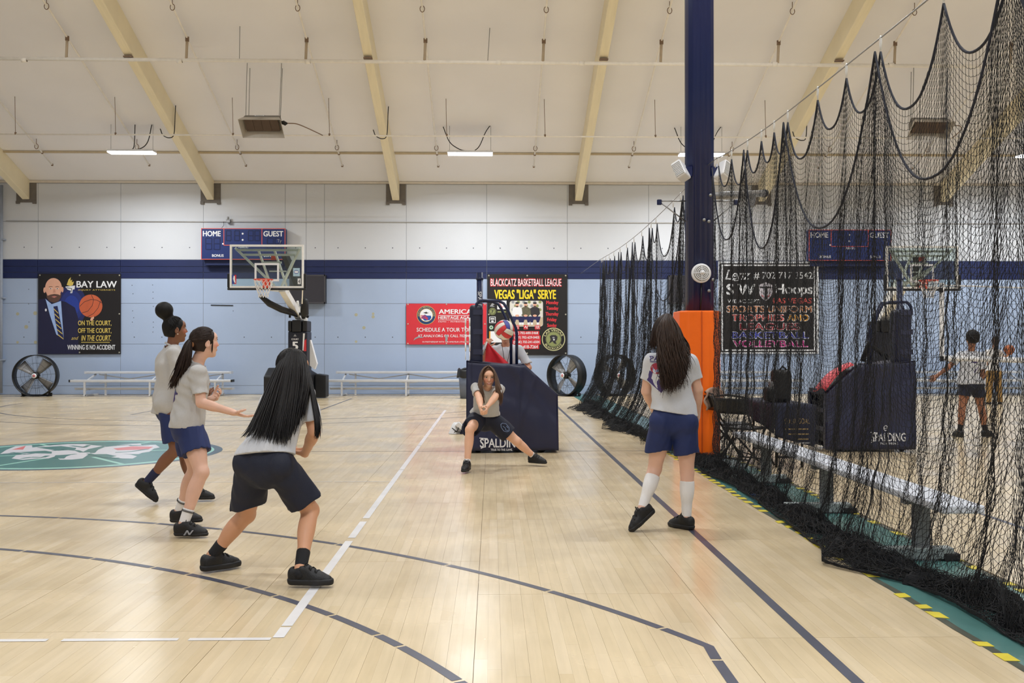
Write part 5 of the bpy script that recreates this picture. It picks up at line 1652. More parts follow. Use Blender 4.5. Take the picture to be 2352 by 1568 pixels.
# ------------------------------------------------------------------ people: joints in metres
PEOPLE = {
 'near': dict(base=(-1.389,6.032,0.000), pel=(-1.347,5.980,0.734), che=(-1.278,6.120,1.030), nek=(-1.247,6.200,1.173), hed=(-1.247,6.270,1.263), sR=(-1.138,6.120,1.115), sL=(-1.330,6.300,1.142), eR=(-1.080,6.080,0.881), eL=(-1.381,6.400,0.874), wR=(-1.173,6.270,0.729), wL=(-1.267,6.360,0.738), hR=(-1.255,5.950,0.678), hL=(-1.431,6.020,0.678), kR=(-1.107,6.100,0.402), kL=(-1.519,6.200,0.360), aR=(-1.115,5.830,0.104), aL=(-1.742,6.240,0.099)),
 'bun': dict(base=(-2.886,9.111,0.000), pel=(-2.903,9.000,0.896), che=(-2.911,9.000,1.208), nek=(-2.869,9.000,1.416), hed=(-2.846,9.000,1.552), sR=(-2.816,8.860,1.338), sL=(-2.920,9.160,1.336), eR=(-2.750,8.820,1.070), eL=(-2.837,9.200,1.064), wR=(-2.606,8.850,0.969), wL=(-2.655,9.150,0.967), hR=(-2.866,8.910,0.862), hL=(-2.936,9.090,0.851), kR=(-2.805,8.900,0.484), kL=(-2.795,9.120,0.442), aR=(-3.089,8.970,0.186), aL=(-2.698,9.100,0.100)),
 'pony': dict(base=(-2.338,7.697,0.000), pel=(-2.307,7.600,0.832), che=(-2.278,7.600,1.106), nek=(-2.239,7.600,1.281), hed=(-2.180,7.600,1.430), sR=(-2.188,7.460,1.205), sL=(-2.306,7.760,1.211), eR=(-2.153,7.420,0.984), eL=(-2.309,7.840,0.961), wR=(-1.900,7.360,0.917), wL=(-2.185,7.760,0.992), hR=(-2.263,7.520,0.783), hL=(-2.334,7.680,0.770), kR=(-2.149,7.420,0.469), kL=(-2.298,7.760,0.450), aR=(-2.264,7.360,0.097), aL=(-2.452,7.860,0.110)),
 'mid': dict(base=(0.099,11.281,0.000), pel=(-0.086,11.600,0.594), che=(-0.065,11.470,0.803), nek=(-0.050,11.400,0.917), hed=(-0.042,11.330,1.053), sR=(-0.184,11.360,0.938), sL=(0.089,11.360,0.923), eR=(-0.141,11.100,0.818), eL=(0.029,11.120,0.831), wR=(-0.124,10.930,0.736), wL=(-0.053,10.930,0.741), hR=(-0.167,11.580,0.555), hL=(0.005,11.600,0.543), kR=(-0.249,11.200,0.466), kL=(0.289,11.600,0.299), aR=(-0.277,11.130,0.102), aL=(0.487,11.720,0.114)),
 'right': dict(base=(1.370,7.623,0.000), pel=(1.390,7.600,0.887), che=(1.367,7.600,1.170), nek=(1.347,7.600,1.367), hed=(1.333,7.600,1.503), sR=(1.514,7.600,1.290), sL=(1.216,7.620,1.296), eR=(1.586,7.640,1.068), eL=(1.192,7.680,1.056), wR=(1.604,7.760,0.848), wL=(1.302,7.900,0.866), hR=(1.480,7.600,0.803), hL=(1.299,7.600,0.810), kR=(1.501,7.640,0.432), kL=(1.259,7.680,0.457), aR=(1.493,7.620,0.087), aL=(1.143,7.560,0.168)),
 'coach': dict(base=(0.210,14.400,0.000), pel=(0.220,14.420,0.930), che=(0.210,14.380,1.240), nek=(0.200,14.360,1.420), hed=(0.190,14.300,1.575), sR=(0.010,14.400,1.360), sL=(0.400,14.400,1.360), eR=(-0.155,14.330,1.170), eL=(0.530,14.340,1.100), wR=(-0.080,14.200,1.400), wL=(0.360,14.120,0.970), hR=(0.130,14.420,0.880), hL=(0.310,14.420,0.880), kR=(0.120,14.380,0.470), kL=(0.330,14.380,0.470), aR=(0.100,14.420,0.090), aL=(0.350,14.420,0.090)),
 'boy': dict(base=(7.433,15.179,0.000), pel=(7.440,15.300,0.833), che=(7.420,15.300,1.116), nek=(7.434,15.300,1.339), hed=(7.424,15.250,1.528), sR=(7.611,15.300,1.265), sL=(7.257,15.300,1.272), eR=(7.601,15.280,0.955), eL=(7.086,15.300,1.089), wR=(7.569,15.300,0.711), wL=(6.902,15.300,0.954), hR=(7.528,15.300,0.799), hL=(7.351,15.300,0.806), kR=(7.596,15.300,0.414), kL=(7.282,15.300,0.428), aR=(7.649,15.300,0.090), aL=(7.254,15.300,0.084)),
 'boyfar': dict(base=(12.042,23.660,0.000), pel=(12.206,24.000,0.806), che=(12.196,24.000,1.124), nek=(12.218,24.000,1.357), hed=(12.251,24.000,1.527), sR=(12.368,24.000,1.273), sL=(12.057,24.000,1.273), eR=(12.464,24.000,1.103), eL=(12.035,24.000,1.018), wR=(12.456,23.800,1.200), wL=(12.078,24.000,0.828), hR=(12.292,24.000,0.743), hL=(12.120,24.000,0.743), kR=(12.333,24.000,0.382), kL=(12.098,24.000,0.383), aR=(12.365,24.000,0.054), aL=(12.097,24.000,0.054)),
}
GUIDES = {
 'near': [[(-1.299,6.220,1.338), (-1.335,6.150,1.261), (-1.369,6.100,1.150), (-1.399,5.980,1.012), (-1.431,5.900,0.907), (-1.462,5.860,0.870)], [(-1.258,6.200,1.365), (-1.284,6.120,1.256), (-1.309,6.030,1.114), (-1.331,5.920,0.978), (-1.348,5.850,0.850)], [(-1.236,6.200,1.373), (-1.242,6.100,1.257), (-1.248,6.000,1.102), (-1.255,5.900,0.953), (-1.270,5.840,0.826)], [(-1.215,6.200,1.368), (-1.200,6.100,1.257), (-1.196,6.000,1.102), (-1.203,5.920,0.977), (-1.209,5.850,0.817)], [(-1.193,6.200,1.368), (-1.162,6.120,1.256), (-1.155,6.030,1.127), (-1.159,5.970,1.000), (-1.168,5.900,0.876)], [(-1.175,6.220,1.354), (-1.130,6.150,1.269), (-1.109,6.050,1.165), (-1.115,6.000,1.089), (-1.133,5.970,0.987)]],
 'near_side': [[(-1.181,6.220,1.348), (-1.132,6.160,1.255), (-1.098,6.050,1.139), (-1.058,5.970,1.013), (-1.037,5.940,0.911), (-1.045,5.930,0.842)], [(-1.183,6.260,1.343), (-1.134,6.200,1.254), (-1.091,6.080,1.138), (-1.046,5.990,1.011), (-1.026,5.950,0.923), (-1.034,5.940,0.859)]],
 'right_side': [[(1.313,7.600,1.647), (1.263,7.580,1.613), (1.227,7.580,1.530), (1.216,7.580,1.436), (1.218,7.570,1.367)], [(1.318,7.570,1.649), (1.263,7.520,1.585), (1.243,7.520,1.502), (1.245,7.530,1.426), (1.243,7.540,1.377)]],
 'right': [[(1.322,7.570,1.649), (1.260,7.500,1.568), (1.250,7.480,1.469), (1.269,7.440,1.338), (1.282,7.420,1.192), (1.269,7.420,1.101)], [(1.333,7.560,1.652), (1.304,7.470,1.551), (1.295,7.440,1.387), (1.297,7.410,1.224), (1.301,7.400,1.036)], [(1.350,7.560,1.649), (1.362,7.480,1.551), (1.366,7.450,1.387), (1.372,7.410,1.224), (1.357,7.400,1.049)], [(1.362,7.570,1.646), (1.406,7.520,1.545), (1.421,7.480,1.387), (1.433,7.440,1.224), (1.424,7.430,1.087)], [(1.370,7.600,1.640), (1.427,7.580,1.533), (1.460,7.580,1.437), (1.474,7.530,1.380), (1.483,7.480,1.288)]],
 'mid_l': [[(-0.044,11.270,1.183), (-0.093,11.250,1.154), (-0.118,11.230,1.086), (-0.117,11.190,0.989), (-0.098,11.160,0.868), (-0.078,11.160,0.746)], [(-0.049,11.320,1.187), (-0.119,11.300,1.143), (-0.143,11.260,1.055), (-0.142,11.200,0.964), (-0.117,11.170,0.853), (-0.097,11.160,0.766)], [(-0.055,11.400,1.181), (-0.125,11.400,1.116), (-0.154,11.360,1.013), (-0.157,11.250,0.928), (-0.142,11.180,0.867)]],
 'mid_r': [[(-0.035,11.270,1.183), (0.015,11.250,1.144), (0.034,11.230,1.066), (0.039,11.190,0.979), (0.044,11.160,0.893), (0.049,11.150,0.815)], [(-0.030,11.320,1.187), (0.035,11.300,1.133), (0.059,11.270,1.045), (0.073,11.200,0.959), (0.088,11.170,0.868), (0.078,11.170,0.770)], [(-0.025,11.400,1.181), (0.045,11.400,1.106), (0.079,11.360,1.003), (0.103,11.250,0.923), (0.122,11.200,0.842), (0.098,11.220,0.718)]],
 'pony': [[(-2.272,7.580,1.472), (-2.312,7.560,1.433), (-2.335,7.540,1.338), (-2.371,7.540,1.223), (-2.396,7.550,1.141), (-2.419,7.560,1.085)], [(-2.254,7.540,1.462), (-2.274,7.500,1.413), (-2.291,7.480,1.315), (-2.332,7.490,1.208), (-2.368,7.500,1.126), (-2.390,7.520,1.077)], [(-2.247,7.540,1.459), (-2.255,7.500,1.403), (-2.264,7.490,1.306), (-2.296,7.500,1.208), (-2.345,7.520,1.152), (-2.374,7.540,1.108)], [(-2.265,7.600,1.463), (-2.298,7.600,1.413), (-2.305,7.580,1.314), (-2.337,7.580,1.216), (-2.373,7.580,1.140), (-2.399,7.580,1.090)]],
}
# ------------------------------------------------------------------ sculpting by distance fields
def nrm(v):
    v = np.asarray(v, float)
    return v/(np.linalg.norm(v)+1e-9)
class Sculpt:
    """smooth union of tapered capsules and ellipsoids, turned into one continuous surface"""
    def __init__(self, h=.006): self.h, self.ops = h, []
    def cap(self, a, b, ra, rb, k=.02, cuts=(), op='add', fwd=None, flat=1.0):
        a, b = np.asarray(a, float), np.asarray(b, float)
        r = max(ra, rb)
        self.ops.append((op, 'cap', (a, b, ra, rb, None if fwd is None else nrm(fwd), flat), k, cuts, np.minimum(a, b)-r, np.maximum(a, b)+r))
        return self
    def ell(self, c, r, R=None, k=.02, op='add', cuts=()):
        c = np.asarray(c, float)
        R = np.eye(3) if R is None else np.asarray(R, float)
        e = np.sqrt(((R.T*np.asarray(r)[None, :])**2).sum(1)) if R is not None else np.asarray(r)
        self.ops.append((op, 'ell', (c, np.asarray(r, float), R), k, cuts, c-e, c+e))
        return self
    def cut(self, p, n): self.ops.append(('cut', 'plane', (np.asarray(p, float), nrm(n)), 0, (), None, None)); return self
    def wrinkle(self, amp, seed=0, freq=60, aniso=(1, 1, .5)): self.ops.append(('wr', amp, seed, freq, aniso)); return self
    def mesh(self):
        h = self.h
        adds = [o for o in self.ops if o[0] == 'add']
        lo = np.min([o[5] for o in adds], 0)-3*h
        hi = np.max([o[6] for o in adds], 0)+3*h
        n = np.ceil((hi-lo)/h).astype(int)+1
        ax = [lo[i]+h*np.arange(n[i]) for i in range(3)]
        d = np.full(n, .05, np.float32)
        for o in self.ops:
            if o[0] == 'wr':
                _, amp, seed, fq, an = o
                r_ = np.random.default_rng(seed)
                gx, gy, gz = np.meshgrid(ax[0]-lo[0], ax[1]-lo[1], ax[2]-lo[2], indexing='ij', sparse=True)
                w = 0
                for i in range(5):
                    k = r_.normal(0, 1, 3)*np.array(an)*fq*(.6+.25*i)
                    wx = np.sin(gx*k[1]*.35+gz*k[0]*.3+i)*1.2
                    w = w + np.sin(gx*k[0]+gy*k[1]+gz*k[2]+wx+r_.uniform(0, 6))/(1+.5*i)
                d += (amp*.45*w).astype(np.float32)
                continue
            if o[0] == 'cut':
                p, nn = o[2]
                gx, gy, gz = np.meshgrid(*ax, indexing='ij', sparse=True)
                pl = ((gx-p[0])*nn[0]+(gy-p[1])*nn[1]+(gz-p[2])*nn[2]).astype(np.float32)
                np.maximum(d, pl, out=d)
                continue
            op, kind, pr, k, cuts, l0, h0 = o
            m = k+2.5*h+.02
            i0 = np.maximum(0, np.floor((l0-m-lo)/h).astype(int))
            i1 = np.minimum(n, np.ceil((h0+m-lo)/h).astype(int)+1)
            if (i1 <= i0).any(): continue
            sl = tuple(slice(a, b) for a, b in zip(i0, i1))
            gx, gy, gz = np.meshgrid(*[ax[q][sl[q]].astype(np.float32) for q in range(3)], indexing='ij')
            if kind == 'cap':
                a, b, ra, rb, fwd, flat = pr
                px, py, pz = gx-a[0], gy-a[1], gz-a[2]
                ba = b-a
                t = np.clip((px*ba[0]+py*ba[1]+pz*ba[2])/max(ba.dot(ba), 1e-9), 0, 1)
                qx, qy, qz = px-t*ba[0], py-t*ba[1], pz-t*ba[2]
                if fwd is not None:
                    f = (qx*fwd[0]+qy*fwd[1]+qz*fwd[2])*(1/flat-1)
                    qx, qy, qz = qx+f*fwd[0], qy+f*fwd[1], qz+f*fwd[2]
                dd = np.sqrt(qx*qx+qy*qy+qz*qz)-(ra+(rb-ra)*t)
            else:
                c, r, R = pr
                px, py, pz = gx-c[0], gy-c[1], gz-c[2]
                q = [(px*R[i][0]+py*R[i][1]+pz*R[i][2]) for i in range(3)]
                k0 = np.sqrt(sum((q[i]/r[i])**2 for i in range(3)))
                k1 = np.sqrt(sum((q[i]/r[i]**2)**2 for i in range(3)))+1e-6
                dd = k0*(k0-1)/k1
            for p, nn in cuts:
                nn = nrm(nn)
                dd = np.maximum(dd, (gx-p[0])*nn[0]+(gy-p[1])*nn[1]+(gz-p[2])*nn[2])
            cur = d[sl]
            if op == 'add':
                if k > 0:
                    w = np.clip(.5+.5*(dd-cur)/k, 0, 1)
                    d[sl] = dd*(1-w)+cur*w-k*w*(1-w)
                else: d[sl] = np.minimum(cur, dd)
            else:
                dd = -dd
                if k > 0:
                    w = np.clip(.5-.5*(dd-cur)/k, 0, 1)
                    d[sl] = dd*(1-w)+cur*w+k*w*(1-w)
                else: d[sl] = np.maximum(cur, dd)
        d[0], d[-1], d[:, 0], d[:, -1], d[:, :, 0], d[:, :, -1] = 1, 1, 1, 1, 1, 1
        return surface_nets(d, lo, h)

def surface_nets(d, lo, h):
    s = d < 0
    c = np.zeros(tuple(x-1 for x in d.shape), np.int8)
    offs = [(i, j, k) for i in (0, 1) for j in (0, 1) for k in (0, 1)]
    nx, ny, nz = c.shape
    for i, j, k in offs: c += s[i:i+nx, j:j+ny, k:k+nz]
    I = np.argwhere((c > 0) & (c < 8))
    idx = np.full(c.shape, -1, np.int32)
    idx[I[:, 0], I[:, 1], I[:, 2]] = np.arange(len(I))
    acc = np.zeros((len(I), 3)); cnt = np.zeros(len(I))
    val = {o: d[I[:, 0]+o[0], I[:, 1]+o[1], I[:, 2]+o[2]] for o in offs}
    for o in offs:
        for a in range(3):
            if o[a] == 0:
                o2 = list(o); o2[a] = 1; o2 = tuple(o2)
                da, db = val[o], val[o2]
                m = (da < 0) != (db < 0)
                t = da[m]/(da[m]-db[m])
                p = np.tile(np.array(o, float), (m.sum(), 1)); p[:, a] += t
                acc[m] += p; cnt[m] += 1
    V = lo+h*(I+acc/cnt[:, None])
    Fs = []
    for a in range(3):
        b, e = (a+1) % 3, (a+2) % 3
        sh = [slice(0, x) for x in d.shape]
        s0, s1 = list(sh), list(sh)
        s0[a] = slice(0, d.shape[a]-1); s1[a] = slice(1, d.shape[a])
        df = s[tuple(s0)] != s[tuple(s1)]
        E_ = np.argwhere(df)
        E_ = E_[(E_[:, b] > 0) & (E_[:, e] > 0) & (E_[:, b] < d.shape[b]-1) & (E_[:, e] < d.shape[e]-1)]
        def q(db, de):
            x = E_.copy(); x[:, b] -= db; x[:, e] -= de
            return idx[x[:, 0], x[:, 1], x[:, 2]]
        f = np.stack([q(1, 1), q(0, 1), q(0, 0), q(1, 0)], 1)
        ins = s[E_[:, 0], E_[:, 1], E_[:, 2]]
        f[~ins] = f[~ins][:, ::-1]
        Fs.append(f)
    return V, np.concatenate(Fs)

def sculpt_obj(name, S_, m, parent, col=None):
    V, F = S_.mesh()
    return np_mesh(name, V, F, m, parent, smooth=True, col=(col(V) if col else None))

def hand(S_, w, d, n, l, curl=.5, sc=1.0, k=.01, spread=.06):
    """palm and five fingers: d along the hand, n where the palm faces, l towards the thumb"""
    w, d = np.asarray(w, float), nrm(d)
    n = nrm(np.asarray(n, float)-d*np.dot(n, d))
    l0 = np.cross(n, d); l = l0*np.sign(np.dot(l0, l) or 1)
    for i in range(4):
        q = 1.5-i
        S_.cap(w+l*(.010*q*sc), w+d*(.080*sc)+l*(.0195*q*sc), .0145*sc, .0112*sc, .012)
    for i, L_ in enumerate((.066, .074, .068, .053)):
        q = 1.5-i
        p = w+d*((.083-.004*abs(q-.5))*sc)+l*(.0195*q*sc)
        th = 0
        for j, (f, cm) in enumerate(((.45, .55), (.31, 1.0), (.24, .8))):
            th += curl*cm*(1+.06*i)
            dr_ = d*math.cos(th)+n*math.sin(th)+l*(spread*q)
            e = p+nrm(dr_)*L_*f*sc
            S_.cap(p, e, (.0088-.0008*j)*sc, (.0082-.0010*j)*sc, .004)
            p = e
    p = w+d*.022*sc+l*.024*sc
    for j, (L_, r) in enumerate(((.042, .0125), (.032, .0102), (.026, .009))):
        dr_ = nrm(d*(.5+.25*j)+l*(.75-.25*j)+n*(.35+.15*j))
        e = p+dr_*L_*sc
        S_.cap(p, e, r*sc, (r-.0015)*sc, .008)
        p = e

def mix_col(base, regs):
    base = np.array(lin(base))
    def f(V):
        c = np.tile(base, (len(V), 1))
        for p, r, col, soft in regs:
            dd = np.linalg.norm((V-np.asarray(p))/np.asarray(r), axis=1)
            w = np.clip((1+soft-dd)/max(soft, 1e-3), 0, 1)[:, None]
            c = c*(1-w)+np.array(lin(col))*w
        return c
    return f

def skin_mat(name, c):
    m = mat(name, c, .48, var=.05, scale=14, attr='Col', bump=.04, bscale=180)
    b = m.node_tree.nodes['Principled BSDF']
    b.inputs['Subsurface Weight'].default_value = .12
    b.inputs['Subsurface Radius'].default_value = (.012, .005, .003)
    return m
M_tee = mat('tee_heather_grey', (186, 184, 182), .85, var=.035, scale=120, bump=.12, bscale=220)
M_teew = mat('tee_pale_grey', (200, 202, 208), .85, var=.03, scale=120, bump=.12, bscale=220)
M_short = mat('shorts_navy', (22, 39, 90), .7, var=.05, scale=40, bump=.1, bscale=150)
M_shortd = mat('shorts_dark_navy', (13, 20, 42), .7, var=.05, scale=40, bump=.1, bscale=150)
M_shoe = mat('shoe_black', (15, 15, 18), .55, var=.12, scale=30, bump=.2, bscale=120)
M_sole = mat('sole_black', (22, 22, 25), .6, var=.1, scale=20)
M_lace = mat('lace_black', (14, 14, 16), .8)
M_sockw = mat('sock_white', (228, 226, 226), .85, bump=.2, bscale=160)
M_sockk = mat('sock_black', (22, 22, 26), .85, bump=.2, bscale=160)
M_sockn = mat('sock_navy', (30, 36, 70), .85, bump=.2, bscale=160)
def hair_mat(name, c, rough=.46):
    return mat(name, c, rough, var=.28, scale=30, stretch=(1, 1, .15), spec=.25)
M_hairk = hair_mat('hair_black', (17, 13, 13))
M_hairb = hair_mat('hair_dark_brown', (42, 29, 23))
M_hairm = hair_mat('hair_brown', (98, 74, 58))
M_hairc = hair_mat('hair_black_matte', (18, 16, 16), .6)
M_eyew = mat('eye_white', (236, 232, 228), .2)
M_iris = mat('eye_iris', (64, 44, 30), .2)

def locks(name, guides, n, r, jit, m, parent, seed=1, wave=0.0, tipvar=.25, thick=.02, ndir=(0, -1, 0), base=True):
    """strands interpolated between neighbouring guide lines"""
    r_ = random.Random(seed)
    G = []
    for g in guides:
        P = np.array(g, float)
        t = np.linspace(0, 1, len(P))
        tt = np.linspace(0, 1, 15)
        # smooth resampling (Catmull-Rom through cubic blend)
        Q = np.stack([np.interp(tt, t, P[:, i]) for i in range(3)], 1)
        for _ in range(2):
            Q[1:-1] = (Q[:-2]+2*Q[1:-1]+Q[2:])/4
        G.append(Q)
    G = np.array(G)
    ndir = nrm(ndir)
    mb = MB()
    for i in range(n):
        u = r_.random()*(len(G)-1)
        a = int(min(u, len(G)-2)); f = u-a
        P = G[a]*(1-f)+G[a+1]*f
        ln = 1-r_.random()*tipvar
        k = len(P)
        tt = np.linspace(0, ln, k)*(k-1)
        P = np.stack([np.interp(tt, np.arange(k), P[:, j]) for j in range(3)], 1)
        q = np.linspace(0, 1, k)[:, None]
        off = np.array([r_.gauss(0, jit), r_.gauss(0, jit), r_.gauss(0, jit*.4)])
        P = P + off*q**1.2 + ndir*(r_.uniform(-thick, thick*.5))*(1-.3*q)
        if wave:
            ph = r_.uniform(0, 6)
            s = np.array([-ndir[1], ndir[0], 0])
            P = P + s*(wave*np.sin(q*9+ph)*q) + ndir*(wave*.6*np.cos(q*8+ph)*q)
        rr = [r*(.75+.25*min(1, j/2))*(1-.85*max(0, (j/(k-1)-.45)/.55)**1.4) for j in range(k)]
        mb.tube([tuple(p) for p in P], rr, 4, caps=False)
    return mb.build(name, m, parent, fix=False)

def frame(f, u):
    u = nrm(u); f = nrm(np.asarray(f)-u*np.dot(f, u)); r = np.cross(f, u)
    return np.array([r, f, u])          # rows: right, forward, up

def shoe(parent, A, f, u, chunky=0.0, sc=1.0, floor=True, m=None):
    A = np.asarray(A, float); f = nrm(f); u = nrm(u)
    r = np.cross(f, u)
    O = A-u*.085*sc
    heel, ball, toe = O-f*.035*sc+u*.033, O+f*.09*sc+u*.028, O+f*.150*sc+u*.026
    S_ = Sculpt(.0055)
    S_.cap(heel, ball, .033*sc, .039*sc, .02).cap(ball, toe, .039*sc, .030*sc, .02)
    S_.cap(O+f*.018*sc+u*.078*sc, ball+f*.02+u*.012, .037*sc, .031*sc, .03).cap(heel+u*.035*sc, O+f*.015*sc+u*.082*sc, .036*sc, .041*sc, .025)
    S_.cap(A-f*.008+u*.01, A+u*.2-f*.012, .032*sc, .034*sc, .004, op='sub')
    S_.cut(O+u*.018, -u).cut(O+u*.112*sc-f*.0, u+f*.10-f*.0)
    s = sculpt_obj('shoe', S_, m or M_shoe, parent)
    S2 = Sculpt(.0055)
    w = .002+chunky*.003
    S2.cap(heel-u*.006, ball-u*.004, .035*sc+w, .041*sc+w, .02).cap(ball-u*.004, toe-u*.006, .041*sc+w, .033*sc+w, .02)
    S2.cut(O+u*.0015, -u).cut(O+u*(.026+chunky*.012), u)
    sculpt_obj('sole', S2, M_sole, s)
    mb = MB()
    for i in range(5):
        c = O+f*(.036+.016*i)*sc+u*(.1125-.0078*i)*sc
        q = [(c+r*t*.03*sc-u*abs(t)**2*.012+f*(.006*(1 if i % 2 else -1))*t) for t in (-1, -.5, 0, .5, 1)]
        mb.tube([tuple(p) for p in q], .0042, 5)
    c = O+f*.03*sc+u*.114*sc
    for t in (-1, 1):
        mb.tube([tuple(c), tuple(c+r*t*.02+u*.012), tuple(c+r*t*.035-u*.004), tuple(c+r*t*.03-u*.02+f*.01)], .003, 5)
    mb.build('laces', M_lace, s, fix=False)
    return s

def on_surface(pts, V, F, d):
    """drops points along d on to a mesh"""
    bv = BVHTree.FromPolygons([tuple(v) for v in V], [tuple(f) for f in F])
    d = Vector(d).normalized()
    out = []
    for p in pts:
        hit = bv.ray_cast(Vector(p)-d*.5, d)
        out.append(hit[0]-d*.0025 if hit[0] is not None else Vector(p))
    return out

def person(key, label, o):
    J = {k: np.array(v, float) for k, v in PEOPLE[key].items()}
    root = thing('person', label, 'person', tuple(J['base'][:2])+(0.0,))
    s = o.get('s', 1.0)
    h = o.get('h', .0062)
    skin = o['skin']
    M_skin = skin_mat(o.get('skin_name', 'skin_light'), skin)
    up_t = nrm(J['nek']-J['pel'])
    cf = frame(o['cf'], up_t); pf = frame(o['pf'], nrm(up_t*.4+np.array([0, 0, 1])*.8))
    hf = frame(o['hf'], o.get('hu', (0, 0, 1)))
    hd, (hr, hw, hu) = J['hed'], hf
    fat = o.get('fat', 1.0)
    # ---- body: one continuous surface
    B = Sculpt(h)
    B.ell(J['pel'], (.150*s*fat, .108*s*fat, .12*s), pf, .03)
    B.ell((J['pel']+J['che'])/2, (.122*s*fat, .088*s*fat, .14*s), cf, .04)
    B.ell(J['che']+up_t*.01, (.138*s, .094*s, .15*s), cf, .04)
    for t in 'RL': B.cap(J['nek']-up_t*.035, J['s'+t]-up_t*.015, .046*s, .040*s, .03)
    B.cap(J['nek']-up_t*.02, hd-hu*.05*s-hw*.012, .050*s, .047*s, .02)
    for t in 'RL':
        S_, E_, W_ = J['s'+t], J['e'+t], J['w'+t]
        B.cap(S_, E_, .045*s, .037*s, .025).cap(E_, W_, .0365*s, .0245*s, .015)
        fd = nrm(W_-E_)
        B.ell(E_+(W_-E_)*.28, (.034*s, .034*s, .075*s), frame(cf[1], fd), .02)
        hp, kn, an = J['h'+t], J['k'+t], J['a'+t]
        B.cap(hp, kn, .083*s*fat, .052*s, .03).cap(kn, an, .050*s, .0335*s, .02)
        shf = frame(pf[1], nrm(kn-an))
        kf = nrm(nrm(kn-hp)-nrm(an-kn)) if np.linalg.norm(nrm(kn-hp)-nrm(an-kn)) > .25 else shf[1]
        bk = -kf
        B.ell(kn+(an-kn)*.3+bk*.017, (.046*s, .044*s, .11*s), frame(kf, nrm(kn-an)), .03)
        B.ell(hp+(kn-hp)*.4+kf*.006, (.070*s*fat, .071*s*fat, .15*s), frame(kf, nrm(hp-kn)), .03)
        B.ell(kn+kf*.018, (.036*s, .03*s, .042*s), frame(kf, nrm(kn-an)), .02)
        ff = nrm(o['f'+t])
        fu = nrm(np.array(o.get('u'+t, (0, 0, 1)), float))
        B.cap(an, an+ff*.08-fu*.052, .031*s, .022*s, .02)
        B.ell(J['h'+t]-pf[1]*.03-np.array([0, 0, -.02]), (.085*s*fat, .075*s*fat, .09*s), pf, .03)
        if o.get('hand'+t):
            a = o['hand'+t]
            hand(B, W_, a['d'], a['n'], a['l'], a.get('c', .5), a.get('sc', s))
    # head
    B.ell(hd+hu*.022-hw*.008, (.0735, .092, .085), hf, .02)
    B.ell(hd-hu*.035+hw*.022, (.058, .066, .072), hf, .03)
    B.ell(hd-hu*.093+hw*.062, (.024, .02, .018), hf, .03)
    B.ell(hd+hw*.07+hu*.04, (.05, .022, .035), hf, .03)
    for sg in (-1, 1):
        B.ell(hd+hw*.062-hu*.02+hr*sg*.036, (.024, .022, .024), hf, .02)
        B.ell(hd+hw*.096+hu*.013+hr*sg*.031, (.016, .013, .0085), hf, .012, op='sub')
        B.ell(hd+hr*sg*.075-hu*.008-hw*.006, (.009, .021, .032), frame(hw+hr*sg*.35, hu), .008)
        B.ell(hd+hr*sg*.083-hu*.006-hw*.002, (.006, .010, .017), hf, .005, op='sub')
    B.cap(hd+hw*.088+hu*.012, hd+hw*.103-hu*.020, .0072, .0098, .014)
    for sg in (-1, 1): B.ell(hd+hw*.094-hu*.024+hr*sg*.009, (.0065, .008, .006), hf, .008)
    B.ell(hd+hw*.0855-hu*.0515, (.024, .009, .005), hf, .008).ell(hd+hw*.0855-hu*.061, (.021, .009, .0055), hf, .008)
    B.ell(hd+hw*.103-hu*.0568, (.02, .008, .0016), hf, .002, op='sub')
    lip = o.get('lip', (196, 124, 112))
    regs = [(hd+hw*.095-hu*.052, (.024, .02, .0045), lip, .3), (hd+hw*.095-hu*.0615, (.020, .02, .005), lip, .3)]
    for sg in (-1, 1):
        regs.append((hd+hw*.085+hu*.034+hr*sg*.032, (.018, .02, .0030), o.get('brow', (70, 52, 42)), .5))
        regs.append((hd+hw*.085+hr*sg*.042-hu*.022, (.02, .03, .018), tuple(int(a*.6+b*.4) for a, b in zip(skin, (226, 120, 100))), .8))
    body = sculpt_obj('body', B, M_skin, root, mix_col(skin, regs))
    # collar band
    nd = nrm(hd-hu*.05-J['nek'])
    cfr = frame(cf[1], nd)
    collar_at = (J['nek']-nd*.010-cf[1]*.0, cfr)
    # eyes
    for sg in (-1, 1):
        c = hd+hw*.0755+hu*.0125+hr*sg*.031
        e = MB().lathe([(.0118*math.sin(PI*i/10), -.0118*math.cos(PI*i/10)) for i in range(11)], 14, T(*c)).build('eye', M_eyew, root)
        q = Matrix(((hr[0], hu[0], hw[0], 0), (hr[1], hu[1], hw[1], 0), (hr[2], hu[2], hw[2], 0), (0, 0, 0, 1)))
        MB().lathe([(0, .0126), (.0045, .0120), (.0062, .0104)], 12, T(*c) @ q).build('iris', M_iris, e)
        c2 = hd+hw*.0872+hu*.0200+hr*sg*.031
        MB().tube([tuple(c2-hr*.016*1-hw*.004), tuple(c2-hr*.006+hu*.002+hw*.003), tuple(c2+hr*.006+hu*.002+hw*.003), tuple(c2+hr*.016-hw*.004)], [.0008, .0018, .0018, .0008], 5).build('lash', M_hairk, e, fix=False)
    # ---- shirt
    T_ = Sculpt(h)
    hem = np.array(o['hem']) if 'hem' in o else J['pel']+up_t*.02
    tw = o.get('tw', 1.0)
    T_.cap(J['nek']-up_t*.15, hem-up_t*.10, .140*s*tw, .172*s*tw, .04, fwd=cf[1], flat=.76)
    T_.ell(J['che']+up_t*.02, (.148*s*tw, .110*s, .15*s), cf, .04)
    T_.ell(J['pel']+np.array([0, 0, .02]), (.166*s*fat, .124*s*fat, .14*s), pf, .03)
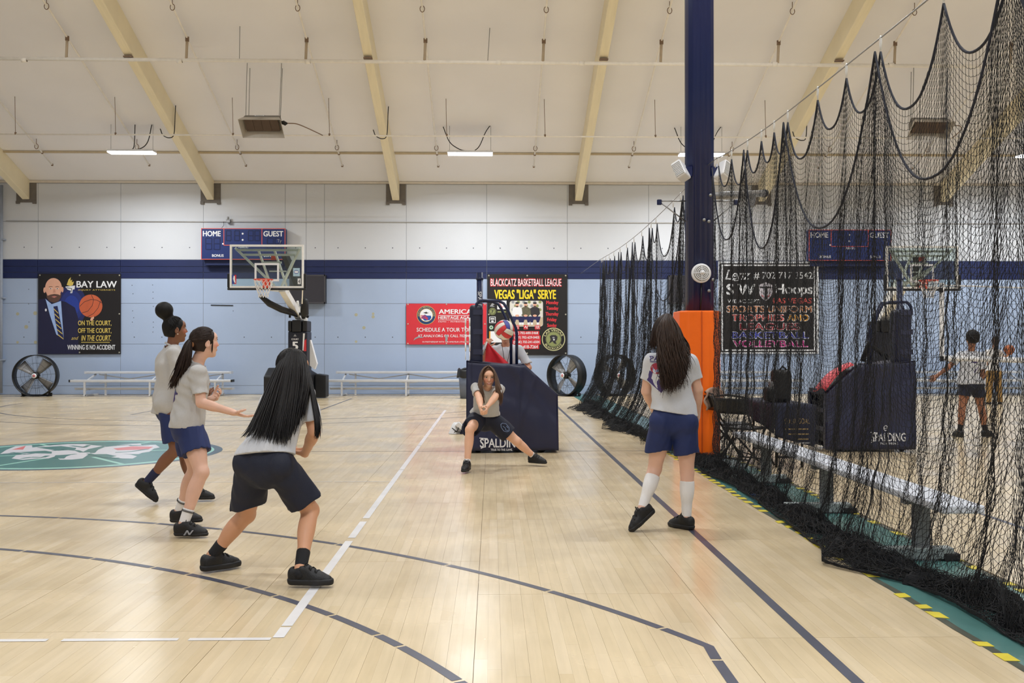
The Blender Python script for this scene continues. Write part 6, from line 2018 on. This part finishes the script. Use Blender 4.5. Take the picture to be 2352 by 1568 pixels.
    for t in 'RL':
        S_, E_ = J['s'+t], J['e'+t]
        T_.ell(J['h'+t]-pf[1]*.03+np.array([0, 0, .03]), (.103*s*fat, .096*s*fat, .11*s), pf, .03)
        ad = nrm(E_-S_)
        en = S_+(E_-S_)*o.get('slv', .72)
        T_.cap(J['nek']-up_t*.03, S_-up_t*.012, .054*s, .048*s, .04)
        T_.cap(S_, en+ad*.05, .054*s, .062*s, .035, cuts=[(en, ad+np.array([0, 0, -.15]))])
    T_.wrinkle(o.get('wr', .009), o.get('seed', 1), 34, (1, 1, .7))
    hn = np.array(o.get('hemn', -up_t))
    T_.cut(hem, hn)
    T_.cap(J['nek']-up_t*.03, hd, .062*s, .06*s, .01, op='sub')
    for t in 'RL':
        S_, E_ = J['s'+t], J['e'+t]
        ad = nrm(E_-S_); en = S_+(E_-S_)*o.get('slv', .72)
        T_.cap(en-ad*.010, en+ad*.12, .044*s, .051*s, .004, op='sub')
    sV, sF = T_.mesh()
    shirt = np_mesh('shirt', sV, sF, o.get('tee', M_tee), root, smooth=True)
    cc, cx_ = collar_at
    MB().tube([tuple(cc+(cx_[0]*math.cos(a)*.064+cx_[1]*(math.sin(a)*.064+.004)-cx_[2]*(.012*math.sin(a)))*s) for a in [2*PI*i/26 for i in range(26)]], .0095, 8, closed=True).build('collar', o.get('tee', M_tee), shirt)
    # ---- shorts or trousers
    P_ = Sculpt(h)
    m_s = o.get('shorts', M_short)
    P_.cap(J['pel']+pf[2]*.06, J['pel']-pf[2]*.03, .144*s*fat, .158*s*fat, .03, fwd=pf[1], flat=.76)
    for t in 'RL':
        hp, kn, an = J['h'+t], J['k'+t], J['a'+t]
        td = nrm(kn-hp)
        P_.ell(hp-pf[1]*.032+np.array([0, 0, .02]), (.100*s*fat, .094*s*fat, .1*s), pf, .03)
        if o.get('trousers'):
            P_.cap(hp, kn, .1*s, .075*s, .03).cap(kn, an+nrm(kn-an)*.02, .075*s, .062*s, .03, cuts=[(an, an-kn)])
        else:
            fr = o.get('leg'+t, o.get('leg', .7))
            en = hp+(kn-hp)*fr
            nn = np.array(o.get('legn'+t, td))
            P_.cap(hp, en+td*.08, o.get('hipr', .099)*s*fat, o.get('flare', .106)*s*fat, o.get('lk', .014), cuts=[(en, nn)])
            P_.cap(en-td*.008, en+td*.16, o.get('flare', .106)*.84*s*fat, o.get('flare', .106)*.86*s*fat, .004, op='sub', cuts=[(en-td*.008, -td)])
    P_.cut(hem+up_t*o.get('waist', .012), -hn)
    P_.wrinkle(o.get('wr', .009)*.9, o.get('seed', 1)+7, 36, (1, 1, .35))
    shorts = sculpt_obj('trousers' if o.get('trousers') else 'shorts', P_, m_s, root)
    # ---- socks and shoes
    for t in 'RL':
        kn, an = J['k'+t], J['a'+t]
        d = nrm(kn-an)
        ln = np.linalg.norm(kn-an)
        if o.get('sock'):
            tp, ms = o['sock']
            K_ = Sculpt(.0055)
            fr = tp
            r_top = .0335+(.050-.0335)*fr
            K_.cap(an-d*.028, kn, .0345*s, .0540*s, .02, cuts=[(an+d*fr*ln, d)])
            if fr > .35:
                shf = frame(pf[1], d)
                kf = nrm(d*-1+nrm(J['h'+t]-kn)*-1) if False else shf[1]
                K_.ell(kn+(an-kn)*.34-kf*.016, (.0505*s, .048*s, .11*s), frame(kf, d), .03, cuts=[(an+d*fr*ln, d)])
            sk = sculpt_obj('sock', K_, ms, root)
            if o.get('stripe'):
                mb = MB()
                f3 = frame(pf[1], d)
                for q in (.20, .23):
                    c = an+d*fr*ln - d*(q-.14)*.5*.5
                    rr = .040*s+(.0555-.040)*s*(fr-.06)+.0015
                    mb.tube([tuple(c+rr*(f3[0]*math.cos(a)+f3[1]*math.sin(a))) for a in [2*PI*i/22 for i in range(22)]], .0022, 5, closed=True)
                mb.build('sock_stripe', M_sockk, sk)
        f_ = np.array(o['f'+t], float); u_ = np.array(o.get('u'+t, (0, 0, 1)), float)
        u_ = nrm(u_-nrm(f_)*np.dot(u_, nrm(f_)))
        shoe(root, an, f_, u_, o.get('chunky', 0), o.get('shoe', 1.0)*s)
    return dict(root=root, J=J, hf=hf, cf=cf, pf=pf, up=up_t, shirt=(shirt, sV, sF), body=body, shorts=shorts)

def hair_cap(R, m, face=.045, back=-.075, thick=1.0, low=.0, extra=None, h=.006, tilt=.55, name='hair'):
    hd, (hr, hw, hu) = R['J']['hed'], R['hf']
    S_ = Sculpt(h)
    S_.ell(hd+hu*.026-hw*.012, (.0735+.010*thick, .092+.011*thick, .085+.013*thick), R['hf'], .01,
           cuts=[(hd+hw*face+hu*.03, hw*1.0-hu*tilt)])
    S_.ell(hd-hu*.03-hw*.045, (.064, .052, .075), R['hf'], .02, cuts=[(hd+hu*(back+low), -hu-hw*.25)])
    if extra: extra(S_)
    S_.wrinkle(.0012, 3, 90, (1, 1, .6))
    return sculpt_obj(name, S_, m, R['root'])

def scalp(R, m, mode, n, seed, tie=None, r=.0034, thick=1.0, face=(46, 8, -25), name='scalp_hair'):
    """fine strands combed over the head: to a tie point, or down from the parting"""
    hd, (hr, hw, hu) = R['J']['hed'], R['hf']
    c = hd+hu*.026-hw*.012
    rad = np.array([.0735+.010*thick, .092+.011*thick, .085+.013*thick])
    rr = random.Random(seed)
    def dv(az, el):
        az, el = math.radians(az), math.radians(el)
        return np.array([math.sin(az)*math.cos(el), math.cos(az)*math.cos(el), math.sin(el)])
    mb = MB()
    for i in range(n):
        if mode == 'tie':
            az = rr.uniform(-125, 125)
            a = abs(az)
            el = np.interp(a, [0, 45, 80, 125], [face[0], face[0]-8, face[1], face[2]])+rr.uniform(-2, 18)
            v0, v1 = dv(az, el), nrm(tie)+np.array([rr.gauss(0, .08), 0, rr.gauss(0, .08)])
        else:
            sd = rr.choice((-1, 1))
            v0 = dv(sd*4, rr.uniform(52, 128))
            a = rr.uniform(62, 178)
            v1 = dv(sd*a, rr.uniform(-32, -10))
        v1 = nrm(v1)
        pts = []
        lift = rr.uniform(.99, 1.035)
        for k in range(10):
            t = k/9
            w = nrm(v0*(1-t)+v1*t)
            q = 1/np.linalg.norm(w/rad)
            p = w*q*lift
            pts.append(tuple(c+hr*p[0]+hw*p[1]+hu*p[2]))
        mb.tube(pts, [r*.5]+[r]*8+[r*.6], 4, caps=False)
    return mb.build(name, m, R['root'], fix=False)

def print_on(R, parent, texts, d, name='print'):
    """flat prints laid on the shirt: (text or polygon, centre, right, up, width, height, material)"""
    sV, sF = R['shirt'][1], R['shirt'][2]
    mb = MB(); mats = []
    for item, c, ex, ez, w, hh, m, *bold in texts:
        if m not in mats: mats.append(m)
        mb.cur = mats.index(m)
        if isinstance(item, str):
            V, F = text_mesh(item, bold[0] if bold else 0)
        else:
            V = list(item); F = [tuple(range(len(item)))]
        xs, ys = [v[0] for v in V], [v[1] for v in V]
        x0, x1, y0, y1 = min(xs), max(xs), min(ys), max(ys)
        c, ex, ez = Vector(c), Vector(ex), Vector(ez)
        pts = [c+ex*((u-x0)/(x1-x0)-.5)*w+ez*((v-y0)/(y1-y0)-.5)*hh for u, v in V]
        mb._add(on_surface(pts, sV, sF, d), F, False)
    return mb.build(name, mats, R['shirt'][0], fix=False)
# ------------------------------------------------------------------ the eight people
M_pur = mat('print_purple', (66, 52, 110), .7)
M_prr = mat('print_burgundy', (150, 40, 60), .7)
M_prb = mat('print_skyblue', (130, 150, 190), .7)
L_SKIN, M_SKIN, D_SKIN = (220, 176, 154), (206, 152, 120), (126, 82, 58)

# nearest girl, long black hair, seen from behind
R = person('near', 'girl with very long straight black hair bending forward, seen from behind', dict(
    skin=(208, 154, 120), cf=(.45, .9, -.25), pf=(.40, .92, 0), hf=(.62, .78, -.08), hu=(.08, .18, 1), fR=(1, -.05, 0), fL=(.75, .66, 0),
    hem=(-1.335, 5.97, .752), hemn=(.02, -.28, -1), tw=1.02, fat=1.0, tee=M_teew, shorts=M_shortd, leg=.80, flare=.112, legnL=(.25, .1, -1), legnR=(.42, .25, -.85),
    sock=(.30, M_sockk), chunky=1.0, shoe=1.04, seed=4, h=.0065,
    handR=dict(d=(-.75, .45, .05), n=(0, .3, .9), l=(.2, .8, .4), c=.7), handL=dict(d=(.75, -.15, .05), n=(0, .3, .9), l=(0, .8, .4), c=.7)))
hair_cap(R, M_hairk, face=.05)
scalp(R, M_hairk, 'down', 260, 3)
locks('long_hair', GUIDES['near'], 900, .0050, .011, M_hairk, R['root'], 3, tipvar=.16, thick=.03)
locks('side_hair', GUIDES['near_side'], 190, .0045, .008, M_hairk, R['root'], 5, tipvar=.2, thick=.012)

# girl with the bun
R = person('bun', 'girl with a high black hair bun stepping right behind the ponytail girl', dict(
    skin=D_SKIN, skin_name='skin_dark', lip=(96, 54, 48), brow=(30, 22, 20), cf=(.88, .46, 0), pf=(.9, .4, 0), hf=(.84, .54, -.02), hu=(-.06, 0, 1),
    fR=(.78, -.02, -.62), uR=(.6, 0, .8), fL=(1, 0, 0), hem=(-2.93, 9.0, .80), hemn=(-.05, 0, -1), legR=.82, legL=.7, sock=(.36, M_sockn), seed=9, h=.0068,
    handR=dict(d=(.9, .2, .1), n=(0, .6, .5), l=(0, .3, .9), c=.5), handL=dict(d=(.9, -.2, .1), n=(0, -.6, .5), l=(0, 0, .9), c=.5)))
def bun(S_):
    hd, (hr, hw, hu) = R['J']['hed'], R['hf']
    S_.ell(hd+hu*.178-hw*.085, (.078, .078, .076), R['hf'], .012)
    S_.cap(hd+hu*.11-hw*.05, hd+hu*.13-hw*.07, .045, .045, .02)
hair_cap(R, M_hairc, face=.048, extra=bun, thick=.8)
scalp(R, M_hairc, 'tie', 200, 4, tie=(0, -.35, .95), thick=.8, r=.003)
hd, (hr, hw, hu) = R['J']['hed'], R['hf']
MB().lathe([(.0005, -.006), (.006, 0), (.0005, .006)], 10, T(*(hd+hr*.087-hu*.042-hw*.002))).build('earring', mat('earring_pearl', (240, 230, 214), .15), R['root'])

# ponytail girl
R = person('pony', 'girl with a long dark ponytail holding her right forearm out, side view', dict(
    skin=L_SKIN, cf=(.95, .3, 0), pf=(.97, .22, 0), hf=(.80, .60, -.02), hu=(-.03, 0, 1), fR=(1, -.03, 0), fL=(1, .05, 0),
    hem=(-2.315, 7.6, .795), hemn=(.03, 0, -1), leg=.56, flare=.112, sock=(.30, M_sockw), stripe=True, seed=14, h=.0058, brow=(50, 36, 30),
    handR=dict(d=(.92, .05, -.30), n=(.25, .15, .95), l=(.1, -.9, .3), c=.28), handL=dict(d=(.75, -.3, .25), n=(-.3, -.5, .6), l=(.1, -.2, .9), c=.8)))
hair_cap(R, M_hairb, face=.052, thick=.7)
hd, (hr, hw, hu) = R['J']['hed'], R['hf']
scalp(R, M_hairb, 'tie', 260, 5, tie=(0, -1, -.08), thick=.7, r=.003)
locks('ponytail', GUIDES['pony'], 420, .0048, .017, M_hairb, R['root'], 8, wave=.010, tipvar=.3, thick=.022)
MB().tube([tuple(hd-hw*.098+hu*.0+hr*.0+.03*(hr*math.cos(a)+hu*math.sin(a))) for a in [2*PI*i/14 for i in range(14)]], .009, 7, closed=True).build('hair_tie', mat('hair_tie_tan', (150, 104, 70), .7), R['root'])
locks('side_strand', [[tuple(hd+hw*.034+hr*.070+hu*.01), tuple(hd+hw*.028+hr*.070-hu*.04), tuple(hd+hw*.032+hr*.062-hu*.085)], [tuple(hd+hw*.04+hr*.068+hu*.01), tuple(hd+hw*.034+hr*.068-hu*.04), tuple(hd+hw*.037+hr*.060-hu*.092)]], 9, .003, .003, M_hairb, R['root'], 2, thick=.002)
# emblem on the side of the near shoe and print on her back
A_ = R['J']['aR']
mk = Art(R['root'], Vector((A_[0]+.012, A_[1]-.0535, .068)), (1, 0, 0), (0, .35, .94), (0, 0, 100, 60), .085, .045, lift=.0015)
for dx in (0, 8):
    mk.line([(14+dx, 56), (36+dx, 8), (58+dx, 50), (84+dx, 6)], 5, C_grey, 1)
mk.done('shoe_emblem')
print_on(R, None, [([(0, 0), (.5, -.6), (1, 0), (.9, .6), (.5, .3), (.1, .6)], R['J']['che']-R['cf'][1]*.14-R['up']*.07, R['cf'][0], R['up'], .16, .16, M_pur),
                   ([(0, 0), (.5, -.6), (1, 0), (.9, .6), (.5, .3), (.1, .6)], R['J']['che']-R['cf'][1]*.145-R['up']*.07, R['cf'][0], R['up'], .10, .10, M_prb)], R['cf'][1])

# girl in the middle, facing us
R = person('mid', 'girl in the middle lunging with straight arms joined low, facing the viewer', dict(
    skin=(230, 180, 150), cf=(.05, -.95, -.3), pf=(.05, -1, 0), hf=(.13, -1, -.04), hu=(.03, -.16, 1), fR=(-.22, -1, 0), fL=(.85, -.53, 0),
    hem=(-.055, 11.55, .615), hemn=(-.05, .25, -1), slv=.58, shorts=M_shortd, legR=.70, legL=.68, legnR=(.1, -.9, .25), hipr=.108, flare=.112, wr=.007, seed=21, h=.0055, lip=(206, 122, 112), brow=(140, 106, 84), waist=.06,
    handR=dict(d=(.12, -.72, -.68), n=(.95, .1, 0), l=(0, -.6, .7), c=1.2, sc=.92), handL=dict(d=(-.12, -.72, -.68), n=(-.95, .1, 0), l=(0, -.6, .7), c=1.2, sc=.92), s=.98, sock=(.12, M_sockw)))
hair_cap(R, M_hairm, face=.008, tilt=.7, thick=1.0)
scalp(R, M_hairm, 'down', 240, 6, thick=1.05)
locks('front_hair', GUIDES['mid_l'], 230, .0045, .007, M_hairm, R['root'], 4, tipvar=.2, thick=.012, wave=.004)
locks('front_hair', GUIDES['mid_r'], 230, .0045, .007, M_hairm, R['root'], 6, tipvar=.2, thick=.012, wave=.004)
hd, (hr, hw, hu) = R['J']['hed'], R['hf']
mb = MB().tube([tuple(hd+hw*.0955-hu*.0565+hr*t*.016-hw*abs(t)*.006+hu*abs(t)*.003) for t in (-1, -.4, .4, 1)], [.001, .0028, .0028, .001], 6)
mb.build('teeth', M_eyew, R['root'])
J = R['J']
c = J['hL']+(J['kL']-J['hL'])*.38
mk = Art(R['root'], Vector((c[0]-.035, c[1]-.125, c[2]+.075)), (1, .25, 0), (-.35, 0, .93), (0, 0, 100, 110), .105, .12, lift=.0)
mk.line([(15, 20), (40, 5), (75, 15), (92, 55), (80, 95), (50, 105), (20, 95), (8, 55), (15, 20)], 5, M_prb, 1)
mk.line([(30, 40), (50, 60), (45, 85), (70, 90)], 5, M_prb, 1).line([(70, 40), (78, 62)], 5, M_prb, 1)
mk.done('shorts_emblem')

# girl at the right, from behind
R = person('right', 'girl with long wavy brown hair and white knee socks seen from behind', dict(
    skin=L_SKIN, cf=(-.05, 1, 0), pf=(.02, 1, 0), hf=(-.12, 1, 0), hu=(0, -.03, 1), fR=(-.58, .8, 0), fL=(-.76, -.22, -.60), uL=(-.6, -.1, .8),
    hem=(1.40, 7.6, .895), hemn=(-.16, 0, -1), tee=M_teew, hipr=.097, lk=.02, leg=.60, legnR=(.1, 0, -1), legnL=(.08, 0, -1), flare=.098, sock=(.80, M_sockw), chunky=.6, seed=31, h=.0062, slv=.62,
    handR=dict(d=(0, .4, -.9), n=(-.9, .1, 0), l=(0, .9, .2), c=.35), handL=dict(d=(.4, .7, -.3), n=(0, .4, -.9), l=(.8, .3, 0), c=.5)))
hair_cap(R, M_hairb, face=.045)
scalp(R, M_hairb, 'down', 240, 7)
locks('side_tress', GUIDES['right_side'], 110, .0045, .006, M_hairb, R['root'], 13, wave=.006, tipvar=.15, thick=.015)
locks('long_hair', GUIDES['right'], 850, .0050, .018, mat('hair_chestnut', (52, 36, 27), .42, var=.3, scale=30, stretch=(1, 1, .15), spec=.3), R['root'], 12, wave=.022, tipvar=.2, thick=.028)
up, cr = R['up'], (1, 0, 0)
ck = R['J']['che']
print_on(R, None, [('PA', (1.240, 7.4, 1.312), cr, (0, 0, 1), .075, .036, M_pur, .02), ([(0, 0), (1, 0), (1, 1), (0, 1)], (1.243, 7.4, 1.286), cr, (0, 0, 1), .08, .006, M_pur),
                   ([(math.cos(a)*1.0, math.sin(a)) for a in [2*PI*i/20 for i in range(20)]], (1.25, 7.4, 1.235), cr, (0, 0, 1), .085, .085, M_prr),
                   ([(0, 0), (.55, -.9), (1, .1), (.8, .8), (.45, .3), (.1, .7)], (1.27, 7.4, 1.14), cr, (0, 0, 1), .17, .18, M_pur)], (0, 1, 0))
print_on(R, None, [([(math.cos(a), math.sin(a)) for a in [2*PI*i/20 for i in range(20)]], (1.25, 7.396, 1.235), cr, (0, 0, 1), .055, .055, M_prb),
                   ([(0, 0), (.55, -.9), (1, .1), (.8, .8), (.45, .3), (.1, .7)], (1.27, 7.396, 1.14), cr, (0, 0, 1), .12, .13, M_teew)], (0, 1, .0001), 'print_inner')

# coach behind the middle stand
R = person('coach', 'man in a white tee behind the middle stand, his face hidden by the ball', dict(
    skin=(214, 158, 130), cf=(-.05, -1, -.05), pf=(0, -1, 0), hf=(-.1, -1, -.25), hu=(0, -.2, 1), fR=(-.2, -1, 0), fL=(.2, -1, 0), s=1.12, hem=(.22, 14.42, .86), tee=M_teew, leg=.9, seed=41, h=.008, sock=(.2, M_sockw), slv=.8,
    handR=dict(d=(.35, -.25, .9), n=(.3, .9, -.2), l=(.9, -.1, -.2), c=1.0), handL=dict(d=(-.3, -.8, -.3), n=(-.8, .2, 0), l=(0, 0, 1), c=.6)))
hair_cap(R, mat('hair_short_brown', (88, 66, 54), .6), face=.04, tilt=.4, thick=.5)
J = R['J']
MB().tube([tuple(J['wR']+.031*np.array([math.cos(a), .4*math.sin(a), .9*math.sin(a)*.3])-np.array([0, 0, .03])) for a in [2*PI*i/16 for i in range(16)]], .009, 6, closed=True).build('watch', M_black, R['root'])
MB().tube([(.14, 14.22, 1.44), (.17, 14.2, 1.25), (.2, 14.21, 1.1)], .004, 5).tube([(.27, 14.22, 1.44), (.235, 14.2, 1.25), (.2, 14.21, 1.1)], .004, 5).build('lanyard', M_black, R['root'])
t = thing('red_flag', 'red cloth bag held up by the man behind the middle stand', 'cloth', (.08, 14.0, 1.1))
def fn(u, v):
    a = (-.055, 1.50); 
    w0, w1 = .02, .42
    w = w0+(w1-w0)*v**1.1
    x = -.075 + (u*w) - .03*v*(1-u) 
    z = 1.455-.30*v - .085*u*v
    return Vector((x, 14.08+.025*math.sin(u*12+v*3)*v, z))
MB().grid(fn, 24, 14).build('cloth_sheet', mat('cloth_red', (214, 30, 44), .6, var=.08, scale=6), t, solid=.006)
MB().tube([(-.07, 14.07, 1.47), (-.1, 14.06, 1.38), (-.13, 14.06, 1.28)], .012, 6).build('metal_clip', M_alu, t)

# boys on the other court
R = person('boy', 'boy in a white printed tee and navy shorts standing behind the net', dict(
    skin=(150, 100, 74), skin_name='skin_brown', cf=(-.05, 1, 0), pf=(0, 1, 0), hf=(-.2, 1, 0), fR=(.8, .3, 0), fL=(-.15, .9, 0), s=1.0, tee=M_teew, hem=(7.33, 15.3, .82), leg=.45, shorts=M_shortd, sock=(.32, M_sockk), seed=51, h=.0085, slv=.7, fat=.95,
    handR=dict(d=(-.1, .1, -1), n=(-.9, .1, 0), l=(0, .9, 0), c=.7), handL=dict(d=(-.75, 0, -.6), n=(0, .5, -.6), l=(.3, .7, 0), c=.4)))
hair_cap(R, M_hairc, face=.05, thick=2.2)
ck = R['J']['che']
print_on(R, None, [([(0, 1), (.3, .85), (.5, 1), (.7, .85), (1, 1), (.9, .5), (.5, 0), (.15, .45)], ck-R['cf'][1]*.16-np.array([0, 0, .02]), (1, 0, 0), (0, 0, 1), .2, .2, M_pur), ([(0, 0), (1, 0), (1, 1), (0, 1)], ck-R['cf'][1]*.16+np.array([0, 0, .13]), (1, 0, 0), (0, 0, 1), .2, .02, M_pur)], (0, 1, 0))
R = person('boyfar', 'boy in a white tee and tan trousers farther back, holding a basketball', dict(
    skin=(196, 146, 118), skin_name='skin_tan', cf=(.35, 1, 0), pf=(.3, 1, 0), hf=(.4, 1, 0), fR=(.4, .9, 0), fL=(0, 1, 0), tee=mat('tee_white', (230, 228, 226), .85), hem=(12.09, 24, .82), trousers=True, shorts=mat('trousers_tan', (158, 124, 72), .8), seed=61, h=.0095, s=.98, shoe=.95,
    handR=dict(d=(.7, .4, .3), n=(.6, -.2, .4), l=(0, -.3, .9), c=.4), handL=dict(d=(0, .2, -1), n=(1, 0, 0), l=(0, 1, 0), c=.5)))
hair_cap(R, mat('hair_short_dark', (70, 50, 38), .6), face=.045, thick=1.0)
bb = thing('basketball', 'orange brown basketball held at the shoulder of the far boy', 'ball', (12.46, 23.75, 1.33), world=False)
M_bb = mat('basketball_leather', (172, 96, 56), .6, bump=.3, bscale=300)
MB().lathe([(.12*math.sin(PI*i/16), -.12*math.cos(PI*i/16)) for i in range(17)], 28).build('ball_skin', M_bb, bb, local=True)
mb = MB()
for ax in ('X', 'Y', 'Z'):
    Mx = Matrix.Rotation(PI/2, 4, ax) if ax != 'Z' else Matrix.Identity(4)
    mb.tube([Mx @ Vector((.1195*math.cos(a), .1195*math.sin(a), 0)) for a in [2*PI*i/32 for i in range(32)]], .003, 5, closed=True)
mb.build('seam', M_black, bb, local=True)
